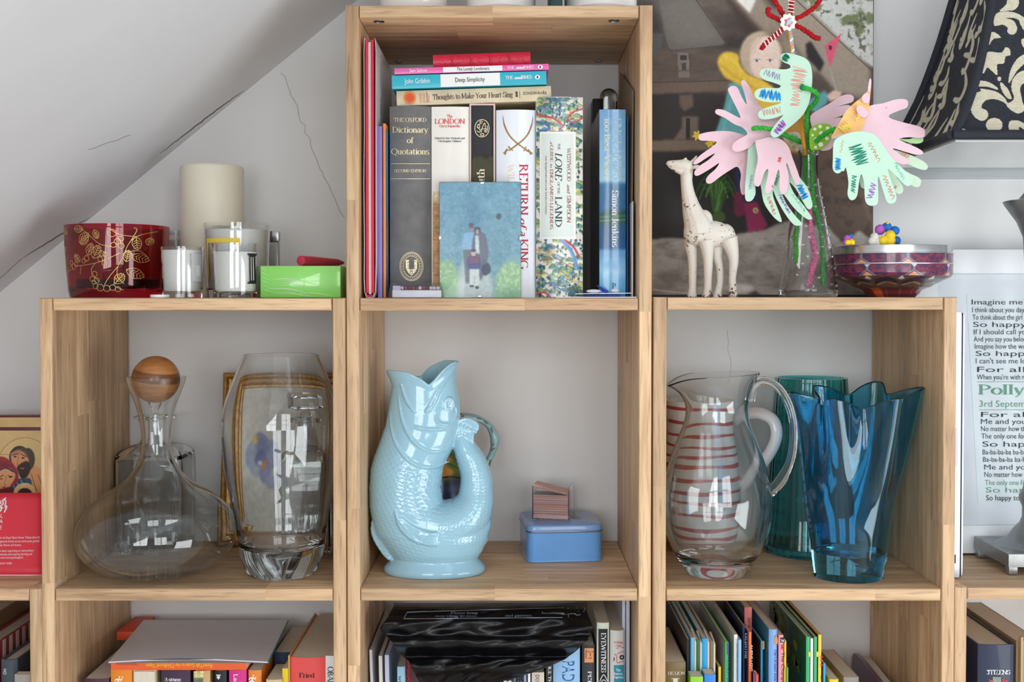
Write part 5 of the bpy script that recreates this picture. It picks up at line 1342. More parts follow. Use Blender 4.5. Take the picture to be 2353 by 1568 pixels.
for r, t in ((32, 5), (19, 3.6)):
    fj.tube([fp3(601 + r * .85 * math.cos(a), 445 + r * 1.15 * math.sin(a), front(601 + r * .7 * math.cos(a), 445) - 3) for a in [2 * PI * k / 24 for k in range(25)]], t * zu, 8, False)
fj.ball(fp3(600, 445, front(600, 445) + 4), 11 * zu, 16, (1, .6, 1.3))
ex = [fp3(x, rimc((x - 450) / 196), -(bd(300) * math.sqrt(max(0, 1 - ((x - 450) / 196) ** 2)))) for x in range(262, 641, 12)]
fj.tube(ex, 8 * zu, 8)
fj.lathe([(0, ZS), (272 * zu, ZS), (279 * zu, ZS + .0035), (277 * zu, ZS + .0075), (262 * zu, ZS + .012), (244 * zu, ZS + .0165), (232 * zu, ZS + .021), (215 * zu, ZS + .026), (0, ZS + .027)], fp3(515, 1300).x, Y, 64, sy=.66)
def remeshed(mb, voxel, smooth):
    me = bpy.data.meshes.new('t'); me.from_pydata(mb.v, [], mb.f)
    bm = bmesh.new(); bm.from_mesh(me); bmesh.ops.recalc_face_normals(bm, faces=bm.faces); bm.to_mesh(me); bm.free()
    o = bpy.data.objects.new('t', me); COL.objects.link(o)
    m = o.modifiers.new('r', 'REMESH'); m.mode = 'VOXEL'; m.voxel_size = voxel
    m = o.modifiers.new('s', 'SMOOTH'); m.iterations = smooth; m.factor = .5
    dg = bpy.context.evaluated_depsgraph_get()
    r = bpy.data.meshes.new_from_object(o.evaluated_get(dg))
    bpy.data.objects.remove(o); bpy.data.meshes.remove(me)
    return r
def solo_mesh(me, name, mat, label, cat, loc, group=None, parent=None):
    if parent is not None:
        me.transform(Matrix.Translation(-parent.location))
    else: me.transform(Matrix.Translation(-Vector(loc)))
    me.materials.clear(); me.materials.append(mat); me.shade_smooth(); me.name = name
    o = bpy.data.objects.new(name, me); COL.objects.link(o)
    if parent is not None: o.parent = parent; return o
    o.location = loc
    return tag(o, label, cat, group)
me = remeshed(fj, .00115, 3)
n = len(me.vertices); cov = np.zeros(n * 3); me.vertices.foreach_get('co', cov); cov = cov.reshape(-1, 3)
ux = (cov[:, 0] - fcx) / zu
zs_ = np.array([fzz(y) for y in range(150, 1400, 10)])
uy = np.interp(cov[:, 2], zs_[::-1], np.arange(150, 1400, 10)[::-1])
gill = np.interp(ux, [150, 230, 276, 300, 350, 430, 540, 600, 640, 900], [560, 560, 600, 640, 720, 775, 795, 780, 700, 690])
msk = np.clip((uy - gill) / 18, 0, 1) * np.clip((1292 - uy) / 20, 0, 1)
fin = np.array([0.0])
inside = ((ux > 330) & (ux < 548) & (uy > 1010 + (ux - 320) * .28) & (uy < 1012 + (ux - 315) * 1.2) & (uy < 1185))
msk = np.where(inside, 0, msk)
# overlapping scales pressed into the clay: the newest row that covers a point gives its height
def scales(u, v, R):
    h = np.zeros_like(u); dx, dy = R * 1.75, R * .92
    j0 = np.floor(v / dy)
    done = np.zeros(len(u), bool)
    for dj in (1, 0, -1, -2):
        j = j0 + dj; off = (np.mod(j, 2)) * dx / 2
        cx = np.round((u - off) / dx) * dx + off; cy = j * dy
        d = np.hypot(u - cx, v - cy)
        ok = (d < R) & ~done
        h = np.where(ok, .55 + .45 * (v - cy) / R, h); done |= ok
    return h
rot = lambda q: (ux * math.cos(q) + uy * math.sin(q), -ux * math.sin(q) + uy * math.cos(q))
h1 = scales(*rot(.25), 21); h2 = scales(*rot(-.7), 14.5)
wt = np.clip((ux - (560 - (uy - 1000) * .45)) / 30, 0, 1)
dispv = (h1 * (1 - wt) * 1.15 + h2 * wt * .75) * msk * .0011
nv = np.zeros(n * 3); me.vertex_normals.foreach_get('vector', nv); nv = nv.reshape(-1, 3)
cov = cov + nv * dispv[:, None]
me.vertices.foreach_set('co', cov.ravel()); me.update()
cer = M('pale_blue_glaze', (148, 190, 208), .13, coat=.5, var=.03, vscale=20)
solo_mesh(me, 'fish_jug', cer, 'large pale blue glazed jug shaped as a gulping fish', 'jug', (fp3(515, 1300).x, Y, ZS))

# painted jug behind the fish
Y = .212; ax = 1003; c = P(ax, 1100, Y)
th = thing('painted_jug', 'hand painted fruit jug standing behind the blue fish jug', 'jug', (c.x, Y, ZS))
o = prof_px(ax, Y, [(64, 952), (66, 960), (63, 985), (70, 1030), (84, 1080), (94, 1130), (96, 1170), (88, 1215), (74, 1250), (70, 1262)], ZS)
MB().lathe(hollow(o, .0035, .006), c.x, Y, 64).build('body', M('brown_glaze', (112, 84, 58), .2, coat=.5, var=.2), th, 60)
pc = Picture(915, 966, 1091, 1250, 120, 190, (72, 96, 64))
pc.tex(20, .3, 1)
for (x, y, rx, ry, col) in ((1018, 1062, 20, 26, (214, 142, 40)), (1008, 1044, 16, 18, (150, 84, 40)), (1040, 1120, 34, 30, (34, 46, 78)), (1000, 1130, 26, 26, (44, 56, 96)), (950, 1080, 30, 34, (216, 160, 60)), (950, 1170, 34, 30, (60, 70, 120)), (1056, 1180, 30, 30, (190, 120, 50)), (1075, 1070, 16, 30, (200, 130, 46))):
    pc.ell(x, y, rx, ry, col, 4); pc.ell(x - rx * .3, y - ry * .3, rx * .3, ry * .3, tuple(min(255, v + 50) for v in col), 5, .7)
for (x, y, r) in ((1040, 1064, .6), (1052, 1118, 1.4), (985, 1090, -.5), (930, 1130, .9), (1060, 1020, .2), (1000, 1000, 1.2)): pc.ell(x, y, 20, 9, (88, 112, 40), 1.5, 1, r); pc.line([(x - 16 * math.cos(r), y - 16 * math.sin(r)), (x + 16 * math.cos(r), y + 16 * math.sin(r))], 1.5, (40, 54, 22), .6)
pc.line(spline([(1008, 1088), (1028, 1084), (1056, 1092)], 6), 4, (28, 30, 36), 1)
def on_jug(px, py, e=.0004):
    z = P(ax, py, Y).z; r = np.interp(z, [q[1] for q in reversed(o)], [q[0] for q in reversed(o)]) + e
    a = (px - 1003) / 88 * 1.5
    return Vector((c.x + r * math.sin(a), Y - r * math.cos(a), z))
pc.build('painting', GPRINT, th, on_jug)
hp = [fz(*q) for q in ((665, 520), (705, 524), (760, 532), (815, 566), (845, 620), (848, 670), (832, 720), (808, 770), (782, 820))]
hpts = [P(x, y, Y) for x, y in spline(hp, 6)]
MB().tube(hpts, [.0058 + .0012 * math.sin(i * .3) for i in range(len(hpts))], 14, flat=1.3).build('handle', M('blue_grey_glaze', (150, 186, 196), .2, coat=.5, var=.12, vscale=60), th, 60)
for k, (x, y, r, cc) in enumerate(((765, 528, .3, 0), (800, 548, .7, 0), (833, 592, 1.2, 0), (850, 630, 1.5, 0), (846, 662, 2.2, 0), (833, 700, 2.6, 0), (822, 768, 1.8, 0))):
    px, py = fz(x, y)
    q = [(px + 9 * t * math.cos(r) - w * math.sin(r), py + 9 * t * math.sin(r) + w * math.cos(r)) for t, w in ((-1, 0), (-.4, 1.8), (.3, 1.8), (1, 0), (.3, -1.6), (-.4, -1.6))]
    MB().fan(q, lambda u, v: P(u, v, Y - .0082)).build('leaf_painting', M('leaf_green_paint', (92, 108, 70), .4), th, 0, fix=False)

# blue tin
def rrect(cx, cy, w, d, r, yaw, z, n=6):
    q = []
    for sx, sy, a0 in ((1, 1, 0), (-1, 1, 90), (-1, -1, 180), (1, -1, 270)):
        for i in range(n + 1):
            a = math.radians(a0 + 90 * i / n)
            x, y = sx * (w / 2 - r) + r * math.cos(a), sy * (d / 2 - r) + r * math.sin(a)
            q.append((cx + x * math.cos(yaw) - y * math.sin(yaw), cy + x * math.sin(yaw) + y * math.cos(yaw), z))
    return q
yaw = math.radians(6.0)
FL, FR = G(1212, 1294, ZS), G(1386, 1290, ZS)
w = (FR - FL).length; d = .108
ccx = (FL.x + FR.x) / 2 - math.sin(yaw) * d / 2; ccy = (FL.y + FR.y) / 2 + math.cos(yaw) * d / 2
HT = (CAMZ - ZS) * (1 - (1207 - 688) / (1292 - 688)); HR = (CAMZ - ZS) * (1 - (1223.5 - 688) / (1292 - 688))
tb = M('blue_tin', (104, 160, 222), .24, coat=.3, var=.03, vscale=30)
tin = thing('storage_tin', 'pale blue rectangular tin with hinged lid holding up card box', 'tin', (ccx, ccy, ZS))
R_ = .012
MB().loft([rrect(ccx, ccy, w, d, R_, yaw, ZS), rrect(ccx, ccy, w + .0012, d + .0012, R_, yaw, ZS + .0008), rrect(ccx, ccy, w + .0008, d + .0008, R_, yaw, ZS + .0018), rrect(ccx, ccy, w - .0012, d - .0012, R_, yaw, ZS + .003), rrect(ccx, ccy, w - .0012, d - .0012, R_, yaw, ZS + HR - .0006)]).build('body', tb, tin, 35)
MB().loft([rrect(ccx, ccy, w + .0016, d + .0016, R_, yaw, ZS + HR - .0004), rrect(ccx, ccy, w + .0026, d + .0026, R_, yaw, ZS + HR + .0006), rrect(ccx, ccy, w + .0016, d + .0016, R_, yaw, ZS + HR + .0016)], ).build('lid_rim', M('tin_edge', (150, 160, 172), .25, .9, var=.05), tin, 35)
lidm = M('blue_tin_lid', (116, 154, 206), .24, coat=.3, var=.03)
MB().loft([rrect(ccx, ccy, w + .0006, d + .0006, R_, yaw, ZS + HR + .0017), rrect(ccx, ccy, w + .0004, d + .0004, R_, yaw, ZS + HT - .0028), rrect(ccx, ccy, w - .0012, d - .0012, R_, yaw, ZS + HT - .0010), rrect(ccx, ccy, w - .005, d - .005, R_ - .002, yaw, ZS + HT)]).build('lid', lidm, tin, 35)
ZT = ZS + HT
rx = Vector((math.cos(yaw), math.sin(yaw), 0)); ry = Vector((-math.sin(yaw), math.cos(yaw), 0)); cc_ = Vector((ccx, ccy, ZT + .0002))
let = MB(); V, Fc, tw = layout('abcdefghi', 'serif')
let.add([tuple(cc_ + rx * (.027 - v * .010) + ry * (.040 - u * .055 / tw)) for u, v in V], Fc)
let.build('lid_lettering', M('pale_yellow_print', (192, 196, 168), .4, var=0), tin, 0, fix=False)
# clear box of cards on the tin
a, b = G(1223, 1194, ZT), G(1308, 1197, ZT)
bw = (b - a).length; bd_ = .038; by = math.atan2(b.y - a.y, b.x - a.x)
bx = Vector((math.cos(by), math.sin(by), 0)); bn = Vector((-math.sin(by), math.cos(by), 0))
box = thing('card_box', 'open clear plastic box of pinkish playing cards on tin', 'box', (a + bx * bw / 2 + bn * bd_ / 2))
Tb = Matrix(((bx.x, bn.x, 0, a.x), (bx.y, bn.y, 0, a.y), (0, 0, 1, ZT + E), (0, 0, 0, 1)))
bh = (CAMZ - ZT) * (1 - (1121 - 688) / (1197 - 688))
pl = glass('box_plastic', (250, 250, 250), .02, 1.25)
for n_, bx_ in (('front_wall', (0, bw, 0, .0008, 0, bh)), ('back_wall', (0, bw, bd_ - .0008, bd_, 0, bh)), ('side_wall', (0, .0008, .0009, bd_ - .0009, 0, bh)), ('side_wall', (bw - .0008, bw, .0009, bd_ - .0009, 0, bh)), ('bottom', (.0009, bw - .0009, .0009, bd_ - .0009, 0, .0007))):
    MB().box(*bx_, 0, Tb).build(n_, pl, box, 0)
rnd = random.Random(8); z = .0011
cms = [M('card_pink', (206, 160, 148), .5, var=.05), M('card_rose', (190, 136, 128), .5, var=.05), M('card_grey', (196, 182, 176), .5, var=.05), M('card_mauve', (172, 122, 120), .5, var=.05)]
k = 0
while z < bh * .72:
    t = .0008; j = rnd.uniform(-.0004, .0004)
    MB().box(.0016 + j, bw - .0018 + j, .0022, bd_ - .002, z, z + t, 0, Tb).build('card', cms[rnd.randrange(4)], box, 0); z += t + .00012; k += 1
zb_ = z
for q in range(6):
    T2 = Tb @ Matrix.Translation((.0016, 0, zb_ + .0098 + q * .0009)) @ Matrix.Rotation(math.radians(11 + q * .5), 4, 'Y')
    MB().box(0, bw - .003, .003, bd_ - .004, 0, .0008, 0, T2).build('card', cms[(q * 3 + 1) % 4 if q < 5 else 0], box, 0)
# ------------------------------------------------------------------ right middle compartment: jugs and coloured vases
def z7(x, y): return (1480 + x / 2.3757, 740 + y / 2.3757)
# striped white jug
Y = .218; ax = 1612; c = P(ax, 1200, Y)
th = thing('striped_jug', 'white jug with hand painted red stripes behind clear jug', 'jug', (c.x, Y, ZS))
oq = prof_px(ax, Y, [(84, 919), (82, 940), (78, 975), (80, 1010), (86, 1050), (90, 1100), (91, 1150), (89, 1200), (84, 1240), (74, 1268), (66, 1282)], ZS)
whitec = M('white_glaze', (232, 230, 228), .16, coat=.4, var=.02)
MB().lathe(hollow(oq, .0035, .006), c.x, Y, 64).build('body', whitec, th, 60)
rw = lambda z: float(np.interp(z, [q[1] for q in reversed(oq)], [q[0] for q in reversed(oq)]))
stm = M('red_stripe', (190, 72, 78), .2, coat=.3, var=.08, vscale=80)
rnd = random.Random(3)
for k, zy in enumerate((465, 540, 600, 664, 712, 770, 842, 902, 960, 1024, 1096, 1152, 1206)):
    zc = P(ax, 740 + zy / 2.3757 * 1.0, Y).z
    if zc < ZS + .008: continue
    hw_, ph = rnd.uniform(.0017, .0027), rnd.uniform(0, 6)
    rows = []
    for i in range(72):
        a = 2 * PI * i / 72; zz = zc + .0014 * math.sin(a + ph) + .0005 * math.sin(5 * a + ph); h_ = hw_ * (1 + .25 * math.sin(3 * a + ph))
        rows.append([(c.x + (rw(zz + q) + .0004) * math.cos(a), Y + (rw(zz + q) + .0004) * math.sin(a), zz + q) for q in (-h_, h_)])
    MB().loft(rows + [rows[0]], (False, False), False).build('stripe', stm, th, 180)
hp = spline([z7(545, 520), z7(590, 500), z7(650, 505), z7(705, 540), z7(724, 610), z7(700, 690), z7(640, 780), z7(580, 860), z7(545, 900)], 5)
rotp = lambda p, yy: P(p[0], p[1], yy)
MB().tube([rotp(p, Y - .004 - .046 * math.sin(PI * i / (len(hp) - 1))) for i, p in enumerate(hp)], [.0085 - .0015 * math.sin(PI * i / len(hp)) for i in range(len(hp))], 16, flat=1.25).build('handle', whitec, th, 60)
# clear glass pitcher
Y = .082; ax = 1646; c = P(ax, 1250, Y)
th = thing('glass_pitcher', 'clear glass pitcher with looped handle before striped jug', 'pitcher', (c.x, Y, ZS))
po = prof_px(ax, Y, [(h / 2.3757, 740 + y / 2.3757) for h, y in ((232, 286), (214, 320), (186, 380), (170, 440), (168, 490), (182, 560), (214, 640), (264, 780), (296, 920), (302, 1000), (288, 1130), (252, 1240), (205, 1330), (176, 1380), (158, 1405))], ZS)
zt, zb = po[0][1], ZS
inner = [(max(r - .0032, .001), z) for r, z in po if z > zb + .026]
prof = [(0, zb)] + list(reversed(po)) + inner + [(inner[-1][0] * .8, zb + .0225), (inner[-1][0] * .4, zb + .021), (0, zb + .0205)]
mbp = MB().lathe(prof, 0, 0, 96)
def spout(v):
    x, y, z = v; r = math.hypot(x, y)
    if r < 1e-6: return (c.x + x, Y + y, z)
    a = math.atan2(y, x); t = max(0, min(1, (z - (zt - .055)) / .055))
    d = min(abs(a - PI), abs(a + PI))
    k = math.exp(-(d / .55) ** 2) * t ** 1.6
    return (c.x + x * (1 + .20 * k), Y + y * (1 - .25 * k * (1 if d < .9 else 0)), z - .012 * k * t + .003 * t * math.cos(a) * t)
mbp.v = [spout(v) for v in mbp.v]
mbp.build('glass_body', CLEAR, th, 60)
hs = [(582, 430, 0), (596, 352, .006), (655, 322, .014), (735, 362, .024), (795, 470, .032), (818, 610, .034), (800, 760, .028), (752, 860, .016), (690, 930, .004)]
hpts = spline([tuple(P(*z7(x, y), Y - d)) for x, y, d in hs], 6)
rr = [.0055, .0058, .0062, .0060, .0058, .0058, .0064, .0078, .0070]
rs = np.interp(np.linspace(0, 8, len(hpts)), range(9), rr)
MB().tube(hpts, list(rs), 18, flat=.8).build('handle', CLEAR, th, 60)
# ribbed teal vase
Y = .214; ax = 1862; c = P(ax, 1200, Y)
to = prof_px(ax, Y, [(79, 868), (80, 880), (83, 930), (87, 1010), (92, 1100), (97, 1180), (103, 1235), (107, 1262), (104, 1280)], ZS)
rib = lambda a, k: 1 + .022 * abs(math.cos(18 * a)) 
zb = ZS
inner = [(r - .0032, z) for r, z in to if z > zb + .008]
prof = [(0, zb)] + list(reversed(to)) + inner + [(inner[-1][0] * .5, zb + .0065), (0, zb + .006)]
nO = len(to) + 1
solo(MB().lathe(prof, c.x, Y, 144, mod=lambda a, k: rib(a, k) if 2 <= k < nO else 1), 'ribbed_vase', glass('teal_glass', (134, 226, 226), 0, 1.45), 'teal green ribbed glass vase half behind the blue vase', 'vase', (c.x, Y, ZS), smooth=50)
# blue handkerchief vase
Y = .066
lev = [(402, 1150, 380), (440, 1150, 372), (520, 1150, 352), (640, 1148, 322), (800, 1138, 288), (950, 1124, 256), (1080, 1120, 236), (1200, 1124, 217), (1300, 1120, 205), (1350, 1116, 198), (1400, 1115, 190)]
lv = spline(list(reversed(lev)), 4)
zl = P(CX, *[740 + 1400 / 2.3757], Y).z if False else P(CX, 740 + 1400 / 2.3757, Y).z
def vz(y):
    z = P(CX, 740 + y / 2.3757, Y).z
    return z + (ZS - zl) * max(0, 1 - (1400 - y) / 260)
def vring(y, xc, h, off=0.0, n=120):
    t = max(0, min(1, (1120 - y) / 720)); s = S(Y) / 2.3757
    cx_ = P(1480 + xc / 2.3757, 1100, Y).x; R = h * s * .972
    am = .235 * t ** 1.15
    out = []
    for i in range(n):
        a = 2 * PI * i / n
        w_ = math.cos(6 * a + .5) * .8 + .2 * math.cos(2 * a + 5.6)
        r = R * (1 - am + am * w_) - off
        sharp = .02 * t * math.cos(12 * a + 1.0)
        z = vz(y) + (t ** 4) * (.0085 * w_ + .006 * math.sin(a + .6))
        out.append((cx_ + r * (1 + sharp) * math.cos(a), Y + r * (1 + sharp) * math.sin(a) * .92, z))
    return out
rings = [vring(*q) for q in lv]
top = lv[-1]
rings += [vring(top[0], top[1], top[2], .0016)] 
rings = rings[:-1] + [vring(top[0] - 3, top[1], top[2], .0012), vring(top[0], top[1], top[2], .0030)]
rings += [vring(y, x_, h, .0032) for y, x_, h in reversed(lv[:-1]) if y < 1262] 
last = [q for q in lv if q[0] < 1262][0]
rings += [vring(last[0] + 8, last[1], last[2] * .8, .004), vring(last[0] + 12, last[1], last[2] * .35, .004)]
cx_ = P(1480 + 1115 / 2.3757, 1100, Y).x
solo(MB().loft(rings), 'handkerchief_vase', glass('blue_glass', (112, 208, 240), 0, 1.45), 'bright blue handkerchief vase with wavy folded rim', 'vase', (cx_, Y, ZS), smooth=60)

# ------------------------------------------------------------------ on the right bookcase: canvas photograph
ZR = ZP(683.5, 0) + E
def z4(x, y): return (1480 + x / 2.6953, y / 2.6953)
def z5(x, y): return (1480 + x / 2.6953, 330 + y / 2.6953)
Yc = .236
x0, x1 = XP(1455, Yc), P(2006, 400, Yc).x
ztop = ZP(-190, Yc)
cv = thing('canvas_print', 'large canvas photograph of a child in yellow hood', 'picture', ((x0 + x1) / 2, Yc, ZR))
MB().box(x0, x1, Yc, Yc + .026, ZR, ztop, .0012).build('stretched_canvas', M('canvas_edge', (70, 60, 54), .7, var=.2, vscale=30), cv, 30)
pc = Picture(1455, -190, 2006, 684, 290, 460, (74, 62, 56))
Z4 = lambda *q: [z4(*p) for p in q]
Z5 = lambda *q: [z5(*p) for p in q]
pc.tex(60, .35, 1)
pc.poly([(1455, -190), (2006, -190), (2006, 60), (1455, 10)], (96, 84, 76), 10); 
pc.poly(Z4((0, 300), (620, 300), (620, 560), (0, 560)), (92, 78, 68), 4); pc.tex(14, .2, 2, ax=3)
pc.poly(Z4((10, -500), (200, -500), (310, -20), (505, 265), (485, 282), (165, 318), (140, 290)), (104, 97, 91), 2); pc.poly(Z4((60, 20), (300, -20), (470, 250), (180, 290)), (124, 117, 110), 12, .8)
pc.line(Z4((40, 20), (150, 300), (170, 316), (490, 282), (503, 262), (310, -20)), 2, (70, 64, 60), 1)
pc.poly(Z4((330, -500), (700, -500), (900, 300), (620, 200), (500, -20)), (60, 44, 38), 6)
pc.poly(Z4((520, -30), (700, -60), (940, 200), (1100, 430), (1000, 470), (700, 160)), (150, 134, 118), 6); pc.poly(Z4((720, -500), (980, -500), (1180, 120), (1400, 420), (1400, 660), (1180, 560), (960, 300), (820, 60)), (164, 150, 134), 5)
pc.line(Z4((740, 0), (900, 250), (1080, 500), (1300, 640)), 3, (96, 84, 74), 2, .8); pc.line(Z4((940, 0), (1140, 190), (1400, 430)), 2.5, (84, 74, 66), 1.5, .9)
pc.poly(Z4((1000, 275), (1030, 255), (1115, 390), (1090, 445), (1010, 360)), (34, 30, 30), 2)
pc.poly(Z4((570, -500), (760, -500), (690, 5), (655, 82), (580, 10)), (232, 226, 220), 2)
st = pc.mask(Z4((1000, -600), (1500, -600), (1500, 480), (1300, 330), (1120, 150), (960, -20)), 3)
pc.put(st, (206, 208, 204)); nz = pc.noise(26, 11); nz2 = pc.noise(9, 12)
pc.put(st * np.clip((nz - .52) * 9, 0, 1), (120, 130, 92)); pc.put(st * np.clip((nz2 - .60) * 9, 0, 1), (84, 84, 66), .8)
pc.poly(Z4((40, 205), (120, 210), (110, 290), (60, 360), (30, 360)), (86, 84, 82), 3); 
pc.poly(Z4((0, 560), (620, 590), (640, 950), (0, 960)), (48, 40, 37), 5)
pc.poly(Z4((30, 505), (560, 495), (590, 560), (40, 585)), (112, 92, 80), 3); pc.line(Z4((30, 512), (560, 498)), 2, (60, 48, 42), 1)
pc.poly(Z4((205, 328), (275, 325), (282, 480), (215, 483)), (126, 116, 106), 1); pc.poly(Z4((222, 345), (262, 343), (266, 372), (224, 374)), (58, 50, 46), 1); pc.poly(Z4((230, 392), (258, 390), (262, 432), (234, 434)), (70, 62, 56), 1); pc.line(Z4((214, 440), (280, 438)), 1.5, (60, 52, 48))
pc.poly(Z4((215, 590), (302, 585), (304, 660), (250, 690), (222, 660)), (108, 88, 76), 2); pc.poly(Z4((235, 720), (335, 722), (340, 860), (180, 870), (232, 790)), (112, 98, 88), 2); pc.poly(Z4((258, 730), (282, 730), (286, 890), (262, 890)), (40, 34, 32), 1)
pc.poly(Z4((40, 870), (640, 858), (640, 930), (40, 945)), (122, 104, 90), 2)
pc.poly(Z4((40, 945), (800, 930), (800, 1500), (40, 1500)), (34, 28, 28), 4)
pc.poly(Z4((1030, 560), (1420, 620), (1420, 1560), (1040, 1500)), (92, 74, 62), 8); pc.put(pc.mask(Z4((1040, 600), (1420, 640), (1420, 1560), (1040, 1500)), 8) * np.clip((nz - .5) * 5, 0, 1), (64, 50, 43), .8)
pc.line(Z5((1350, 300), (1420, 540)), 8, (126, 106, 92), 4, .6)
# child
pc.poly(Z4((525, 520), (590, 498), (700, 600), (830, 640), (840, 870), (425, 868), (470, 740), (500, 640)), (104, 176, 182), 2); pc.poly(Z4((990, 640), (1120, 560), (1145, 600), (1130, 640), (1060, 700)), (96, 166, 174), 2)
pc.line(Z4((560, 560), (520, 700), (480, 840)), 5, (140, 206, 208), 3, .7)
pc.ell(*z4(725, 340), 132 / 2.6953, 146 / 2.6953, (198, 178, 152), 2); pc.ell(*z4(790, 250), 60 / 2.6953, 50 / 2.6953, (96, 78, 64), 8, .7)
pc.poly(Z4((655, 320), (680, 250), (760, 225), (830, 260), (842, 380), (820, 450), (760, 490), (700, 480), (660, 420)), (238, 212, 198), 3, sm=3)
for (x, y) in ((700, 377), (778, 377)): pc.ell(*z4(x, y), 16 / 2.6953, 8 / 2.6953, (238, 232, 230), .8); pc.ell(*z4(x, y + 1), 8 / 2.6953, 8 / 2.6953, (74, 80, 110), .6); pc.line(Z4((x - 18, y - 5), (x, y - 11), (x + 18, y - 5)), 1, (120, 86, 76), .6)
pc.ell(*z4(742, 425), 16 / 2.6953, 7 / 2.6953, (216, 160, 148), 2, .8); pc.line(Z4((720, 462), (745, 468), (770, 462)), 2, (206, 120, 116), 1, .8)
for k in range(14): pc.line(spline(Z4((660 + 9 * k, 215 + abs(k - 6) * 3), (610 + 6 * k, 330), (596 + 5 * k, 440)), 5), 1.4, (226, 208, 184) if k % 2 else (160, 134, 108), .8, .55 if k < 9 else .2)
pc.poly(Z4((455, 395), (470, 345), (505, 322), (580, 335), (592, 400), (640, 460), (720, 490), (800, 540), (850, 640), (820, 740), (740, 720), (660, 600), (600, 530), (500, 480)), (238, 198, 64), 2, sm=2); pc.line(Z4((470, 400), (560, 470), (640, 520), (700, 560)), 4, (206, 158, 40), 2.5, .8); pc.line(Z4((500, 350), (560, 380), (600, 440)), 4, (250, 218, 100), 3, .8)
pc.poly(Z4((840, 680), (1010, 660), (1010, 800), (960, 950), (860, 940)), (184, 136, 58), 4)
pc.poly(Z4((1130, 590), (1180, 555), (1225, 570), (1215, 610), (1150, 630)), (232, 196, 180), 2); pc.line(Z4((1148, 415), (1190, 556)), 1.6, (190, 186, 184)); pc.poly(Z4((1118, 282), (1222, 208), (1190, 300), (1156, 418), (1130, 350)), (226, 92, 124), 1.2); pc.ell(*z4(1152, 295), 4, 6, (96, 30, 60), .8)
# daffodils
for (x, y, a) in ((330, 840, 0), (410, 885, 1)): 
    for k in range(6): pc.ell(x_ := z4(x + 16 * math.cos(k + a), y + 16 * math.sin(k + a))[0], z4(x + 16 * math.cos(k + a), y + 16 * math.sin(k + a))[1], 6, 3, (236, 206, 60), 1, 1, k + a)
pc.line(Z4((350, 870), (380, 910), (400, 960)), 2, (96, 130, 60), 1)
# plant, boots
for k in range(26):
    a = -2.9 + 2.7 * k / 25; L_ = 110 + 40 * math.sin(k * 2.1)
    b_ = z5(450 + 20 * math.cos(k), 420); e_ = z5(450 + L_ * math.cos(a), 320 + L_ * .9 * math.sin(a) + 50 * abs(math.cos(a)) ** 2)
    m_ = z5(450 + L_ * .6 * math.cos(a), 300 + L_ * .9 * math.sin(a))
    pc.line(spline([b_, m_, e_], 6), 3.4, [(58, 104, 40), (40, 82, 34), (92, 140, 58)][k % 3], .7)
pc.ell(*z5(460, 455), 16, 14, (70, 92, 34), 3)
pc.poly(Z5((560, 140), (640, 150), (720, 340), (640, 380), (570, 310)), (34, 36, 84), 2)
pc.poly(Z5((560, 300), (612, 290), (625, 440), (580, 460), (556, 430)), (112, 26, 66), 2); pc.poly(Z5((612, 370), (700, 360), (730, 440), (765, 500), (740, 545), (640, 552), (630, 460)), (146, 36, 86), 2)
for k in range(6): pc.ell(z5(690, 415)[0] + 4.5 * math.cos(k * 1.05), z5(690, 415)[1] + 4.5 * math.sin(k * 1.05), 2.4, 2.4, (190, 160, 120), .4)
# grey cloth
cl = Z5((0, 600), (140, 585), (300, 592), (480, 575), (620, 555), (740, 540), (820, 500), (900, 478), (1000, 500), (1140, 520), (1230, 620), (1330, 540), (1400, 590), (1440, 620), (1440, 960), (0, 960))
pc.poly(cl, (166, 158, 152), 2.5); cm = pc.mask(cl, 4); f1 = pc.noise(46, 21, 1.8); f2 = pc.noise(18, 22, 2.5)
pc.put(cm * np.clip((f1 - .48) * 4, 0, 1), (112, 104, 98), .75); pc.put(cm * np.clip((.46 - f1) * 4, 0, 1), (204, 198, 192), .6); pc.put(cm * np.clip((f2 - .58) * 5, 0, 1), (90, 82, 77), .45)
pc.ell(*z5(600, 900), 30, 12, (214, 210, 206), 4, .9); pc.poly(Z5((640, 935), (690, 915), (740, 950)), (60, 54, 50), 2, .8); pc.line(Z5((60, 905), (180, 920), (300, 930)), 3, (204, 200, 196), 1.5, .7)
pc.tex(5, .06, 9)
pc.poly([(1455, 678), (2006, 678), (2006, 684), (1455, 684)], (48, 40, 38), 1)  # shadow along the canvas foot, painted into the print
pc.build('photograph', print_mat('canvas_surface', .6, 0, .15), cv, lambda x, y: P(x, y, Yc) - Vector((0, .0005, 0)))

# ------------------------------------------------------------------ giraffe
Y = .105; gs = S(Y) / 2.6953
gx = P(1480, 500, Y).x
gz0 = P(1480, 330 + 950 / 2.6953, Y).z
def gp(x, y, d=0): return (gx + x * gs, Y + d * gs, ZR + (P(1480, 330 + y / 2.6953, Y).z - gz0))
g = MB()
def limb(pts, n=14): g.tube([gp(p[0], p[1], p[3] if len(p) > 3 else 0) for p in pts], [p[2] * gs for p in pts], n)
sp = lambda q, n=4: spline(q, n)
limb(sp([(140, 112, 11, 0), (152, 120, 19, 0), (180, 127, 27, 0), (215, 133, 35, 0), (250, 135, 40, 0), (276, 142, 36, 0), (292, 150, 24, 0)]))
limb(sp([(150, 134, 9, 0), (185, 150, 18, 0), (225, 165, 26, 0), (255, 165, 26, 0)]))
limb(sp([(272, 140, 34, 0), (262, 190, 38, 0), (262, 240, 37, 0), (272, 310, 42, 0), (288, 380, 54, 0), (306, 440, 68, 0), (330, 500, 86, 0), (340, 560, 84, 0)]))
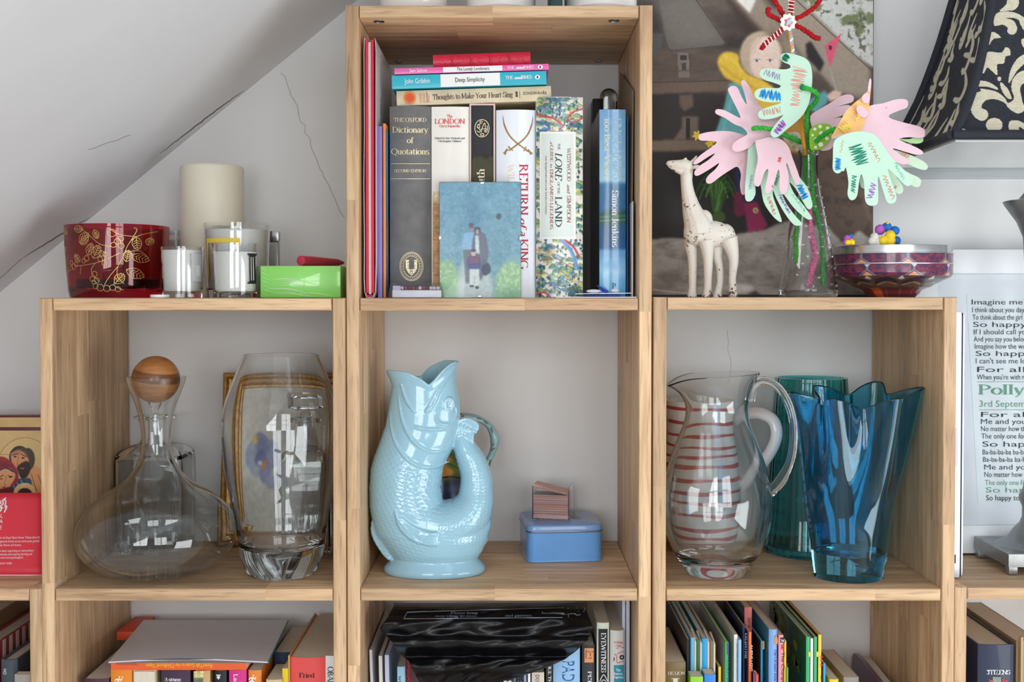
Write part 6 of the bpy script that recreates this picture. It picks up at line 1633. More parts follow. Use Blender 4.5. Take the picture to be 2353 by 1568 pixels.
for b in ((330, 540, 86, 92, 74), (420, 560, 120, 84, 76), (500, 570, 64, 76, 66), (372, 470, 52, 62, 44), (300, 560, 56, 62, 66)):
    g.ball(gp(b[0], b[1]), gs, 24, (b[2], b[4], b[3]))
limb(sp([(296, 590, 48, 34), (298, 640, 40, 34), (304, 700, 31, 34), (306, 760, 28, 34), (306, 850, 25, 34), (306, 890, 24, 34), (304, 918, 27, 34), (303, 945, 31, 34), (303, 950, 31, 34)]))
limb(sp([(378, 600, 54, -34), (385, 650, 42, -34), (390, 710, 32, -34), (391, 775, 28, -34), (390, 850, 24, -34), (389, 895, 25, -34), (387, 925, 28, -34), (385, 948, 31, -34), (385, 950, 31, -34)]))
limb(sp([(462, 600, 58, 34), (458, 650, 44, 34), (458, 700, 33, 34), (474, 765, 25, 34), (477, 850, 22, 34), (470, 895, 23, 34), (464, 925, 27, 34), (460, 948, 30, 34), (460, 950, 30, 34)]))
limb(sp([(515, 590, 58, -34), (532, 640, 46, -34), (546, 700, 34, -34), (548, 750, 28, -34), (541, 830, 23, -34), (544, 890, 24, -34), (546, 920, 27, -34), (545, 948, 29, -34), (545, 950, 29, -34)]))
limb(sp([(550, 540, 9, 0), (566, 590, 9, 0), (568, 650, 8, 4), (560, 720, 9, 8), (556, 760, 12, 10)]))
for d in (-14, 14):
    limb(sp([(262, 112, 8, d), (254, 96, 8, d), (250, 88, 10, d)], 3))
limb(sp([(285, 118, 8, -24), (300, 102, 9, -34), (318, 88, 12, -42), (324, 84, 8, -44)], 3)); limb(sp([(292, 150, 8, -24), (308, 148, 14, -36), (326, 146, 12, -44), (336, 146, 5, -48)], 3))
limb(sp([(285, 118, 8, 24), (298, 104, 9, 32), (312, 94, 9, 38)], 3))
limb(sp([(318, 330, 8, 0), (336, 390, 10, 0), (362, 430, 10, 0), (380, 450, 12, 0)]))
for d in (-30, 30): g.ball(gp(252, 128, d), 6 * gs, 10)
me = remeshed(g, .00085, 3)
gm = M('chipped_white_paint', (220, 214, 203), .6, var=0)
nt = gm.node_tree; N = nt.nodes; L = nt.links
tc = N.new('ShaderNodeTexCoord')
n1 = N.new('ShaderNodeTexNoise'); n1.inputs['Scale'].default_value = 260; n1.inputs['Detail'].default_value = 3
n2 = N.new('ShaderNodeTexNoise'); n2.inputs['Scale'].default_value = 26; n2.inputs['Detail'].default_value = 4
L.new(tc.outputs['Object'], n1.inputs['Vector']); L.new(tc.outputs['Object'], n2.inputs['Vector'])
sx = N.new('ShaderNodeSeparateXYZ'); L.new(tc.outputs['Object'], sx.inputs[0])
ft = N.new('ShaderNodeMapRange'); ft.inputs[1].default_value = .004; ft.inputs[2].default_value = .02; ft.inputs[3].default_value = .07; ft.inputs[4].default_value = 0
L.new(sx.outputs['Z'], ft.inputs[0])
m1 = N.new('ShaderNodeMath'); m1.operation = 'MULTIPLY'; m1.inputs[1].default_value = .62; L.new(n1.outputs['Fac'], m1.inputs[0])
m2 = N.new('ShaderNodeMath'); m2.operation = 'MULTIPLY_ADD'; m2.inputs[1].default_value = .5; L.new(n2.outputs['Fac'], m2.inputs[0]); L.new(m1.outputs[0], m2.inputs[2])
m3 = N.new('ShaderNodeMath'); m3.operation = 'ADD'; L.new(m2.outputs[0], m3.inputs[0]); L.new(ft.outputs[0], m3.inputs[1])
rp = N.new('ShaderNodeValToRGB'); e = rp.color_ramp.elements
e[0].position = .665; e[0].color = lin((221, 215, 205)); e[1].position = .70; e[1].color = lin((106, 84, 62)); L.new(m3.outputs[0], rp.inputs[0])
L.new(rp.outputs[0], N['Principled BSDF'].inputs['Base Color'])
b1 = N.new('ShaderNodeBump'); b1.inputs['Strength'].default_value = .35; b1.inputs['Distance'].default_value = .0006; L.new(m3.outputs[0], b1.inputs['Height']); L.new(b1.outputs[0], N['Principled BSDF'].inputs['Normal'])
solo_mesh(me, 'giraffe_figure', gm, 'chipped white giraffe ornament standing before canvas photograph', 'ornament', (gp(400, 950)[0], Y, ZR))

# ------------------------------------------------------------------ glass bottle and paper flowers
Y = .118; ax = 1857.4; c = P(ax, 600, Y)
th = thing('bottle_vase', 'conical clear glass bottle with beaded knobs holding paper flowers', 'vase', (c.x, Y, ZR))
bo_ = prof_px(ax, Y, [(h / 2.6953, 330 + y / 2.6953) for h, y in ((64, 42), (67, 50), (64, 60), (58, 75), (56, 130), (60, 200), (76, 310), (100, 430), (124, 560), (147, 700), (164, 820), (175, 890), (178, 918), (172, 945))], ZR)
MB().lathe(hollow(bo_, .0024, .009), c.x, Y, 64).build('glass_body', CLEAR, th, 60)
rb = lambda z: float(np.interp(z, [q[1] for q in reversed(bo_)], [q[0] for q in reversed(bo_)]))
rnd = random.Random(12)
for k in range(44):
    z = ZR + .012 + (bo_[0][1] - ZR - .05) * (k % 11) / 11 + rnd.uniform(0, .006); a = -PI * (.03 + .94 * ((k // 11) + rnd.uniform(.1, .9)) / 4)
    MB().ball((c.x + rb(z) * math.cos(a), Y + rb(z) * math.sin(a), z), .0019, 10).build('glass_knob', CLEAR, th, 180)
def fuzzy(par, pts, r, mat, name='pipe_cleaner_stem', seed=1):
    """chenille stem: a fat fuzzy tube"""
    rn = random.Random(seed)
    q = spline([tuple(p) for p in pts], 8)
    L_ = sum((Vector(a) - Vector(b)).length for a, b in zip(q, q[1:])); m = max(10, int(L_ / .0011))
    d = [0]
    for a, b in zip(q, q[1:]): d.append(d[-1] + (Vector(a) - Vector(b)).length)
    qs = [tuple(np.interp(L_ * i / m, d, [p[k] for p in q]) for k in range(3)) for i in range(m + 1)]
    mb = MB().tube(qs, r, 12)
    n = 12; v = []
    for i, p in enumerate(mb.v):
        ctr = Vector(qs[min(i // n, m)]); k = rn.uniform(.6, 1.35) if i < n * (m + 1) else 1
        v.append(tuple(ctr + (Vector(p) - ctr) * k))
    mb.v = v
    return mb.build(name, mat, par, 30)
GREEN, RED2, PINKP = M('green_chenille', (58, 176, 64), .95, var=.25, vscale=900), M('red_chenille', (170, 20, 28), .95, var=.25, vscale=900), M('pink_chenille', (226, 110, 156), .95, var=.2, vscale=900)
PINK, MINT, ORNG = M('pink_paper', (228, 194, 205), .75, var=.05, vscale=30), M('mint_paper', (188, 222, 201), .75, var=.03, vscale=30), M('orange_paint_paper', (236, 188, 120), .75, var=.12, vscale=60)
crayon = {}
def cray(name, col): 
    if name not in crayon: crayon[name] = M(name + '_crayon', col, .7, var=.1, vscale=900)
    return crayon[name]
def hand(par, pts, mat, Y0, tx=0.0, ty=0.0, k=0, label=None, sm=3, name='paper_hand'):
    """cut-out hand traced round a child's hand; tx, ty tilt it in depth (metres per enlarged unit)"""
    pts = [z4(*p) for p in pts]
    ucx = sum(p[0] for p in pts) / len(pts); ucy = sum(p[1] for p in pts) / len(pts)
    yf = lambda u, v: Y0 + tx * (u - ucx) * .0005 + ty * (v - ucy) * .0005 + k * ((u - ucx) ** 2 + (v - ucy) ** 2) * 1e-6
    o = MB().slab(spline(pts, sm, True), lambda u, v, d: P(u, v, yf(u, v)) + Vector((0, d, 0)), .0004).build(name, mat, par, 0)
    if label: o['label'] = label
    return o, (lambda u, v: P(u, v, yf(u, v)) - Vector((0, .0004, 0)))
def scrib(par, on, items):
    for (x, y, w, h, ang, n, nm, col, lw) in items:
        rn = random.Random(int(x * 7 + y)); pts = []
        for i in range(n + 1):
            t = i / n - .5; s_ = (1 if i % 2 else -1) * .5
            a = t * h + rn.uniform(-.05, .05) * h; b_ = s_ * w * rn.uniform(.65, 1)
            pts.append(z4(x + b_ * math.cos(ang) - a * math.sin(ang), y + b_ * math.sin(ang) + a * math.cos(ang)))
        strokes(par, [spline(pts, 3)], lw, cray(nm, col), fn=on, name='crayon_mark')
CR = {'red': (216, 70, 74), 'coral': (238, 130, 116), 'blue': (36, 140, 206), 'purple': (160, 92, 190), 'violet': (120, 70, 170), 'dkgreen': (16, 130, 100), 'teal': (60, 180, 160), 'rust': (206, 116, 70)}
def sc(x, y, w, h, ang, n, nm, lw=1.0): return (x, y, w, h, ang, n, nm, CR[nm], lw)
inb = lambda x, y, yy=Y: P(*z5(x, y), yy)
# left flower
f1 = thing('paper_flower', 'leftmost paper flower of layered pink and mint handprints', 'paper flower', P(*z4(760, 820), .09), 'paper handprint flowers')
_, on = hand(f1, [(650, 900), (700, 860), (760, 850), (850, 880), (900, 980), (950, 1080), (1010, 1160), (1040, 1250), (1040, 1285), (1015, 1295), (985, 1250), (940, 1170), (900, 1130), (930, 1200), (985, 1270), (1038, 1345), (1030, 1360), (1000, 1352), (930, 1290), (870, 1210), (850, 1190), (880, 1260), (930, 1330), (978, 1385), (965, 1398), (925, 1390), (870, 1320), (820, 1230), (800, 1180), (800, 1220), (830, 1300), (853, 1368), (835, 1372), (790, 1330), (740, 1250), (720, 1140), (690, 1150), (690, 1200), (670, 1240), (640, 1248), (625, 1220), (628, 1120), (640, 1000)], MINT, .082, 0, .02, label='mint green paper hand below the pink ones')
scrib(f1, on, [sc(790, 1275, 26, 110, -.35, 16, 'red'), sc(870, 1265, 20, 130, -.5, 18, 'violet', 1.4), sc(960, 1260, 20, 130, -.65, 16, 'teal', .8), sc(980, 1190, 44, 90, -.45, 14, 'blue', 3), sc(660, 1130, 22, 90, .15, 12, 'violet', .7), sc(820, 1120, 22, 60, .3, 12, 'dkgreen', 1)])
_, on = hand(f1, [(660, 850), (600, 830), (520, 812), (420, 815), (350, 830), (338, 850), (350, 870), (400, 872), (450, 880), (420, 910), (350, 960), (310, 1000), (305, 1015), (330, 1015), (400, 970), (440, 950), (400, 990), (340, 1030), (312, 1065), (318, 1088), (345, 1084), (410, 1046), (465, 1010), (440, 1050), (400, 1085), (383, 1115), (392, 1136), (420, 1134), (470, 1096), (540, 1050), (580, 1034), (600, 1080), (594, 1140), (600, 1190), (612, 1208), (628, 1190), (634, 1100), (650, 1010), (680, 930)], PINK, .092, .02, 0, label='pink paper hand pointing left')
scrib(f1, on, [sc(600, 1005, 26, 40, .4, 6, 'coral', .5)])
_, on = hand(f1, [(520, 560), (530, 540), (556, 532), (580, 545), (600, 590), (628, 640), (636, 640), (622, 580), (602, 520), (606, 500), (622, 498), (648, 530), (680, 595), (720, 655), (760, 690), (830, 730), (870, 712), (880, 720), (850, 760), (800, 830), (740, 870), (690, 880), (650, 915), (590, 940), (556, 935), (546, 910), (556, 885), (600, 855), (640, 830), (610, 790), (560, 770), (500, 730), (450, 708), (440, 690), (455, 676), (500, 684), (560, 715), (598, 730), (578, 680), (548, 620)], PINK, .078, .02, .01, label='pink paper hand with fingers up')
_, on = hand(f1, [(690, 880), (720, 865), (780, 850), (850, 865), (895, 910), (920, 980), (950, 1060), (965, 1110), (960, 1140), (940, 1142), (915, 1090), (890, 1020), (880, 1020), (896, 1090), (890, 1160), (872, 1200), (852, 1200), (838, 1160), (840, 1080), (832, 1050), (815, 1100), (795, 1170), (770, 1198), (750, 1190), (752, 1150), (768, 1080), (766, 1046), (745, 1070), (725, 1130), (710, 1155), (690, 1150), (680, 1130), (690, 1060), (705, 980)], PINK, .068, 0, -.02, label='pink paper hand pointing down, spotted red')
scrib(f1, on, [sc(840, 990, 26, 30, .3, 9, 'red', 1.1), sc(795, 1155, 10, 12, 0, 5, 'red', .9)])
fuzzy(f1, [P(*z4(672, 800), .066), P(*z4(700, 792), .062), P(*z4(780, 798), .062), P(*z4(860, 830), .07), P(*z4(940, 868), .105), P(*z4(975, 880), .130), P(*z4(1010, 895), .136), P(*z4(1033, 918), .1265), inb(1036, 60, .1232), inb(1036, 130, .122), inb(1044, 320, .122), inb(1066, 420, .120), inb(1096, 560, .121), inb(1108, 700, .122), inb(1110, 885, .122)], .0028, GREEN, seed=2)
# right flower
f3 = thing('paper_flower', 'rightmost paper flower of pink, orange and mint handprints', 'paper flower', P(*z4(1300, 760), .09), 'paper handprint flowers')
_, on = hand(f3, [(1160, 840), (1300, 860), (1450, 900), (1560, 930), (1650, 960), (1730, 1000), (1757, 1030), (1745, 1052), (1700, 1046), (1620, 1010), (1560, 990), (1620, 1060), (1700, 1100), (1716, 1130), (1700, 1158), (1660, 1150), (1580, 1080), (1560, 1090), (1600, 1150), (1602, 1190), (1570, 1200), (1520, 1150), (1440, 1080), (1380, 1160), (1345, 1160), (1340, 1100), (1380, 1010), (1250, 950)], M('dull_mint_paper', (196, 222, 196), .75, var=.03), .034, 0, .006, label='mint paper hand at the back')
scrib(f3, on, [sc(1610, 960, 60, 60, -.9, 10, 'rust', .8), sc(1555, 1160, 20, 20, .4, 5, 'red', .8)])
MB().slab(spline([z4(*p) for p in ((1580, 860), (1640, 862), (1690, 850), (1728, 856), (1722, 882), (1680, 890), (1620, 878))], 3, True), lambda u, v, d: P(u, v, .031) + Vector((0, d, 0)), .0004).build('paper_finger', M('leaf_mint_paper', (170, 208, 150), .75, var=.03), f3, 0)
_, on = hand(f3, [(1300, 790), (1360, 700), (1400, 655), (1480, 640), (1560, 616), (1620, 616), (1636, 640), (1625, 668), (1580, 685), (1520, 712), (1530, 735), (1620, 762), (1700, 782), (1736, 806), (1738, 840), (1715, 854), (1640, 850), (1580, 860), (1620, 885), (1690, 915), (1726, 940), (1722, 955), (1680, 958), (1600, 935), (1540, 920), (1580, 955), (1640, 990), (1636, 1012), (1600, 1018), (1520, 985), (1420, 920), (1330, 850)], PINK, .026, -.01, 0, label='pink paper hand pointing right')
scrib(f3, on, [sc(1500, 668, 14, 10, 0, 4, 'coral', .5)])
_, on = hand(f3, [(1030, 720), (1080, 680), (1150, 640), (1220, 595), (1270, 585), (1298, 600), (1292, 630), (1250, 645), (1200, 660), (1262, 650), (1282, 665), (1276, 690), (1230, 715), (1170, 735), (1215, 728), (1242, 750), (1240, 785), (1200, 808), (1160, 810), (1175, 880), (1160, 920), (1120, 934), (1085, 925), (1060, 860), (1040, 790)], PINK, .096, 0, 0, label='pale pink paper hand beside the stem')
_, on = hand(f3, [(1160, 855), (1180, 810), (1210, 760), (1250, 690), (1300, 640), (1350, 600), (1385, 560), (1395, 520), (1400, 490), (1408, 500), (1404, 560), (1396, 640), (1390, 700), (1370, 740), (1355, 790), (1325, 830), (1280, 822), (1230, 830)], ORNG, .022, .02, .01, label='orange painted paper hand curling upwards')
for q in ([(1350, 600), (1375, 575), (1396, 590), (1394, 630), (1370, 640), (1352, 622)], [(1316, 665), (1345, 655), (1385, 690), (1384, 715), (1360, 730), (1325, 705)], [(1160, 860), (1200, 838), (1280, 822), (1330, 835), (1310, 850), (1230, 850)], [(1386, 560), (1394, 500), (1402, 485), (1408, 510), (1400, 566)]):
    MB().slab(spline([z4(*p) for p in q], 3, True), lambda u, v, d: P(u, v, .0165) + Vector((0, d, 0)), .0004).build('paper_finger', PINK, f3, 0)
scrib(f3, lambda u, v: P(u, v, .0172), [(1250, 790, 60, 60, .9, 6, 'yellow', (240, 206, 90), 4), (1330, 720, 20, 60, .4, 5, 'yellow', (240, 206, 90), 3)])
_, on = hand(f3, [(1172, 900), (1190, 860), (1250, 830), (1320, 815), (1390, 820), (1440, 845), (1480, 900), (1530, 970), (1590, 1040), (1650, 1090), (1662, 1120), (1650, 1148), (1622, 1150), (1580, 1110), (1530, 1060), (1510, 1050), (1530, 1120), (1560, 1200), (1560, 1245), (1535, 1262), (1505, 1250), (1480, 1180), (1455, 1100), (1448, 1110), (1450, 1200), (1446, 1260), (1420, 1275), (1385, 1268), (1368, 1230), (1362, 1130), (1345, 1080), (1330, 1140), (1320, 1210), (1300, 1238), (1275, 1236), (1260, 1200), (1266, 1130), (1250, 1040), (1238, 1060), (1225, 1060), (1205, 1074), (1182, 1068), (1168, 1040), (1170, 980)], MINT, .002, 0, .01, label='mint green paper hand at the front right')
scrib(f3, on, [sc(1330, 960, 110, 120, -.35, 15, 'dkgreen', 2.4), sc(1200, 1018, 40, 66, .1, 12, 'blue', 3.4), sc(1425, 940, 30, 130, -.5, 12, 'rust', 1.0), sc(1580, 1060, 24, 110, -.5, 12, 'teal', .9), sc(1298, 1140, 34, 100, .1, 13, 'dkgreen', 1.8), sc(1410, 1185, 44, 90, .3, 10, 'purple', 2.0), sc(1515, 1160, 30, 150, -.4, 14, 'red', 1.0), sc(1225, 905, 16, 80, .2, 7, 'rust', .7)])
fuzzy(f3, [P(*z4(1180, 800), .034), P(*z4(1120, 830), .060), P(*z4(1075, 865), .080), P(*z4(1050, 893), .099), P(*z4(1036, 926), .1135), inb(1036, 60, .1145), inb(1036, 130, .1145), inb(1040, 300, .112), inb(1046, 420, .110)], .0028, GREEN, seed=5)
lf_ = spline([z4(*p) for p in ((1030, 925), (1024, 850), (1030, 800), (1070, 770), (1120, 766), (1160, 782), (1163, 830), (1140, 880), (1090, 926), (1060, 930))], 3, True)
MB().slab(lf_, lambda u, v, d: P(u, v, .086) + Vector((0, d, 0)), .0004).build('spotted_leaf', M('lime_paper', (136, 190, 40), .6, var=.03), f3, 0)
dots = MB()
for (x, y, r) in ((1090, 784, 12), (1138, 795, 13), (1058, 800, 10), (1098, 826, 14), (1132, 858, 12), (1064, 862, 12), (1094, 895, 15), (1044, 838, 8), (1062, 912, 10), (1152, 826, 8)):
    q = z4(x, y); rr_ = r / 2.6953
    dots.fan([(q[0] + rr_ * math.cos(2 * PI * k / 14), q[1] + rr_ * math.sin(2 * PI * k / 14)) for k in range(14)], lambda u, v: P(u, v, .0856))
o = dots.build('polka_dots', M('white_dot', (236, 240, 226), .6, var=0), f3, 0, fix=False); o['kind'] = 'stuff'
# middle flower
f2 = thing('paper_flower', 'uppermost single mint handprint paper flower on curled stem', 'paper flower', P(*z4(930, 560), .06), 'paper handprint flowers')
_, on = hand(f2, [(846, 352), (856, 334), (890, 328), (950, 342), (1000, 362), (1030, 400), (1042, 470), (1036, 560), (1020, 640), (985, 710), (930, 765), (880, 805), (840, 840), (810, 852), (788, 840), (786, 812), (815, 770), (855, 722), (862, 712), (820, 728), (760, 740), (720, 735), (706, 712), (720, 684), (780, 660), (840, 642), (840, 632), (790, 634), (730, 626), (692, 606), (684, 578), (704, 552), (760, 544), (830, 546), (845, 530), (800, 512), (745, 494), (718, 468), (720, 440), (745, 424), (800, 426), (870, 430), (904, 420), (902, 402), (870, 388), (850, 372)], MINT, .058, 0, -.01, label='mint green paper hand')
scrib(f2, on, [sc(878, 358, 46, 40, .5, 10, 'dkgreen', 3.2), sc(796, 466, 50, 100, -1.25, 12, 'violet', .9), sc(780, 588, 64, 130, -1.45, 12, 'blue', 4.2), sc(790, 690, 50, 110, 1.4, 14, 'red', .8), sc(842, 790, 50, 80, .7, 12, 'purple', 3.0), sc(955, 480, 100, 120, .2, 16, 'coral', 1.2), sc(940, 600, 70, 120, .15, 14, 'coral', 1.2)])
fuzzy(f2, [P(*z4(984, 545), .054), P(*z4(1010, 548), .050), P(*z4(1055, 565), .054), P(*z4(1074, 600), .064), P(*z4(1052, 645), .074), P(*z4(1012, 690), .082), P(*z4(1006, 780), .089), P(*z4(1024, 870), .112), P(*z4(1014, 910), .118), inb(998, 60, .122), inb(998, 130, .122), inb(988, 300, .119), inb(964, 430, .114), inb(940, 560, .111), inb(944, 660, .110), inb(938, 740, .108)], .0028, GREEN, seed=7)
MB().fan([(z4(980, 540)[0] + 6 * math.cos(2 * PI * k / 16), z4(980, 540)[1] + 7.5 * math.sin(2 * PI * k / 16)) for k in range(16)], lambda u, v: P(u, v, .0565)).build('green_spot', cray('dkgreen', CR['dkgreen']), f2, 0, fix=False)
plf = spline([z4(*p) for p in ((862, 850), (900, 822), (950, 818), (975, 850), (985, 910), (960, 946), (930, 920), (890, 890))], 3, True)
MB().slab(plf, lambda u, v, d: P(u, v, .145) + Vector((0, d, 0)), .0004).build('patterned_leaf', M('cream_pattern_paper', (222, 212, 186), .6, var=.05), f2, 0)
pl_ = []
for (x, y, r) in ((890, 852, 9), (912, 876, 10), (938, 852, 10), (950, 890, 9), (928, 912, 8), (960, 866, 8), (966, 920, 7), (918, 838, 6)):
    q = z4(x, y); pl_.append([(q[0] + r / 2.7 * math.cos(2 * PI * k / 12), q[1] + r / 2.7 * math.sin(2 * PI * k / 12)) for k in range(13)])
strokes(f2, pl_[::2], 1.2, cray('blue', CR['blue']), Y=.1446, name='ring_pattern'); strokes(f2, pl_[1::2], 1.2, cray('mustard', (206, 160, 50)), Y=.1446, name='ring_pattern')
# pencil flower with red chenille legs
pcl = thing('pipe_cleaner_flower', 'red pipe cleaner flower on a striped orange pencil', 'craft flower', P(*z4(893, 137), .06))
a, b = P(*z4(896, 150), .062), P(*z5(998, 70), .114)
MB().tube([a, b], .0030, 6).build('pencil', M('orange_pencil', (236, 168, 60), .4), pcl, 30)
cols = [(226, 110, 136), (96, 190, 196), (236, 236, 240), (120, 170, 220)]
for k in range(14):
    t0 = .005 + .020 * k; p0 = a + (b - a) * t0; p1 = a + (b - a) * (t0 + .014)
    off = Vector((0, -.0036, 0))
    MB().add([p0 + off + Vector((-.0022, 0, 0)), p0 + off + Vector((.0019, 0, .004)), p1 + off + Vector((.0019, 0, .004)), p1 + off + Vector((-.0022, 0, 0))], [(0, 1, 2, 3)]).build('tape_stripe', M('tape_%d' % (k % 4), cols[k % 4], .4, var=0), pcl, 0)
def red(pts, seed): fuzzy(pcl, [P(*z4(x, y), yy) for x, y, yy in pts], .0029, RED2, 'pipe_cleaner_leg', seed)
red([(880, 120, .058), (850, 70, .056), (805, 0, .05), (770, -60, .046)], 11); red([(905, 110, .06), (908, 60, .06), (915, 0, .06), (925, -60, .06)], 12)
red([(920, 125, .058), (1000, 85, .054), (1060, 40, .05), (1095, -10, .048)], 13); red([(920, 145, .058), (1000, 190, .054), (1060, 232, .05), (1094, 238, .048)], 14)
red([(860, 135, .058), (800, 105, .054), (766, 82, .05), (772, 48, .05)], 15); red([(870, 170, .056), (820, 215, .05), (760, 262, .042), (728, 300, .036)], 16)
wsp = []
for k in range(7):
    t = k / 7; x, y = 862 - 130 * t, 178 + 112 * t
    wsp.append([z4(x - 6, y - 16), z4(x + 8, y + 14)])
strokes(pcl, wsp, 3.0, M('white_chenille', (226, 210, 210), .95, var=.1), Y=.036, name='white_band')
wsp = [[z4(890, 70 - 22 * k), z4(930, 76 - 22 * k)] for k in range(7)]
strokes(pcl, wsp, 2.6, M('white_chenille'), Y=.0555, name='white_band')
q0 = z4(893, 137)
sc_ = [(q0[0] + 17.5 * (1 + .10 * math.cos(9 * a_)) * math.cos(a_), q0[1] + 19 * (1 + .10 * math.cos(9 * a_)) * math.sin(a_)) for a_ in [2 * PI * k / 72 for k in range(72)]]
MB().slab(sc_, lambda u, v, d: P(u, v, .050) + Vector((0, d, 0)), .002).build('scalloped_disc', M('cream_foam', (236, 232, 216), .7, var=.03), pcl, 0)
fl_ = [(q0[0] + 8.5 * (1 + .22 * math.cos(5 * a_)) * math.cos(a_), q0[1] + 1 + 9.5 * (1 + .22 * math.cos(5 * a_)) * math.sin(a_)) for a_ in [2 * PI * k / 60 for k in range(60)]]
MB().fan(fl_, lambda u, v: P(u, v, .0494)).build('pink_blossom', M('hot_pink_print', (222, 90, 136), .5, var=.1, vscale=300), pcl, 0, fix=False)
strokes(pcl, [[(q0[0] - 5 + 4 * k, q0[1] + 8 - 2 * k), (q0[0] - 1 + 4 * k, q0[1] - 6 - 2 * k)] for k in range(3)], 2, M('tape_1'), Y=.0492, name='stripe'); strokes(pcl, [[(q0[0] - 3 + 4 * k, q0[1] + 8 - 2 * k), (q0[0] + 1 + 4 * k, q0[1] - 6 - 2 * k)] for k in range(3)], 1.4, M('tape_2'), Y=.0490, name='stripe')
# pink stem in the bottle
pk_ = thing('pipe_cleaner', 'loose pink pipe cleaner standing inside the beaded glass bottle', 'pipe cleaner', inb(1030, 890, .108))
fuzzy(pk_, [inb(1018, 300, .110), inb(1024, 440, .106), inb(1034, 560, .104), inb(1060, 690, .102), inb(1036, 790, .102), inb(1022, 885, .102)], .0036, PINKP, seed=21)

# ------------------------------------------------------------------ footed tin and clay models
Y = .142; ax = 2049.5; c = P(ax, 630, Y)
th = thing('footed_tin', 'purple patterned footed tin with silver lid beside glass bottle', 'tin', (c.x, Y, ZR))
q_ = lambda h, y: (h / 2.6953 * S(Y), P(ax, 330 + y / 2.6953, Y).z)
d_ = ZR - q_(1, 947)[1]
def tp(*a): return [(r, max(ZR, z + d_ * max(0, min(1, 1 - (ZR + .09 - z) / .09 if False else 1)))) for r, z in [q_(h, y) for h, y in a]]
silver = M('tin_silver', (206, 208, 210), .25, 1.0, var=.05, vscale=60)
lidp = tp((0, 634), (344, 634), (351, 636), (352, 642), (352, 678), (360, 681), (360, 685), (352, 687))
MB().lathe(lidp, c.x, Y, 96).build('lid', silver, th, 35)
pm = M('purple_tin', (74, 44, 72), .3, coat=.3, var=.1)
body = tp((352, 687), (352, 742)); low = tp((352, 750), (352, 800), (346, 818), (325, 834), (290, 846), (250, 866), (225, 884), (196, 893), (172, 905), (158, 928), (140, 940), (134, 947))
MB().lathe(body + [(.001, body[-1][1]), (.001, body[0][1])], c.x, Y, 96).build('upper_band', pm, th, 35)
MB().lathe(tp((340, 742), (358, 742), (359, 746), (358, 749), (340, 749), (340, 742)), c.x, Y, 96).build('rim_ring', silver, th, 35)
MB().lathe(low + [(0, ZR)], c.x, Y, 96).build('bowl', M('brown_tin', (84, 58, 52), .3, coat=.3, var=.15), th, 35)
def tin_print(name, prof, y0, y1, paint, nx=220, ny=40):
    zz = [z for r, z in prof]; rr_ = [r for r, z in prof]
    pc = Picture(-96, y0, 96, y1, nx, ny, (78, 40, 74)); paint(pc)
    sd = np.cumsum([0] + [math.hypot(rr_[i + 1] - rr_[i], zz[i + 1] - zz[i]) for i in range(len(rr_) - 1)])
    def fn(u, v):
        t = sd[-1] * (v - y0) / (y1 - y0); r = float(np.interp(t, sd, rr_)) + .0004; z = float(np.interp(t, sd, zz))
        a = math.radians(u); return (c.x + r * math.sin(a), Y - r * math.cos(a), z - .0001)
    pc.build(name, print_mat('tin_print', .28, .4), th, fn)
def band(pc, off, up):
    n_ = pc.noise(5, 5, .6); pc.put(np.clip((n_ - .5) * 12, 0, 1), (150, 44, 70), .75); pc.put(np.clip((.4 - n_) * 9, 0, 1), (60, 44, 96), .8)
    y0, y1 = pc.box[1], pc.box[3]; m_ = y0 + (y1 - y0) * .45
    for k in range(-4, 5):
        x = off + 44 * k
        pc.poly([(x - 6, y1), (x, y1 - (y1 - y0) * .38), (x + 6, y1)], (216, 160, 116), .3)
        for s_ in (-1, 1): pc.line([(x, m_), (x + s_ * 9, y1 + 1)], 1.6, (124, 134, 152), .2)
        pc.line([(x, y0), (x, m_)], 2.0, (124, 134, 152), .2)
        if up: pc.poly([(x - 3, y0), (x + 3, y0), (x, m_ - 5)], (206, 212, 214), .3)
tin_print('upper_print', body, 0, 20, lambda pc: band(pc, -4, False)); tin_print('lower_print', low[:3], 0, 26, lambda pc: band(pc, 2, True))
def bowlp(pc):
    pc.a[:] = (92, 72, 62); pc.tex(4, .3, 3)
    for k in range(-3, 4):
        x = 34 * k + 8
        pc.poly(spline([(x - 15, 14), (x - 8, 4), (x + 6, 2), (x + 15, 12), (x + 4, 8), (x - 6, 10)], 4, True), (42, 28, 66), .4); pc.line([(x - 13, 14), (x, 10), (x + 13, 13)], 1.2, (190, 146, 110), .2); pc.poly([(x + 13, 4), (x + 17, 0), (x + 21, 4), (x + 17, 6)], (208, 206, 204), .4)
    pc.poly([(-96, 19), (96, 19), (96, 30), (-96, 30)], (112, 44, 48), .5)
    for k in range(-4, 5): pc.line([(26 * k - 4, 19), (26 * k - 2, 30)], 1.3, (96, 110, 132), .2)
    pc.poly([(-60, 19), (-40, 19), (-36, 30), (-56, 30)], (206, 92, 40), .6)
tin_print('bowl_print', low[2:], 0, 30, bowlp)
ZL = lidp[1][1] + .0003
clay = {'purple_clay': (190, 96, 200), 'blue_clay': (20, 110, 196), 'yellow_clay': (240, 206, 36), 'white_clay': (226, 222, 216), 'red_clay': (206, 50, 46)}
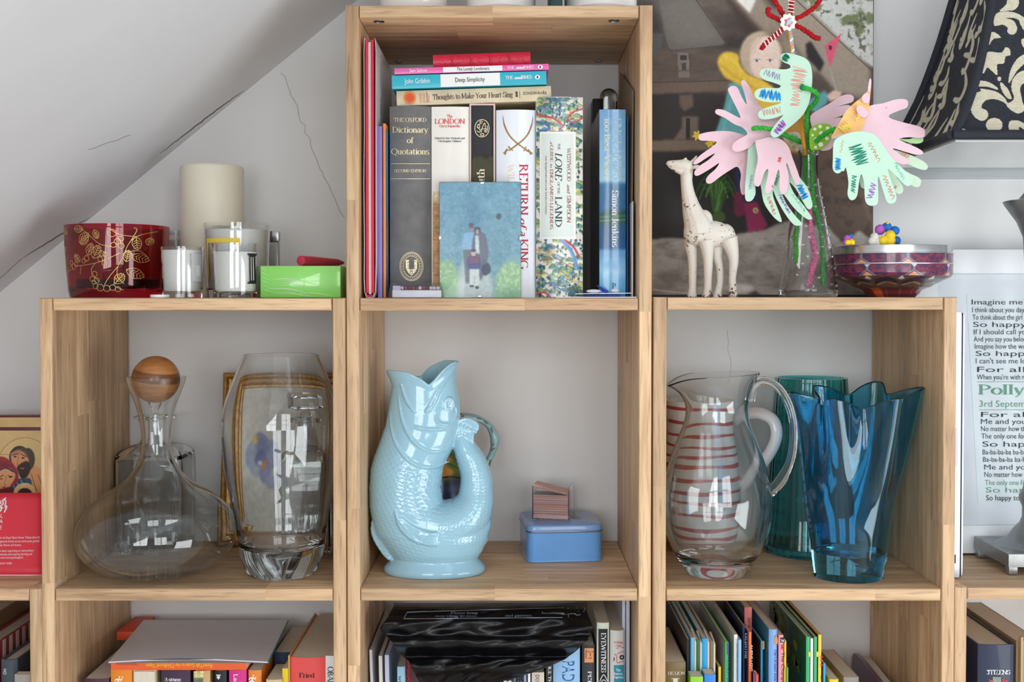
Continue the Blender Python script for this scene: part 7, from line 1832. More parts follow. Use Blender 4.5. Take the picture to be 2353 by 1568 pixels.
def blob(par, cl_, items, name='clay_ball', Yb=.10):
    for (x, y, r) in items:
        p = P(*z5(x, y), Yb); rr_ = r / 2.6953 * S(Yb)
        mb = MB().ball((p.x, p.y, max(p.z, ZL + rr_ * .8)), rr_, 18, (1, .9, 1))
        mb.v = [tuple(Vector(v) + Vector((noise.noise(Vector(v) * 160), noise.noise(Vector(v) * 160 + Vector((9, 0, 0))), 0)) * .0009) for v in mb.v]
        mb.v = [(v[0], v[1], max(v[2], ZL)) for v in mb.v]
        mb.build(name, M(cl_, clay[cl_], .55, var=.04, bump=.3, bscale=300), par, 180)
cf = thing('clay_flower', 'modelling clay flower with blue, purple and yellow balls on tin lid', 'clay model', (P(*z5(1500, 600), .10).x, .10, ZL))
blob(cf, 'purple_clay', [(1462, 534, 33)]); blob(cf, 'blue_clay', [(1504, 518, 30), (1552, 540, 29), (1565, 600, 26)]); blob(cf, 'yellow_clay', [(1524, 568, 32), (1482, 600, 30), (1526, 606, 32), (1508, 492, 9)], Yb=.088)
blob(cf, 'white_clay', [(1428, 580, 28), (1418, 610, 30), (1450, 612, 26), (1470, 622, 20)], Yb=.092); blob(cf, 'red_clay', [(1546, 628, 14)], Yb=.092)
cf2 = thing('clay_figure', 'small purple and yellow modelling clay lump on tin lid', 'clay model', (P(*z5(1265, 610), .10).x, .10, ZL))
blob(cf2, 'purple_clay', [(1258, 590, 24), (1272, 606, 26), (1250, 612, 20)]); blob(cf2, 'blue_clay', [(1280, 572, 14)]); blob(cf2, 'yellow_clay', [(1262, 628, 18), (1288, 630, 20)], Yb=.092)

# ------------------------------------------------------------------ lamp
AX, YL = .70, .115
pew = M('pewter', (150, 152, 152), .38, .85, var=.12, vscale=40, bump=.15, bscale=90)
lamp = thing('table_lamp', 'pewter table lamp with black and cream damask shade', 'lamp', (AX, YL, ZP(1350, 0) + E))
ZB = ZP(1350, 0) + E
Yf = .062
pFL = P(2318, 1273, Yf); zpt = pFL.z; zpb = P(2318, 1304, Yf).z
xB = G(2266, 1232, zpt)
hb = min(xB.y, 2 * YL - Yf + .02)
xl = pFL.x
plate_ = [(xl, Yf), (2 * AX - xl, Yf), (2 * AX - xl, hb), (xl, hb)]
MB().loft([[(x_, y_, zpb) for x_, y_ in plate_], [(x_, y_, zpt - .001) for x_, y_ in plate_], [(AX + (x_ - AX) * .97, YL + (y_ - YL) * .97, zpt) for x_, y_ in plate_]]).build('base_plate', pew, lamp, 20)
for (x_, y_) in plate_:
    sx = 1 if x_ < AX else -1; sy = 1 if y_ < YL else -1
    MB().box(min(x_ + sx * .001, x_ + sx * .0125), max(x_ + sx * .001, x_ + sx * .0125), min(y_ + sy * .001, y_ + sy * .0125), max(y_ + sy * .001, y_ + sy * .0125), ZB, zpb - .0001, .0006).build('foot', pew, lamp)
zz_ = lambda py: P(2375, py, YL).z
col = [(0, zpt), (.046, zpt), (.040, zpt + .004), (.031, zz_(1240)), (.0225, zz_(1216)), (.0150, zz_(1202)), (.0118, zz_(1188)), (.0118, zz_(1165)), (.0158, zz_(1148)), (.0158, zz_(1138)), (.011, zz_(1122)), (.0088, zz_(1090)), (.0085, zz_(700)), (.012, zz_(600)), (.014, zz_(545)), (.022, zz_(510)), (.033, zz_(482)), (.0385, zz_(468)), (.0395, zz_(463)), (.036, zz_(461)), (.02, zz_(458)), (.012, zz_(440)), (.012, zz_(330)), (.016, zz_(320)), (.016, zz_(260)), (0, zz_(258))]
MB().lathe(col, AX, YL, 48).build('stem', pew, lamp, 40)
def shw(px):      # half width of the shade where its front left arris is seen at px
    k = (px - CX) / F; return (AX - 1.515 * k) / (1 - .85 * k)
arr = [(2191, 312), (2201, 290), (2216, 255), (2230, 215), (2243, 170), (2252, 130), (2262, 80), (2271, 30), (2279, -20), (2288, -80), (2296, -140)]
sec = []
for px, py in arr:
    w_ = shw(px); sec.append((w_, P(px, py, YL - .85 * w_).z))
zs_ = [q[1] for q in sec]; ws_ = [q[0] for q in sec]
W = lambda z: float(np.interp(z, zs_, ws_))
zlo, zhi = zs_[0], zs_[-1]
fab = print_mat('damask_fabric', .85, 0, .5)
CRM, BLK = (196, 190, 168), (38, 40, 48)
def zl_(x, y): return (1990 + x / 4.127, y / 4.127)
motif = [[(1240, 120), (1300, 60), (1310, -10), (1290, -60), (1410, -60), (1424, 20), (1410, 80), (1370, 112), (1320, 116)],
 [(1205, 150), (1290, 124), (1400, 140), (1490, 200), (1510, 280), (1480, 310), (1440, 250), (1420, 205), (1370, 185), (1300, 186), (1370, 210), (1405, 270), (1400, 320), (1360, 345), (1315, 320), (1318, 280), (1270, 250), (1190, 256)],
 [(1140, 440), (1150, 340), (1190, 318), (1255, 370), (1185, 384)],
 [(1110, 520), (1160, 500), (1260, 510), (1300, 460), (1338, 478), (1346, 530), (1300, 548), (1285, 610), (1222, 622), (1226, 722), (1180, 690), (1130, 650), (1098, 702), (1062, 690), (1108, 600)],
 [(1260, 790), (1330, 860), (1362, 945), (1310, 930), (1258, 840)], [(1028, 780), (1120, 780), (1200, 820), (1232, 860), (1130, 832), (1030, 826)],
 [(990, 910), (1070, 872), (1065, 850), (1140, 860), (1220, 880), (1290, 930), (1330, 985), (1385, 940), (1358, 850), (1372, 760), (1440, 690), (1520, 680), (1520, 770), (1445, 830), (1462, 960), (1485, 1050), (1420, 1085), (1340, 1040), (1290, 980), (1190, 948), (1105, 970), (1080, 1030), (1132, 1062), (1136, 1120), (1080, 1152), (1010, 1110), (972, 1030)],
 [(1335, 800), (1345, 690), (1410, 570), (1510, 515), (1510, 580), (1410, 680)], [(1345, 1160), (1420, 1148), (1505, 1190), (1505, 1245), (1440, 1210), (1430, 1240), (1345, 1240)], [(866, 1208), (950, 1250), (860, 1250)], [(1445, 400), (1500, 375), (1520, 450), (1480, 470)]]
pf = Picture(2196, -140, 2560, 312, 380, 460, BLK)
pf.tex(3, .25, 3)
for rep in (0, 640, 1280):
    for ps in motif: pf.poly([zl_(x + rep, y) for x, y in spline(ps, 4, True)], CRM, .6)
    for (x, y, rx, ry) in ((1243, 757, 18, 22), (1200, 1190, 78, 66)): pf.ell(zl_(x + rep, y)[0], zl_(x + rep, y)[1], rx / 4.127, ry / 4.127, CRM, .6)
    for (x, y, rx, ry) in ((1240, -260, 90, 60), (1400, -420, 70, 90)): pf.ell(zl_(x + rep, y)[0], zl_(x + rep, y)[1], rx / 4.127, ry / 4.127, CRM, .6)
pf.tex(2.2, .10, 5, ax=2)
def front_fn(px, py):
    z = zlo + (zhi - zlo) * (312 - py) / 452; w_ = W(z)
    # the cloth is flat: u runs straight across the panel
    u = (px - 2196) / 364
    return Vector((AX - w_ + 2 * w_ * u, YL - .85 * w_, z))
# cloth coordinates follow the picture near the left arris
def front_map(u, z): pass
gw, gh = pf.nx, pf.ny
# resample so that the pattern keeps its scale across the flared panel
XX, YY = np.meshgrid(np.linspace(0, 1, gw), np.linspace(-140, 312, gh))
Zg = zlo + (zhi - zlo) * (312 - YY) / 452
Wg = np.interp(Zg, zs_, ws_)
SX = (AX - Wg + 2 * Wg * XX) / ((YL - .85 * Wg + 1.4) / F) + CX
SYp = 688 - (Zg - CAMZ) / ((YL - .85 * Wg + 1.4) / F)
ii = np.clip(((SX - 2196) / 364 * (gw - 1)).round().astype(int), 0, gw - 1); jj = np.clip(((SYp + 140) / 452 * (gh - 1)).round().astype(int), 0, gh - 1)
pf.a = pf.a[jj, ii]
pf.build('front_panel', fab, lamp, front_fn)
ps_ = Picture(0, 0, 100, 160, 200, 320, BLK); ps_.tex(2, .25, 4)
rnd = random.Random(6)
for k in range(62):
    x, y = rnd.uniform(2, 98), rnd.uniform(2, 158); l = rnd.uniform(6, 16); a = rnd.uniform(.9, 1.9)
    q = spline([(x + l * math.cos(a), y - l * math.sin(a)), (x + rnd.uniform(-3, 5), y), (x - l * .6 * math.cos(a) + rnd.uniform(0, 8), y + l * .7), (x + rnd.uniform(4, 12), y + l * .5)], 6)
    for i in range(len(q) - 1): ps_.line(q[i:i + 2], 2.0 + 3.2 * math.sin(PI * i / len(q)), CRM, .2)
ps_.tex(2, .10, 6)
def side_fn(sgn):
    def fn(u, v):
        z = zhi + (zlo - zhi) * v / 160; w_ = W(z)
        return Vector((AX + sgn * w_, YL - .85 * w_ + 1.7 * w_ * u / 100, z))
    return fn
ps_.build('side_panel', fab, lamp, side_fn(-1)); ps_.build('side_panel', fab, lamp, side_fn(1))
pf.build('back_panel', fab, lamp, lambda px, py: Vector((2 * AX - front_fn(px, py).x, 2 * YL - front_fn(px, py).y, front_fn(px, py).z)))
pipe = M('black_braid', (36, 39, 48), .8, var=.12, vscale=300, bump=.4, bscale=700)
for sx in (-1, 1):
    for sy in (-1, 1):
        MB().tube([(AX + sx * (w_ + .0022), YL + sy * (.85 * w_ + .0022), z) for w_, z in sec], .0060, 10).build('arris_braid', pipe, lamp)
w0 = ws_[0]
wo = .0050; cr_ = [(AX - w0 - wo, YL - .85 * w0 - wo), (AX + w0 + wo, YL - .85 * w0 - wo), (AX + w0 + wo, YL + .85 * w0 + wo), (AX - w0 - wo, YL + .85 * w0 + wo)]
for i in range(4):
    p0, p1 = cr_[i], cr_[(i + 1) % 4]
    MB().tube([(p0[0] + (p1[0] - p0[0]) * t, p0[1] + (p1[1] - p0[1]) * t, zlo + .0005) for t in (0, .25, .5, .75, 1)], .0060, 10).build('hem_braid', pipe, lamp)
lin_ = M('shade_lining', (214, 217, 218), .7, var=.03)
ln = MB()
ring_l = lambda z, o: [(AX + sx * (W(z) - o), YL + sy * (.85 * W(z) - o), z) for sx, sy in ((-1, -1), (1, -1), (1, 1), (-1, 1))]
ln.loft([ring_l(zlo - .0072, .001), ring_l(zlo, .0018)] + [ring_l(z, .002) for z in zs_[1:]] + [ring_l(z, .0032) for z in reversed(zs_)] + [ring_l(zlo - .0072, .0024), ring_l(zlo - .0072, .001)], (False, False))
ln.build('lining', lin_, lamp, 20)

# ------------------------------------------------------------------ framed lyrics, laptop
Yp = lambda py: .190 + .066 * (1273 - py) / 696
pp = lambda px, py, e=0.0: P(px, py, Yp(py)) - Vector((0, e, 0))
XL0 = .5835
fr = thing('framed_lyrics', 'white framed song lyrics leaning behind the lamp base', 'picture', (XL0 + .2, .19, ZB))
pB, pT = pp(2300, 1273), pp(2300, 577)
zB, zT = ZB, pT.z
Tm = Matrix.Translation((XL0, .19, ZB)) @ Matrix.Rotation(-math.atan2(.066, zT - zB), 4, 'X')
Hh = math.hypot(zT - zB, .066); Wd = .42
def back(v): return Tm.inverted() @ v
def tfn(px, py, e=.0004):
    """point of the leaning picture plane seen at (px, py)"""
    d = (P(px, py, 0) - Vector((0, CAMY, CAMZ))); n_ = (Tm.to_3x3() @ Vector((0, -1, 0))); o_ = Tm @ Vector((0, 0, 0))
    t = (o_ - Vector((0, CAMY, CAMZ))).dot(n_) / d.dot(n_)
    return Vector((0, CAMY, CAMZ)) + d * t + n_ * e
wf = M('white_frame', (230, 234, 238), .35, var=.02)
mt, mb_ = back(tfn(2300, 632)).z, back(tfn(2300, 1207)).z
fw = .0335
for bx in ((0, Wd, -.012, .004, Hh - (Hh - mt), Hh), (0, Wd, -.012, .004, 0, mb_), (0, fw, -.012, .004, mb_, mt), (Wd - fw, Wd, -.012, .004, mb_, mt)):
    MB().box(*bx, .0008, Tm).build('frame_rail', wf, fr, 30)
mat_w = M('mount_board', (228, 229, 236), .8, var=.02)
MB().box(fw, Wd - fw, -.003, -.0015, mb_, mt, 0, Tm).build('mount', mat_w, fr, 0)
m1, m0 = back(tfn(2300, 678)).z, back(tfn(2300, 1160)).z
MB().box(.078, Wd - .02, -.0036, -.0031, m0, m1, 0, Tm).build('print_sheet', M('print_paper', (226, 231, 236), .7, var=.015), fr, 0)
ton = lambda px, py: tfn(px, py, .0042)
SL, GRN = M('slate_print', (66, 72, 80), .7, var=0), M('sage_print', (112, 158, 136), .7, var=0)
for vis, by, x_, h, w_, m_, fo in (('Imagine me', 701, 2228, 11.5, 120, SL, 'sans'), ('I think about you day', 719, 2230, 11.5, 121, SL, 'sans'), ('To think about the girl y', 736, 2231.5, 11.5, 124, SL, 'sans'), ('So happy', 752.5, 2232, 11.5, 124, SL, 'sans'), ('If I should call yo', 769.5, 2233.5, 11.5, 121, SL, 'sans'), ('And you say you belon', 786, 2235, 11.5, 120, SL, 'sans'), ('Imagine how the wo', 802.5, 2236, 11.5, 119, SL, 'sans'), ('So happ', 819, 2237.5, 11.5, 116, SL, 'sans'), ("I can't see me lo", 836, 2238, 11.5, 117, SL, 'sans'),
    ('For all', 856, 2239, 12, 116, SL, 'sans'), ("When you're with m", 873, 2242, 11.5, 114, SL, 'sans'), ('Polly', 907, 2244, 22, 108, GRN, 'serif'), ('3rd Septem', 935.5, 2246, 14, 108, GRN, 'sans'), ('For al', 959, 2248, 11.5, 106, SL, 'sans'), ('Me and you', 975, 2249.5, 11.5, 106, SL, 'sans'), ('No matter how th', 991.5, 2250.5, 11.5, 104, SL, 'sans'), ('The only one for', 1008.5, 2252, 11.5, 103, SL, 'sans'), ('So hap', 1027, 2253, 12, 101, SL, 'sans'), ('Ba-ba-ba-ba ba-ba', 1045, 2254, 11.5, 101, SL, 'sans'), ('Ba-ba-ba-ba ba-b', 1062, 2255, 11.5, 99, SL, 'sans'), ('Me and yo', 1079.5, 2257, 11.5, 97, SL, 'sans'), ('No matter how t', 1096.5, 2258, 11.5, 96, SL, 'sans'), ('The only one fo', 1115, 2260, 11.5, 94, GRN, 'sans'), ('So hap', 1132, 2261, 11.5, 94, GRN, 'sans'), ('So happy toge', 1150, 2262.5, 11.5, 92, BLACKP, 'sans')):
    txt(fr, vis, x_, by, 0, h, m_, w=w_, font=fo, fn=ton)
strokes(fr, [[(2242, 878.5), (2500, 878.5)], [(2247, 942.5), (2500, 942.5)]], 1.0, GRN, fn=ton, name='rule')
MB().box(fw, Wd - fw, -.0075, -.0060, mb_, mt, 0, Tm).build('glass_pane', glass('pane_glass'), fr, 0)
# laptop on its edge
Yl = .048
lx = [XP(p, Yl) for p in (2211, 2217)]
lz0, lz1 = ZB, ZP(718, Yl)
lt_ = thing('laptop', 'closed silver laptop standing on edge against right bookcase', 'laptop', (.57, .13, ZB))
alu = M('aluminium', (196, 200, 207), .4, .85, var=.02)
xb0, xb1 = .5560, lx[0] - .0005
def edge_slab(x0, x1, r0, r1, z0, z1):
    """rounded slab: r0, r1 corner radii of the left and right long edges"""
    pts = []
    for (cx_, cz_, r, a0, sx) in ((x1, z0, r1, -90, -1), (x1, z1, r1, 0, -1), (x0, z1, r0, 90, 1), (x0, z0, r0, 180, 1)):
        r = max(r, .0003)
        ccx_ = cx_ + sx * r; ccz = z0 + r * 2.2 if cz_ == z0 else z1 - r * 2.2
        for i in range(7):
            a = math.radians(a0 + 90 * i / 6); pts.append((ccx_ + r * math.cos(a), ccz + 2.2 * r * math.sin(a)))
    return pts
MB().slab(edge_slab(xb0, xb1, .005, .0012, lz0, lz1), lambda u, v, d: (u, Yl + d, v), .215).build('base', alu, lt_, 30)
MB().slab(edge_slab(xb1 + .0020, lx[1], .0003, .0030, lz0 + .0006, lz1 - .0006), lambda u, v, d: (u, Yl + d, v), .215).build('lid', alu, lt_, 30)
MB().box(xb1 - .001, xb1 + .0024, Yl + .0012, Yl + .21, lz0 + .004, lz1 - .004).build('gap_seal', M('dark_rubber', (60, 64, 74), .5), lt_, 0)
a_, b_ = ZP(1073, Yl), ZP(983, Yl)
MB().slab(edge_slab(xb1 - .010, xb1 - .0035, .0015, .0015, a_, b_), lambda u, v, d: (u, Yl - .0002 + d, v), .0004).build('thumb_scoop', M('shaded_aluminium', (168, 174, 184), .4, .6, var=.02), lt_, 30)  # shade of the recess put into a darker tone on a flat slab
MB().box(XP(2199.5, Yl) - .002, XP(2199.5, Yl) + .0010, Yl - .0002, Yl + .001, ZP(1295, Yl), ZP(1275, Yl)).build('port', M('port_black', (40, 42, 56), .4), lt_, 0)
# ------------------------------------------------------------------ jars on top of the tall bookcase
for k, (px, r_, lb) in enumerate(((950, 76, 'leftmost white jar on top of the tall bookcase'), (1152, 78, 'middle white jar on top of the tall bookcase'), (1380, 82, 'rightmost white jar on top of the tall bookcase'))):
    Yj = .075; c = P(px, 0, Yj); s = S(Yj); z = ZP(11, 0) + E
    solo(MB().lathe([(0, z), (r_ * s * .86, z), (r_ * s * .9, z + .002), (r_ * s * .94, z + .006), (r_ * s, z + .009), (r_ * s * 1.01, z + .03), (r_ * s * 1.01, z + .11), (r_ * s * .9, z + .13), (r_ * s * .9, z + .15), (0, z + .152)], c.x, Yj, 56), 'storage_jar', M('white_glaze'), lb, 'jar', (c.x, Yj, z), 'white jars on the tall bookcase')
x0, x1 = XP(1264, .03), XP(1292, .03)
solo(MB().box(x0, x1, .032, .14, ZP(11, 0) + E, ZP(11, 0) + .12, .001), 'green_book', M('bottle_green', (22, 58, 58), .5), 'dark green book standing between two white jars', 'book', ((x0 + x1) / 2, .08, ZP(11, 0) + E))

# ------------------------------------------------------------------ lower compartments
ZQ = Z3 + E
def low(label, a, b_, top, c, Y=.06, d=.16, page=PAGE, b=.002, hard=False, lean=0.0, grp='books in the lower left compartment', rough=.45, zb=None):
    key = 'book_cover_%d_%d_%d' % c
    return upright(label, a, b_, top, Y, d, M(key, c, rough, var=.04, coat=.15), page, b, hard, ZQ if zb is None else zb, grp, lean=lean)
def t_(th, f, s_, px, py, h, w_, mat, rot='h', font='sans', al='c', **k): txt(th, s_, px, py, f, h, mat, rot=rot, w=w_, font=font, align=al, **k)
def runner(th, f, px, py, sc_=1.0, col=None):
    q = lambda p: (px + p[0] * sc_, py + p[1] * sc_)
    strokes(th, [[q((1, -6)), q((-1, 2))], [q((-1, 2)), q((4, 5)), q((3, 10))], [q((-1, 2)), q((-5, 4)), q((-9, 7))], [q((1, -5)), q((6, -2)), q((8, -6))], [q((0, -5)), q((-6, -4)), q((-7, 0))], [q((2, -11)), q((3, -8))], [q((9, -10)), q((10.5, -8.5))]], 3.0 * sc_, col or WI, fn=lambda u, v: P(u, v, f(u)) - Vector((0, .0004, 0)), name='runner_emblem')
# --- left
g = 'books in the lower left compartment'
th, f = low('orange paperback with white runner left of the cream pages', 247, 297, 1540, (226, 136, 36)); runner(th, f, 272, 1566)
th, f = low('book turned spine inwards showing cream page edges', 299, 352, 1541, (214, 198, 160), hard=False)
MB().box(XP(302, .058), XP(350, .058), .0585, .0597, ZQ + .002, ZP(1543, .06)).build('page_edges', PAGE, th, 0)
th, f = low('dark purple paperback with italic white quotation', 364, 431, 1541, (62, 40, 66)); t_(th, f, "'A virtuoso", 396, 1566, 8, 38, WI, font='serif', shear=.2)
th, f = low('paperback with a landscape painting on its spine', 444, 477, 1542, (196, 160, 110))
pc = Picture(445, 1543, 476, 1600, 32, 58, (216, 206, 140)); pc.vgrad([(1543, (214, 206, 150)), (1556, (222, 212, 150)), (1560, (110, 120, 90)), (1580, (60, 84, 104)), (1600, (50, 80, 110))]); pc.tex(6, .35, 3)
pc.build('spine_print', PRINT, th, lambda x_, y_: P(x_, y_, f(x_)) - Vector((0, .0003, 0)))
th, f = low('black paperback with small white crest', 488, 515, 1543, (28, 30, 38)); strokes(th, [[(497, 1552), (507, 1552)], [(499, 1555), (505, 1555)], [(502, 1551), (502, 1562)], [(498, 1558), (506, 1558)]], 2.2, WI, Y=.06, name='crest')
th, f = low('bright pink paperback with white lettering', 521, 561, 1541, (206, 44, 136)); t_(th, f, 'Language', 537, 1549, 9.5, 66, WI, 'd', al='l')
th, f = low('orange paperback with white runner beside pink book', 566, 596, 1541, (230, 134, 48)); runner(th, f, 580, 1563)
th, f = low('yellow spined paperback left of the red book', 645, 658, 1537, (236, 206, 30), b=.0005)
th, f = low('slim ochre hardback standing taller beside red book', 658.5, 662.5, 1507, (196, 160, 70), b=.0003, d=.2)
th, f = low('thick coral red book titled Fried', 663, 744, 1512, (232, 84, 82), b=.004, d=.2); t_(th, f, 'Fried', 705, 1558, 11, 36, BLACKP, font='serif')
th, f = low('white spined book at the right end of lower left row', 745, 775, 1508, (226, 228, 232), b=.001, d=.2); t_(th, f, 'OBAMA', 753, 1533, 13, 58, BLACKP, 'd', font='serif', al='l')
th, f = low('dark blue book lying back beyond the orange paperback', 626, 664, 1500, (34, 52, 88), Y=.12, d=.12, zb=ZQ)
th, f = low('cream paged paperback before the yellow spine', 607, 643, 1563, (206, 184, 140), Y=.05, d=.065)
th, f = low('purple paperback at the left end of lower left row', 186, 243, 1561, (76, 44, 62), page=PAGEG); 
# stack on top of that row
zt_ = ZP(1539.5, .06)
x0, x1 = P(255, 1525, .055).x, P(566, 1525, .055).x
th = thing('book', 'orange handbook lying upside down on the lower left row', 'book', ((x0 + x1) / 2, .12, zt_ + .001), 'books lying on the lower left row')
Tq = Matrix(((0, 0, 1, x0), (0, 1, 0, .055), (-1, 0, 0, zt_ + .0118), (0, 0, 0, 1)))
book_mesh(th, Tq, .0108, .15, x1 - x0, M('orange_red_card', (226, 96, 44), .4, var=.03, coat=.2), PAGE, .0005, False)
YI = M('yellow_ink', (240, 206, 50), .5, var=0)
for s_, px, w_, h, m_ in (('Hodder & Stoughton', 315, 48, 5, BROWNI), ('Childhood Years', 401, 66, 10, YI), ('Guide to the', 448, 45, 8, YI), ('Talk', 466, 16, 9, YI), ('Parent', 488, 22, 10, YI)):
    txt(th, s_, px, 1525, .055, h, m_, rot='f', w=w_, align='l', tilt=.0)
th = thing('magazine', 'thin grey backed magazine lying on top of the orange handbook', 'magazine', (XP(440, .15), .16, zt_ + .013), None)
def mg(u, v, e=0):
    a = P(249 + 366 * u, 1513 + 8 * u, .045); bq = P(330 + 331 * u, 1428 + 11 * u, .235)
    zf = zt_ + .0135 + .004 * math.sin(PI * u) * (1 - v)
    return Vector((a.x + (bq.x - a.x) * v, .045 + .19 * v, zf + e))
MB().loft([[mg(i / 16, 0, e) for i in range(17)] + [mg(1 - i / 16, 1, e) for i in range(17)] for e in (0, .0016)]).build('cover', M('grey_cover', (204, 204, 214), .35, var=.02, coat=.2), th, 20)
MB().loft([[mg(1.0005, 0, e), mg(1.0005, 1, e), mg(1.008, 1, e), mg(1.008, 0, e)] for e in (0, .0015)]).build('spine', M('teal_spine', (24, 130, 140), .4), th, 0)
x0 = XP(271, .2)
solo(MB().box(x0, x0 + .03, .185, .262, zt_ + .0005, zt_ + .0125, .0005), 'folder', M('rust_card', (206, 74, 44), .5), 'rust red folder edge showing behind the grey magazine', 'folder', (x0, .18, zt_))
# --- middle
g2 = 'books in the lower middle compartment'
for k, (a, top, bend) in enumerate(((848, 1494, .018), (866, 1508, .0115), (880, 1506, .0095))):
    xa = XP(a + 2, .07); zt = ZP(top, .07)
    th = thing('magazine', ['leftmost curling white magazine beside the black mailer', 'second curling white magazine beside the black mailer', 'curling lilac edged magazine beside the black mailer'][k], 'magazine', (xa, .15, ZQ), 'curling magazines in the lower middle')
    prof_ = [(xa + bend * (1 - i / 12) ** 1.5 * 1.1 - (0 if k else .002), ZQ + (zt - ZQ) * i / 12) for i in range(13)]
    pts_ = prof_ + [(x_ + .0035 + .001 * k, z) for x_, z in reversed(prof_)]
    MB().slab(pts_, lambda u, v, q: (u, .07 + q, v), .19).build('pages', M('magazine_white_%d' % k, [(206, 208, 214), (214, 210, 204), (190, 194, 220)][k], .4, var=.05, coat=.2), th, 20)
th, f = low('pale blue spined paperback lettered in dark capitals', 911, 929, 1533, (150, 198, 222), grp=g2, b=.0006, page=PAGEG); t_(th, f, 'WINTER', 916, 1554, 5.5, 44, BLACKP, 'd', font='serif', al='l')
th, f = low('dark red paperback beside the pale blue spine', 930, 943, 1518, (112, 16, 28), grp=g2, b=.0006, Y=.07); t_(th, f, 'DIPHO', 932.5, 1529, 7, 36, INKRED, 'd', al='l')
th, f = low('black paperback with large thin white capitals', 1153, 1180, 1521, (30, 30, 34), grp=g2, b=.001); t_(th, f, 'DOLLY', 1157, 1512, 18, 78, WI, 'd', al='l')
th, f = low('blue grey paperback with dark label panel', 1181, 1210, 1542, (126, 146, 178), grp=g2); MB().box(XP(1185, .0594), XP(1204, .0594), .0594, .0598, ZP(1600, .06), ZP(1552, .06)).build('label', BLACKP, th, 0); t_(th, f, 'H', 1194, 1573, 7, 9, WI, al='c', eps=.0012)
th, f = low('very thin white booklet among dark spines', 1213, 1219, 1513, (226, 228, 230), grp=g2, b=.0003)
th, f = low('cream paperback lettered in small dark capitals', 1222, 1251, 1546, (206, 194, 178), grp=g2, b=.001); t_(th, f, 'DOOR', 1231, 1551, 8, 32, BLACKP, 'd', al='l')
th, f = low('slim black paperback with bold white name', 1255, 1270, 1523, (34, 34, 38), grp=g2, b=.0006); t_(th, f, 'R.S. THOMAS', 1259.5, 1532, 6.5, 74, WI, 'd', al='l')
th, f = low('thick pale blue book with tall blue capitals', 1272, 1334, 1479, (146, 188, 226), grp=g2, b=.004, d=.08); t_(th, f, 'PADDY', 1292, 1518, 28, 84, M('royal_blue_ink', (32, 92, 160), .5, var=0), 'd', al='l')
th, f = low('worn black book with small orange portrait label', 1339, 1368, 1484, (44, 50, 54), grp=g2, b=.002, d=.09); t_(th, f, 'PETER', 1351, 1543, 8, 48, WI, 'd', font='serif', al='l')
MB().grid(6, 1, lambda u, v: P(1343 + 21 * u, 1490 + 33 * v, f(1343 + 21 * u)) - Vector((0, .0004, 0))).build('portrait_label', M('label_orange', (222, 150, 104), .6, var=.1), th, 0)
strokes(th, [[(1347, 1494), (1346, 1514)], [(1350, 1498), (1355, 1498)], [(1359, 1497), (1363, 1499)], [(1357, 1499), (1356, 1507), (1358, 1508)], [(1352, 1513), (1360, 1513)]], 1.3, BLACKP, fn=lambda u, v: P(u, v, f(u)) - Vector((0, .0008, 0)), name='portrait')
th, f = low('tall white book with black spine panel lettered vertically', 1373, 1401, 1432, (222, 228, 216), grp=g2, d=.19)
MB().box(XP(1376.5, .0595), XP(1397.5, .0595), .0592, .0599, ZP(1640, .06), ZP(1446, .06)).build('spine_panel', BLACKP, th, 0)
t_(th, f, 'EYEWITNESS', 1381.5, 1454, 10.5, 91, WI, 'd', font='serif', al='l', eps=.0014)
strokes(th, [spline([(1378, 1566), (1387, 1551), (1396, 1566)], 6), ring(1387, 1568, 5, 5, 14)], 1.6, WI, Y=.058, name='eye_emblem')
th, f = low('pale book with red drawing and teal lower spine', 1404, 1435, 1450, (206, 206, 204), grp=g2, d=.19, b=.003)
t_(th, f, 'Wolfgang', 1420.5, 1479, 5, 21, INKRED, font='serif', shear=.2); t_(th, f, 'Grape', 1420.5, 1486.5, 5, 14, INKRED, font='serif', shear=.2)
fp = lambda u, v: P(u, v, f(u)) - Vector((0, .0004, 0))
MB().grid(6, 1, lambda u, v: fp(1404.5 + 30 * u, 1529 + 60 * v)).build('teal_panel', M('teal_print', (40, 140, 164), .5, var=.15, vscale=300), th, 0)
strokes(th, [[(1404, 1494), (1418, 1490), (1434, 1488)], [(1404, 1503), (1420, 1502), (1434, 1497)], [(1404, 1526), (1420, 1524), (1434, 1519)], [(1416, 1504), (1418, 1524)]], 1.6, INKRED, fn=fp, name='drawing'); strokes(th, [ring(1429, 1511, 4, 4, 10), ring(1408, 1515, 3, 4, 10), [(1406, 1503), (1414, 1505)]], 3.4, M('navy_ink', (40, 44, 60), .6, var=0), fn=fp, name='drawing')
for s_, y_, w_ in (('The', 1543, 11), ('Bayeux', 1551, 21), ('Tapestry', 1559, 24)): txt(th, s_, 1421, y_, f, 5.6, WI, align='c', w=w_, font='serif', eps=.0008)
th, f = low('tall white file against the right panel, nearer the pale book', 1431.5, 1438.5, 1372, (206, 212, 228), grp=g2, b=.0003, Y=.075, d=.18)
th, f = low('tall white file against the right panel, outermost', 1440.5, 1448.5, 1374, (200, 208, 230), grp=g2, b=.0003, Y=.075, d=.18)
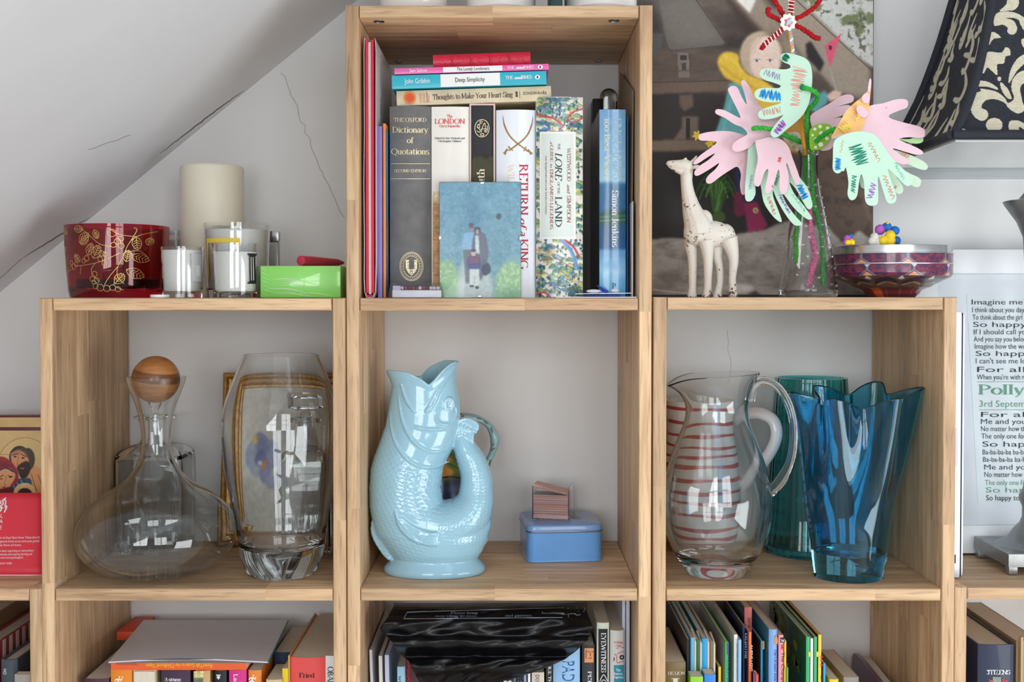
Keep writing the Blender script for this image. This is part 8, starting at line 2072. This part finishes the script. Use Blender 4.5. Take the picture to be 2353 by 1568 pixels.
# black mailer
mm = M('black_polythene', (12, 12, 15), .3, var=.05, spec=.35)
bagm = MB()
def bagpt(u, v):
    """u across, v from the front lower lip round the fold to the top back"""
    e0, e1 = [(868, 1448), (905, 1492), (930, 1520), (985, 1552)], 0
    prof_ = [(.040, 1600), (.036, 1575), (.030, 1556), (.018, 1546), (.014, 1532), (.022, 1516), (.036, 1511), (.030, 1500), (.012, 1486), (.012, 1472), (.026, 1462), (.026, 1446), (.030, 1432), (.036, 1420), (.045, 1412), (.055, 1402), (.074, 1394), (.11, 1386)]
    k = v * (len(prof_) - 1); i = min(int(k), len(prof_) - 2); t = k - i
    y = prof_[i][0] * (1 - t) + prof_[i + 1][0] * t; py = prof_[i][1] * (1 - t) + prof_[i + 1][1] * t
    L_ = np.interp(py, [1392, 1420, 1445, 1480, 1500, 1520, 1550, 1568, 1600], [905, 890, 872, 905, 915, 940, 952, 965, 985]); R_ = np.interp(py, [1392, 1440, 1470, 1500, 1520, 1545, 1568, 1600], [1342, 1362, 1352, 1320, 1290, 1230, 1150, 1100])
    px = L_ + (R_ - L_) * u
    n_ = noise.noise(Vector((u * 7, v * 9, 0))) * .006 + noise.noise(Vector((u * 16 + v * 6, v * 9, 3))) * .0016 - abs(noise.noise(Vector((u * 5 - v * 9, v * 4, 7)))) * .007
    dip = -9 * max(0, (py - 1500) / 60) * math.sin(PI * u) ** 2
    p = P(px, py + dip, y + .003 + n_)
    return p
bagm.grid(110, 60, bagpt)
o = None
th = thing('mailer_bag', 'crumpled shiny black plastic mailer lying on the books', 'bag', P(1120, 1540, .07))
o = bagm.build('film', mm, th, 180); md = o.modifiers.new('thickness', 'SOLIDIFY'); md.thickness = .0006
GI = M('grey_blue_print', (126, 142, 160), .6, var=0)
def bagfn(px, py):
    v = np.interp(py, [1386, 1394, 1402, 1412, 1420, 1432, 1446, 1462, 1472], [1, 16 / 17, 15 / 17, 14 / 17, 13 / 17, 12 / 17, 11 / 17, 10 / 17, 9 / 17])
    L_ = np.interp(py, [1392, 1420, 1445], [905, 890, 872]); u = (px - L_) / (np.interp(py, [1392, 1440], [1342, 1362]) - L_)
    return bagpt(u, v) + Vector((0, -.0022, .0014))
for s_, px, py, w_ in (('Please keep', 1036, 1413, 62), ('may cling to nose', 1000, 1420, 96), ('and prevent', 1160, 1419, 62), ('breathing.', 1245, 1413, 54)): txt(th, s_, px, py, 0, 5.2, GI, w=w_, font='serif', fn=bagfn)
strokes(th, [[(928 + 13 * k, 1424 - .1 * k) for k in range(29)], [(928, 1424), (936, 1409)], [(1306, 1421), (1305, 1398)], [(936, 1409)] + [(960 + 12 * k, 1408 - .35 * k) for k in range(29)], [(1325, 1396), (1329, 1408)], [(1336, 1396), (1344, 1399), (1341, 1409)], [(1319, 1412), (1326, 1416), (1334, 1414)]], 1.6, GI, fn=bagfn, name='printed_border')
# --- right
g3 = "children's books in the lower right compartment"
th, f = low('olive marbled spine titled The Lion', 1527, 1579, 1523, (116, 100, 62), grp=g3, Y=.05, b=.003); t_(th, f, 'THE LION', 1551, 1551, 7, 45, M('pale_ink', (214, 208, 196), .5, var=0), font='serif'); t_(th, f, 'I', 1552, 1590, 30, 24, M('pale_ink'), font='serif')
th, f = low('tall dark board book behind the olive spine', 1581, 1588, 1470, (34, 40, 48), grp=g3, Y=.065, d=.2, b=.0004)
BB = [('light blue board book with ragged spine', 1590, 1598, 1466, (92, 170, 214)), ('dark green board book between two blue ones', 1602, 1611, 1471, (44, 96, 56)), ('bright blue board book with green drawings', 1616, 1628, 1468, (30, 150, 206)), ('brown board book with pale cut edge', 1633, 1642, 1474, (120, 100, 66))]
for lb, a, b2, top, c_ in BB:
    th, f = low(lb, a, b2, top, c_, grp=g3, Y=.06, d=.2, b=.001)
    e_ = MB()
    zt = ZP(top, .06)
    arc_ = [(.0598 + (1 - math.cos(q)) * .03, zt + .0006 - .0 + .012 * (math.sin(q) - 1) + .012 * math.sin(q)) for q in [PI / 2 * i / 8 for i in range(9)]]
    xx = XP(b2 + .6, .06)
    e_.tube([(xx + .0012, .0615, ZP(1568, .06))] + [(xx + .0012, .0615 + .0012 * i * i, zt - .006 + .0016 * i) for i in range(6)], .0016, 6)
    e_.build('board_edge', M('board_edge', (206, 198, 184), .7, var=.05), th)
th, f = low('short lime green board book at the front', 1590, 1619, 1556, (140, 200, 60), grp=g3, Y=.035, d=.024, b=.001)
th, f = low('short blue board book at the front', 1622, 1648, 1551, (50, 130, 214), grp=g3, Y=.035, d=.024, b=.001)
def thin(lb, a, b2, top, c_, cc, Y=.06, d=.20, bb=.0005):
    th, f = low(lb, a, b2, top, c_, grp=g3, Y=Y, d=d, b=bb)
    zt = ZP(top, Y); x_ = XP(a, Y) - .0002
    MB().grid(1, 1, lambda u, v: (x_, Y + .002 + (d - .004) * u, ZQ + .001 + (zt - ZQ - .002) * v)).build('cover_face', M('face_%d_%d_%d' % cc, cc, .3, var=.12, vscale=30, coat=.4), th, 0)
    return th, f
th, f = thin('slim yellow spined picture book', 1654, 1660, 1533, (226, 190, 50), (110, 90, 30), d=.14)
th, f = thin('glossy grey covered picture book with purple and green spine', 1669, 1677, 1476, (40, 170, 90), (206, 208, 212)); t_(th, f, 'MONSTERS', 1671, 1506, 4.5, 74, M('purple_ink', (90, 50, 140), .5, var=0), 'd', al='l')
MB().grid(1, 1, lambda u, v: P(1671 + 4 * u, 1478 + 27 * v, .0594)).build('spine_patch', M('purple_ink'), th, 0)
th, f = thin('white spined picture book with turquoise capitals', 1690, 1698, 1459, (226, 228, 230), (206, 208, 210)); t_(th, f, 'BROWN BEAR, BROWN BEAR, WHAT DO YOU SEE?', 1692, 1480, 5, 120, M('turquoise_ink', (50, 150, 184), .5, var=0), 'd', al='l')
th, f = thin('pale blue spined picture book', 1700, 1707, 1471, (140, 186, 220), (120, 130, 120), Y=.055, d=.15)
th, f = thin('navy picture book with white capitals', 1710, 1716, 1439, (36, 46, 86), (30, 34, 56), Y=.075); t_(th, f, 'VALENTINE', 1711.5, 1454, 4.5, 60, WI, 'd', al='l')
th, f = thin('orange spined picture book with small capitals', 1724, 1730, 1453, (232, 110, 50), (70, 72, 78), d=.036); t_(th, f, 'ALIENS LOVE', 1725.5, 1482, 3.8, 62, WI, 'd', al='l')
th, f = thin('tall brick red spine lettered jane', 1714, 1731, 1396, (178, 92, 86), (40, 70, 84), Y=.10, d=.17); t_(th, f, 'jane', 1719, 1420, 9, 24, BLACKP, 'd', al='l')
th, f = thin('short blue picture book with red spine', 1741, 1747, 1551, (222, 66, 66), (30, 150, 210), Y=.04, d=.018); pass
th, f = thin('turquoise and mustard spined slim picture book', 1752, 1757, 1473, (40, 160, 206), (52, 40, 44), Y=.075); MB().grid(1, 1, lambda u, v: P(1752.3 + 4.4 * u, 1474 + 19 * v, .0746)).build('spine_patch', M('mustard_ink', (206, 160, 60), .5, var=0), th, 0); t_(th, f, "I'M WHITE", 1753, 1497, 3.6, 60, BLACKP, 'd', al='l')
th, f = thin('large blue storybook with a mouse drawn on its spine', 1771, 1790, 1447, (122, 164, 222), (64, 150, 184), bb=.002); t_(th, f, 'The Orchard Book of', 1779, 1493, 6.5, 84, M('storybook_blue_ink', (50, 84, 150), .5, var=0), 'd', font='serif', al='l')
fp = lambda u, v: P(u, v, f(u)) - Vector((0, .0004, 0))
mb = MB(); mb.fan(spline([(1780, 1466), (1784, 1461), (1787, 1468), (1787, 1478), (1782, 1482), (1779, 1476)], 4, True), fp); mb.build('mouse_drawing', M('tan_ink', (196, 140, 80), .6, var=0), th, 0, fix=False); strokes(th, [[(1787, 1480), (1790, 1483)], [(1779, 1463), (1777, 1460)], [(1785, 1461), (1786, 1457)]], 1.4, M('tan_ink'), fn=fp, name='mouse_drawing')
th, f = thin('pink spined paperback with bold black lettering', 1793, 1804, 1460, (224, 146, 156), (150, 70, 70), Y=.06); t_(th, f, 'The Changing', 1795.5, 1499, 7, 82, BLACKP, 'd', al='l')
MB().grid(1, 1, lambda u, v: P(1793.3 + 10.4 * u, 1466 + 11.5 * v, .0594)).build('spine_patch', BLACKP, th, 0); t_(th, f, 'W', 1798.5, 1475.5, 6.5, 9, WI, font='serif', eps=.0012); strokes(th, [[(1795, 1484), (1802, 1491)], [(1802, 1483), (1795, 1492)], [(1798, 1482), (1799, 1494)]], 2.2, INKRED, Y=.0594, name='splash')
th, f = thin('narrow yellow spined paperback', 1806, 1811, 1473, (226, 192, 40), (120, 110, 40), Y=.062, d=.15); t_(th, f, 'THE NATIVITY', 1806.8, 1524, 3.4, 52, M('olive_ink', (110, 92, 20), .5, var=0), 'd', al='l')
th, f = thin('low green and white booklet', 1812, 1816, 1535, (90, 170, 90), (30, 50, 110), Y=.06, d=.12)
for k, (a, b2, lb) in enumerate(((1857, 1865, 'green spined jungle picture book, nearer the middle'), (1875, 1882, 'green spined jungle picture book, beside the yellow one'))):
    th, f = thin(lb, a, b2, 1464, (48, 170, 100), (34, 84, 76) if k == 0 else (30, 90, 90), d=.21)
    MB().grid(1, 1, lambda u, v: P(a + .4 + (b2 - a - .8) * u, 1498 + 12 * v, .0594)).build('animal_print', M('spotted_print', (206, 196, 90), .5, var=.3, vscale=500), th, 0)
    if k == 0:
        x_ = XP(a, .06) - .0006; cvr = MB(); rnd = random.Random(4)
        for q in range(14):
            y_, z_ = rnd.uniform(.075, .25), rnd.uniform(ZP(1560, .06), ZP(1470, .06)); l = rnd.uniform(.008, .02)
            cvr.fan([(y_ + l * math.cos(2 * PI * i / 12), z_ + l * .6 * math.sin(2 * PI * i / 12 + q)) for i in range(12)], lambda u, v: (x_, min(u, .268), v))
        o = cvr.build('leaf_prints', M('olive_print', (120, 130, 30), .4, var=.3), th, 0, fix=False); o['kind'] = 'stuff'
th, f = thin('white picture book between the two jungle books', 1867, 1873, 1468, (226, 226, 230), (206, 200, 206), d=.2)
th, f = thin('yellow starred spine at the end of the picture books', 1885, 1892, 1459, (240, 196, 70), (110, 20, 28), d=.21); t_(th, f, 'SPIRIT', 1886, 1554, 5, 36, BLACKP, 'd', al='l')
strokes(th, [[(1886 + 3 * math.cos(q + k), y_ + 3 * math.sin(q + k)), (1891 - 0, y_)] for y_ in (1510, 1518, 1529) for k in range(1) for q in (0.6, 2.2, 3.9)], 1.2, INKRED, Y=.0594, name='star')
th, f = thin('brown booklet with bright blue spine', 1897, 1902, 1525, (30, 160, 216), (120, 84, 60), Y=.06, d=.12)
th, f = low('white paperback with yellow spine', 1912, 1933, 1562, (236, 198, 50), grp=g3, Y=.055, d=.16)
th, f = low('low grey cloth book near the wall gap', 1945, 1980, 1557, (150, 144, 142), grp=g3, Y=.09, d=.12)
a_, b_ = P(1972, 1522, .2), P(2034, 1560, .06)
xr_ = BR[2] - .002
th = thing('book', 'purple picture book leaning on the right panel', 'book', (b_.x, .14, ZQ), g3)
mb = MB(); w3 = .004
prof_ = [(xr_ - .10, ZQ), (xr_ - .10 + w3, ZQ), (xr_, ZP(1508, .15) - .05), (xr_, ZP(1508, .15) - .045), (xr_ - w3, ZP(1508, .15) - .045)]
x1_ = G(1975, 1522, ZP(1518, .21)).x
out = [(.245, ZP(1530, .2)), (.238, ZP(1521, .2)), (.225, ZP(1519, .2)), (.21, ZP(1519.5, .2)), (.03, ZP(1519.5, .2) - .012), (.03, ZQ), (.245, ZQ)]
MB().slab(out, lambda u, v, q: (xr_ - .030 - .07 * (ZP(1519, .2) - v) / .25 * .2 + q - (.004), u, v), .006).build('cover', M('plum_card', (100, 66, 92), .35, var=.1, coat=.3), th, 20)
MB().slab([(u - .004 if u > .1 else u + .003, v - .003 if v > ZQ + .01 else v) for u, v in out], lambda u, v, q: (xr_ - .0255 + q, u, v), .010).build('pages', PAGEG, th, 20)
# --- far left low bookcase
g4 = 'books leaning in the far left compartment'
def leaner(label, x0, t, d, h, ang, cover, page, zb, Y, grp, txts=()):
    th = thing('book', label, 'book', (x0, Y + d / 2, zb), grp)
    T = Matrix.Translation((x0, Y, zb)) @ Matrix.Rotation(ang, 4, 'Y')
    book_mesh(th, T, t, d, h, cover, page, .002, True)
    return th
def flat(label, px0, px1, py0, py1, Y, d, cover, page, grp, tilt=0.0):
    """a book lying flat, spine to the viewer"""
    A, B = P(px0, py1, Y), P(px1, py1, Y); t = (py1 - py0) * S(Y)
    th = thing('book', label, 'book', ((A.x + B.x) / 2, Y + d / 2, A.z), grp)
    u = Vector((math.cos(tilt), 0, math.sin(tilt))); v = Vector((-u.z, 0, u.x)); o_ = A + v * t
    T = Matrix(((-v.x, 0, u.x, o_.x), (0, 1, 0, Y), (-v.z, 0, u.z, o_.z), (0, 0, 0, 1)))
    book_mesh(th, T, t, d, (B - A).length, cover, page, .002, True); return th
th, f = low('tall slate hardback with white lettering in the far left bay', -8, 30, 1517, (66, 76, 86), grp=g4, Y=.045, d=.2, b=.004, hard=True, page=PAGEG); t_(th, f, 'HO', 8, 1537, 7, 14, WI, 'd', al='l')
STRIPED, f = low('red and white striped book behind the slate hardback', -60, -14, 1478, (150, 52, 58), grp=g4, Y=.06, d=.2, hard=True, page=PAGEG)
th, f = low('brown hardback at the back of the far left bay', -120, -64, 1440, (120, 84, 54), grp=g4, Y=.06, d=.2, hard=True, page=PAGEG)
xw = XP(62, .05)
th, f = low('grey paperback lowest at the front of the far left bay', 24, 60, 1551, (168, 162, 154), grp=g4, Y=.03, d=.014)
o = None
xs_ = XP(-14, .06) + .0003; zs2 = ZP(1478, .06)
for k in range(9): MB().box(xs_, xs_ + .0003, .075 + .02 * k, .084 + .02 * k, zs2 - .035, zs2 - .001).build('stripe', M('cream_stripe', (206, 190, 180), .5, var=.05), STRIPED, 0)
# --- far right low bookcase
g5 = 'books in the far right compartment'
zt_r = ZQ
th, f = low('thick navy hardback titled Citizens', 2256, 2339, 1483, (30, 42, 70), grp=g5, Y=.05, d=.17, b=.003, hard=True, page=PAGE)
t_(th, f, 'CITIZENS', 2290.5, 1550, 10, 60, WI, font='serif', eps=.0008)
fp = lambda u, v: P(u, v, f(u)) - Vector((0, .0006, 0))
MB().grid(4, 1, lambda u, v: fp(2281 + 19 * u, 1556 + 26 * v)).build('emblem_panel', M('grey_green_print', (130, 146, 136), .5, var=.2, vscale=300), th, 0)
strokes(th, [[(2283, 1567), (2298, 1567)], ring(2271, 1563, 2.2, 2.2, 8), ring(2277, 1566, 2, 2, 8), ring(2305, 1563, 2.2, 2.2, 8), ring(2311, 1566, 2, 2, 8), [(2270, 1567), (2280, 1568)], [(2303, 1568), (2312, 1568)]], 2.4, INKRED, fn=fp, name='emblem')
th, f = low('brown card folder beside the navy hardback', 2343, 2400, 1474, (156, 130, 98), grp=g5, Y=.055, d=.19, b=.0005)
x0, x1 = XP(2344, .06), XP(2349, .06)
solo(MB().box(x0, x1, .048, .054, ZQ, ZP(1464, .05)), 'card_slip', M('buff_card', (186, 160, 120), .7), 'narrow buff card slip beside the navy hardback', 'card', (x0, .05, ZQ))
q0, q1 = P(2343, 1478, .05), P(2231, 1407, .235)
th = thing('envelope', 'brown envelope standing on edge behind the navy hardback', 'envelope', (q0.x, .14, ZQ))
sheet([(q0.x, .225, ZQ), (q0.x, .225, ZP(1430, .225)), (q1.x, .262, ZP(1407, .262)), (q1.x, .262, ZQ)], .0035).build('paper', M('manila', (150, 118, 84), .7, var=.08), th, 0)
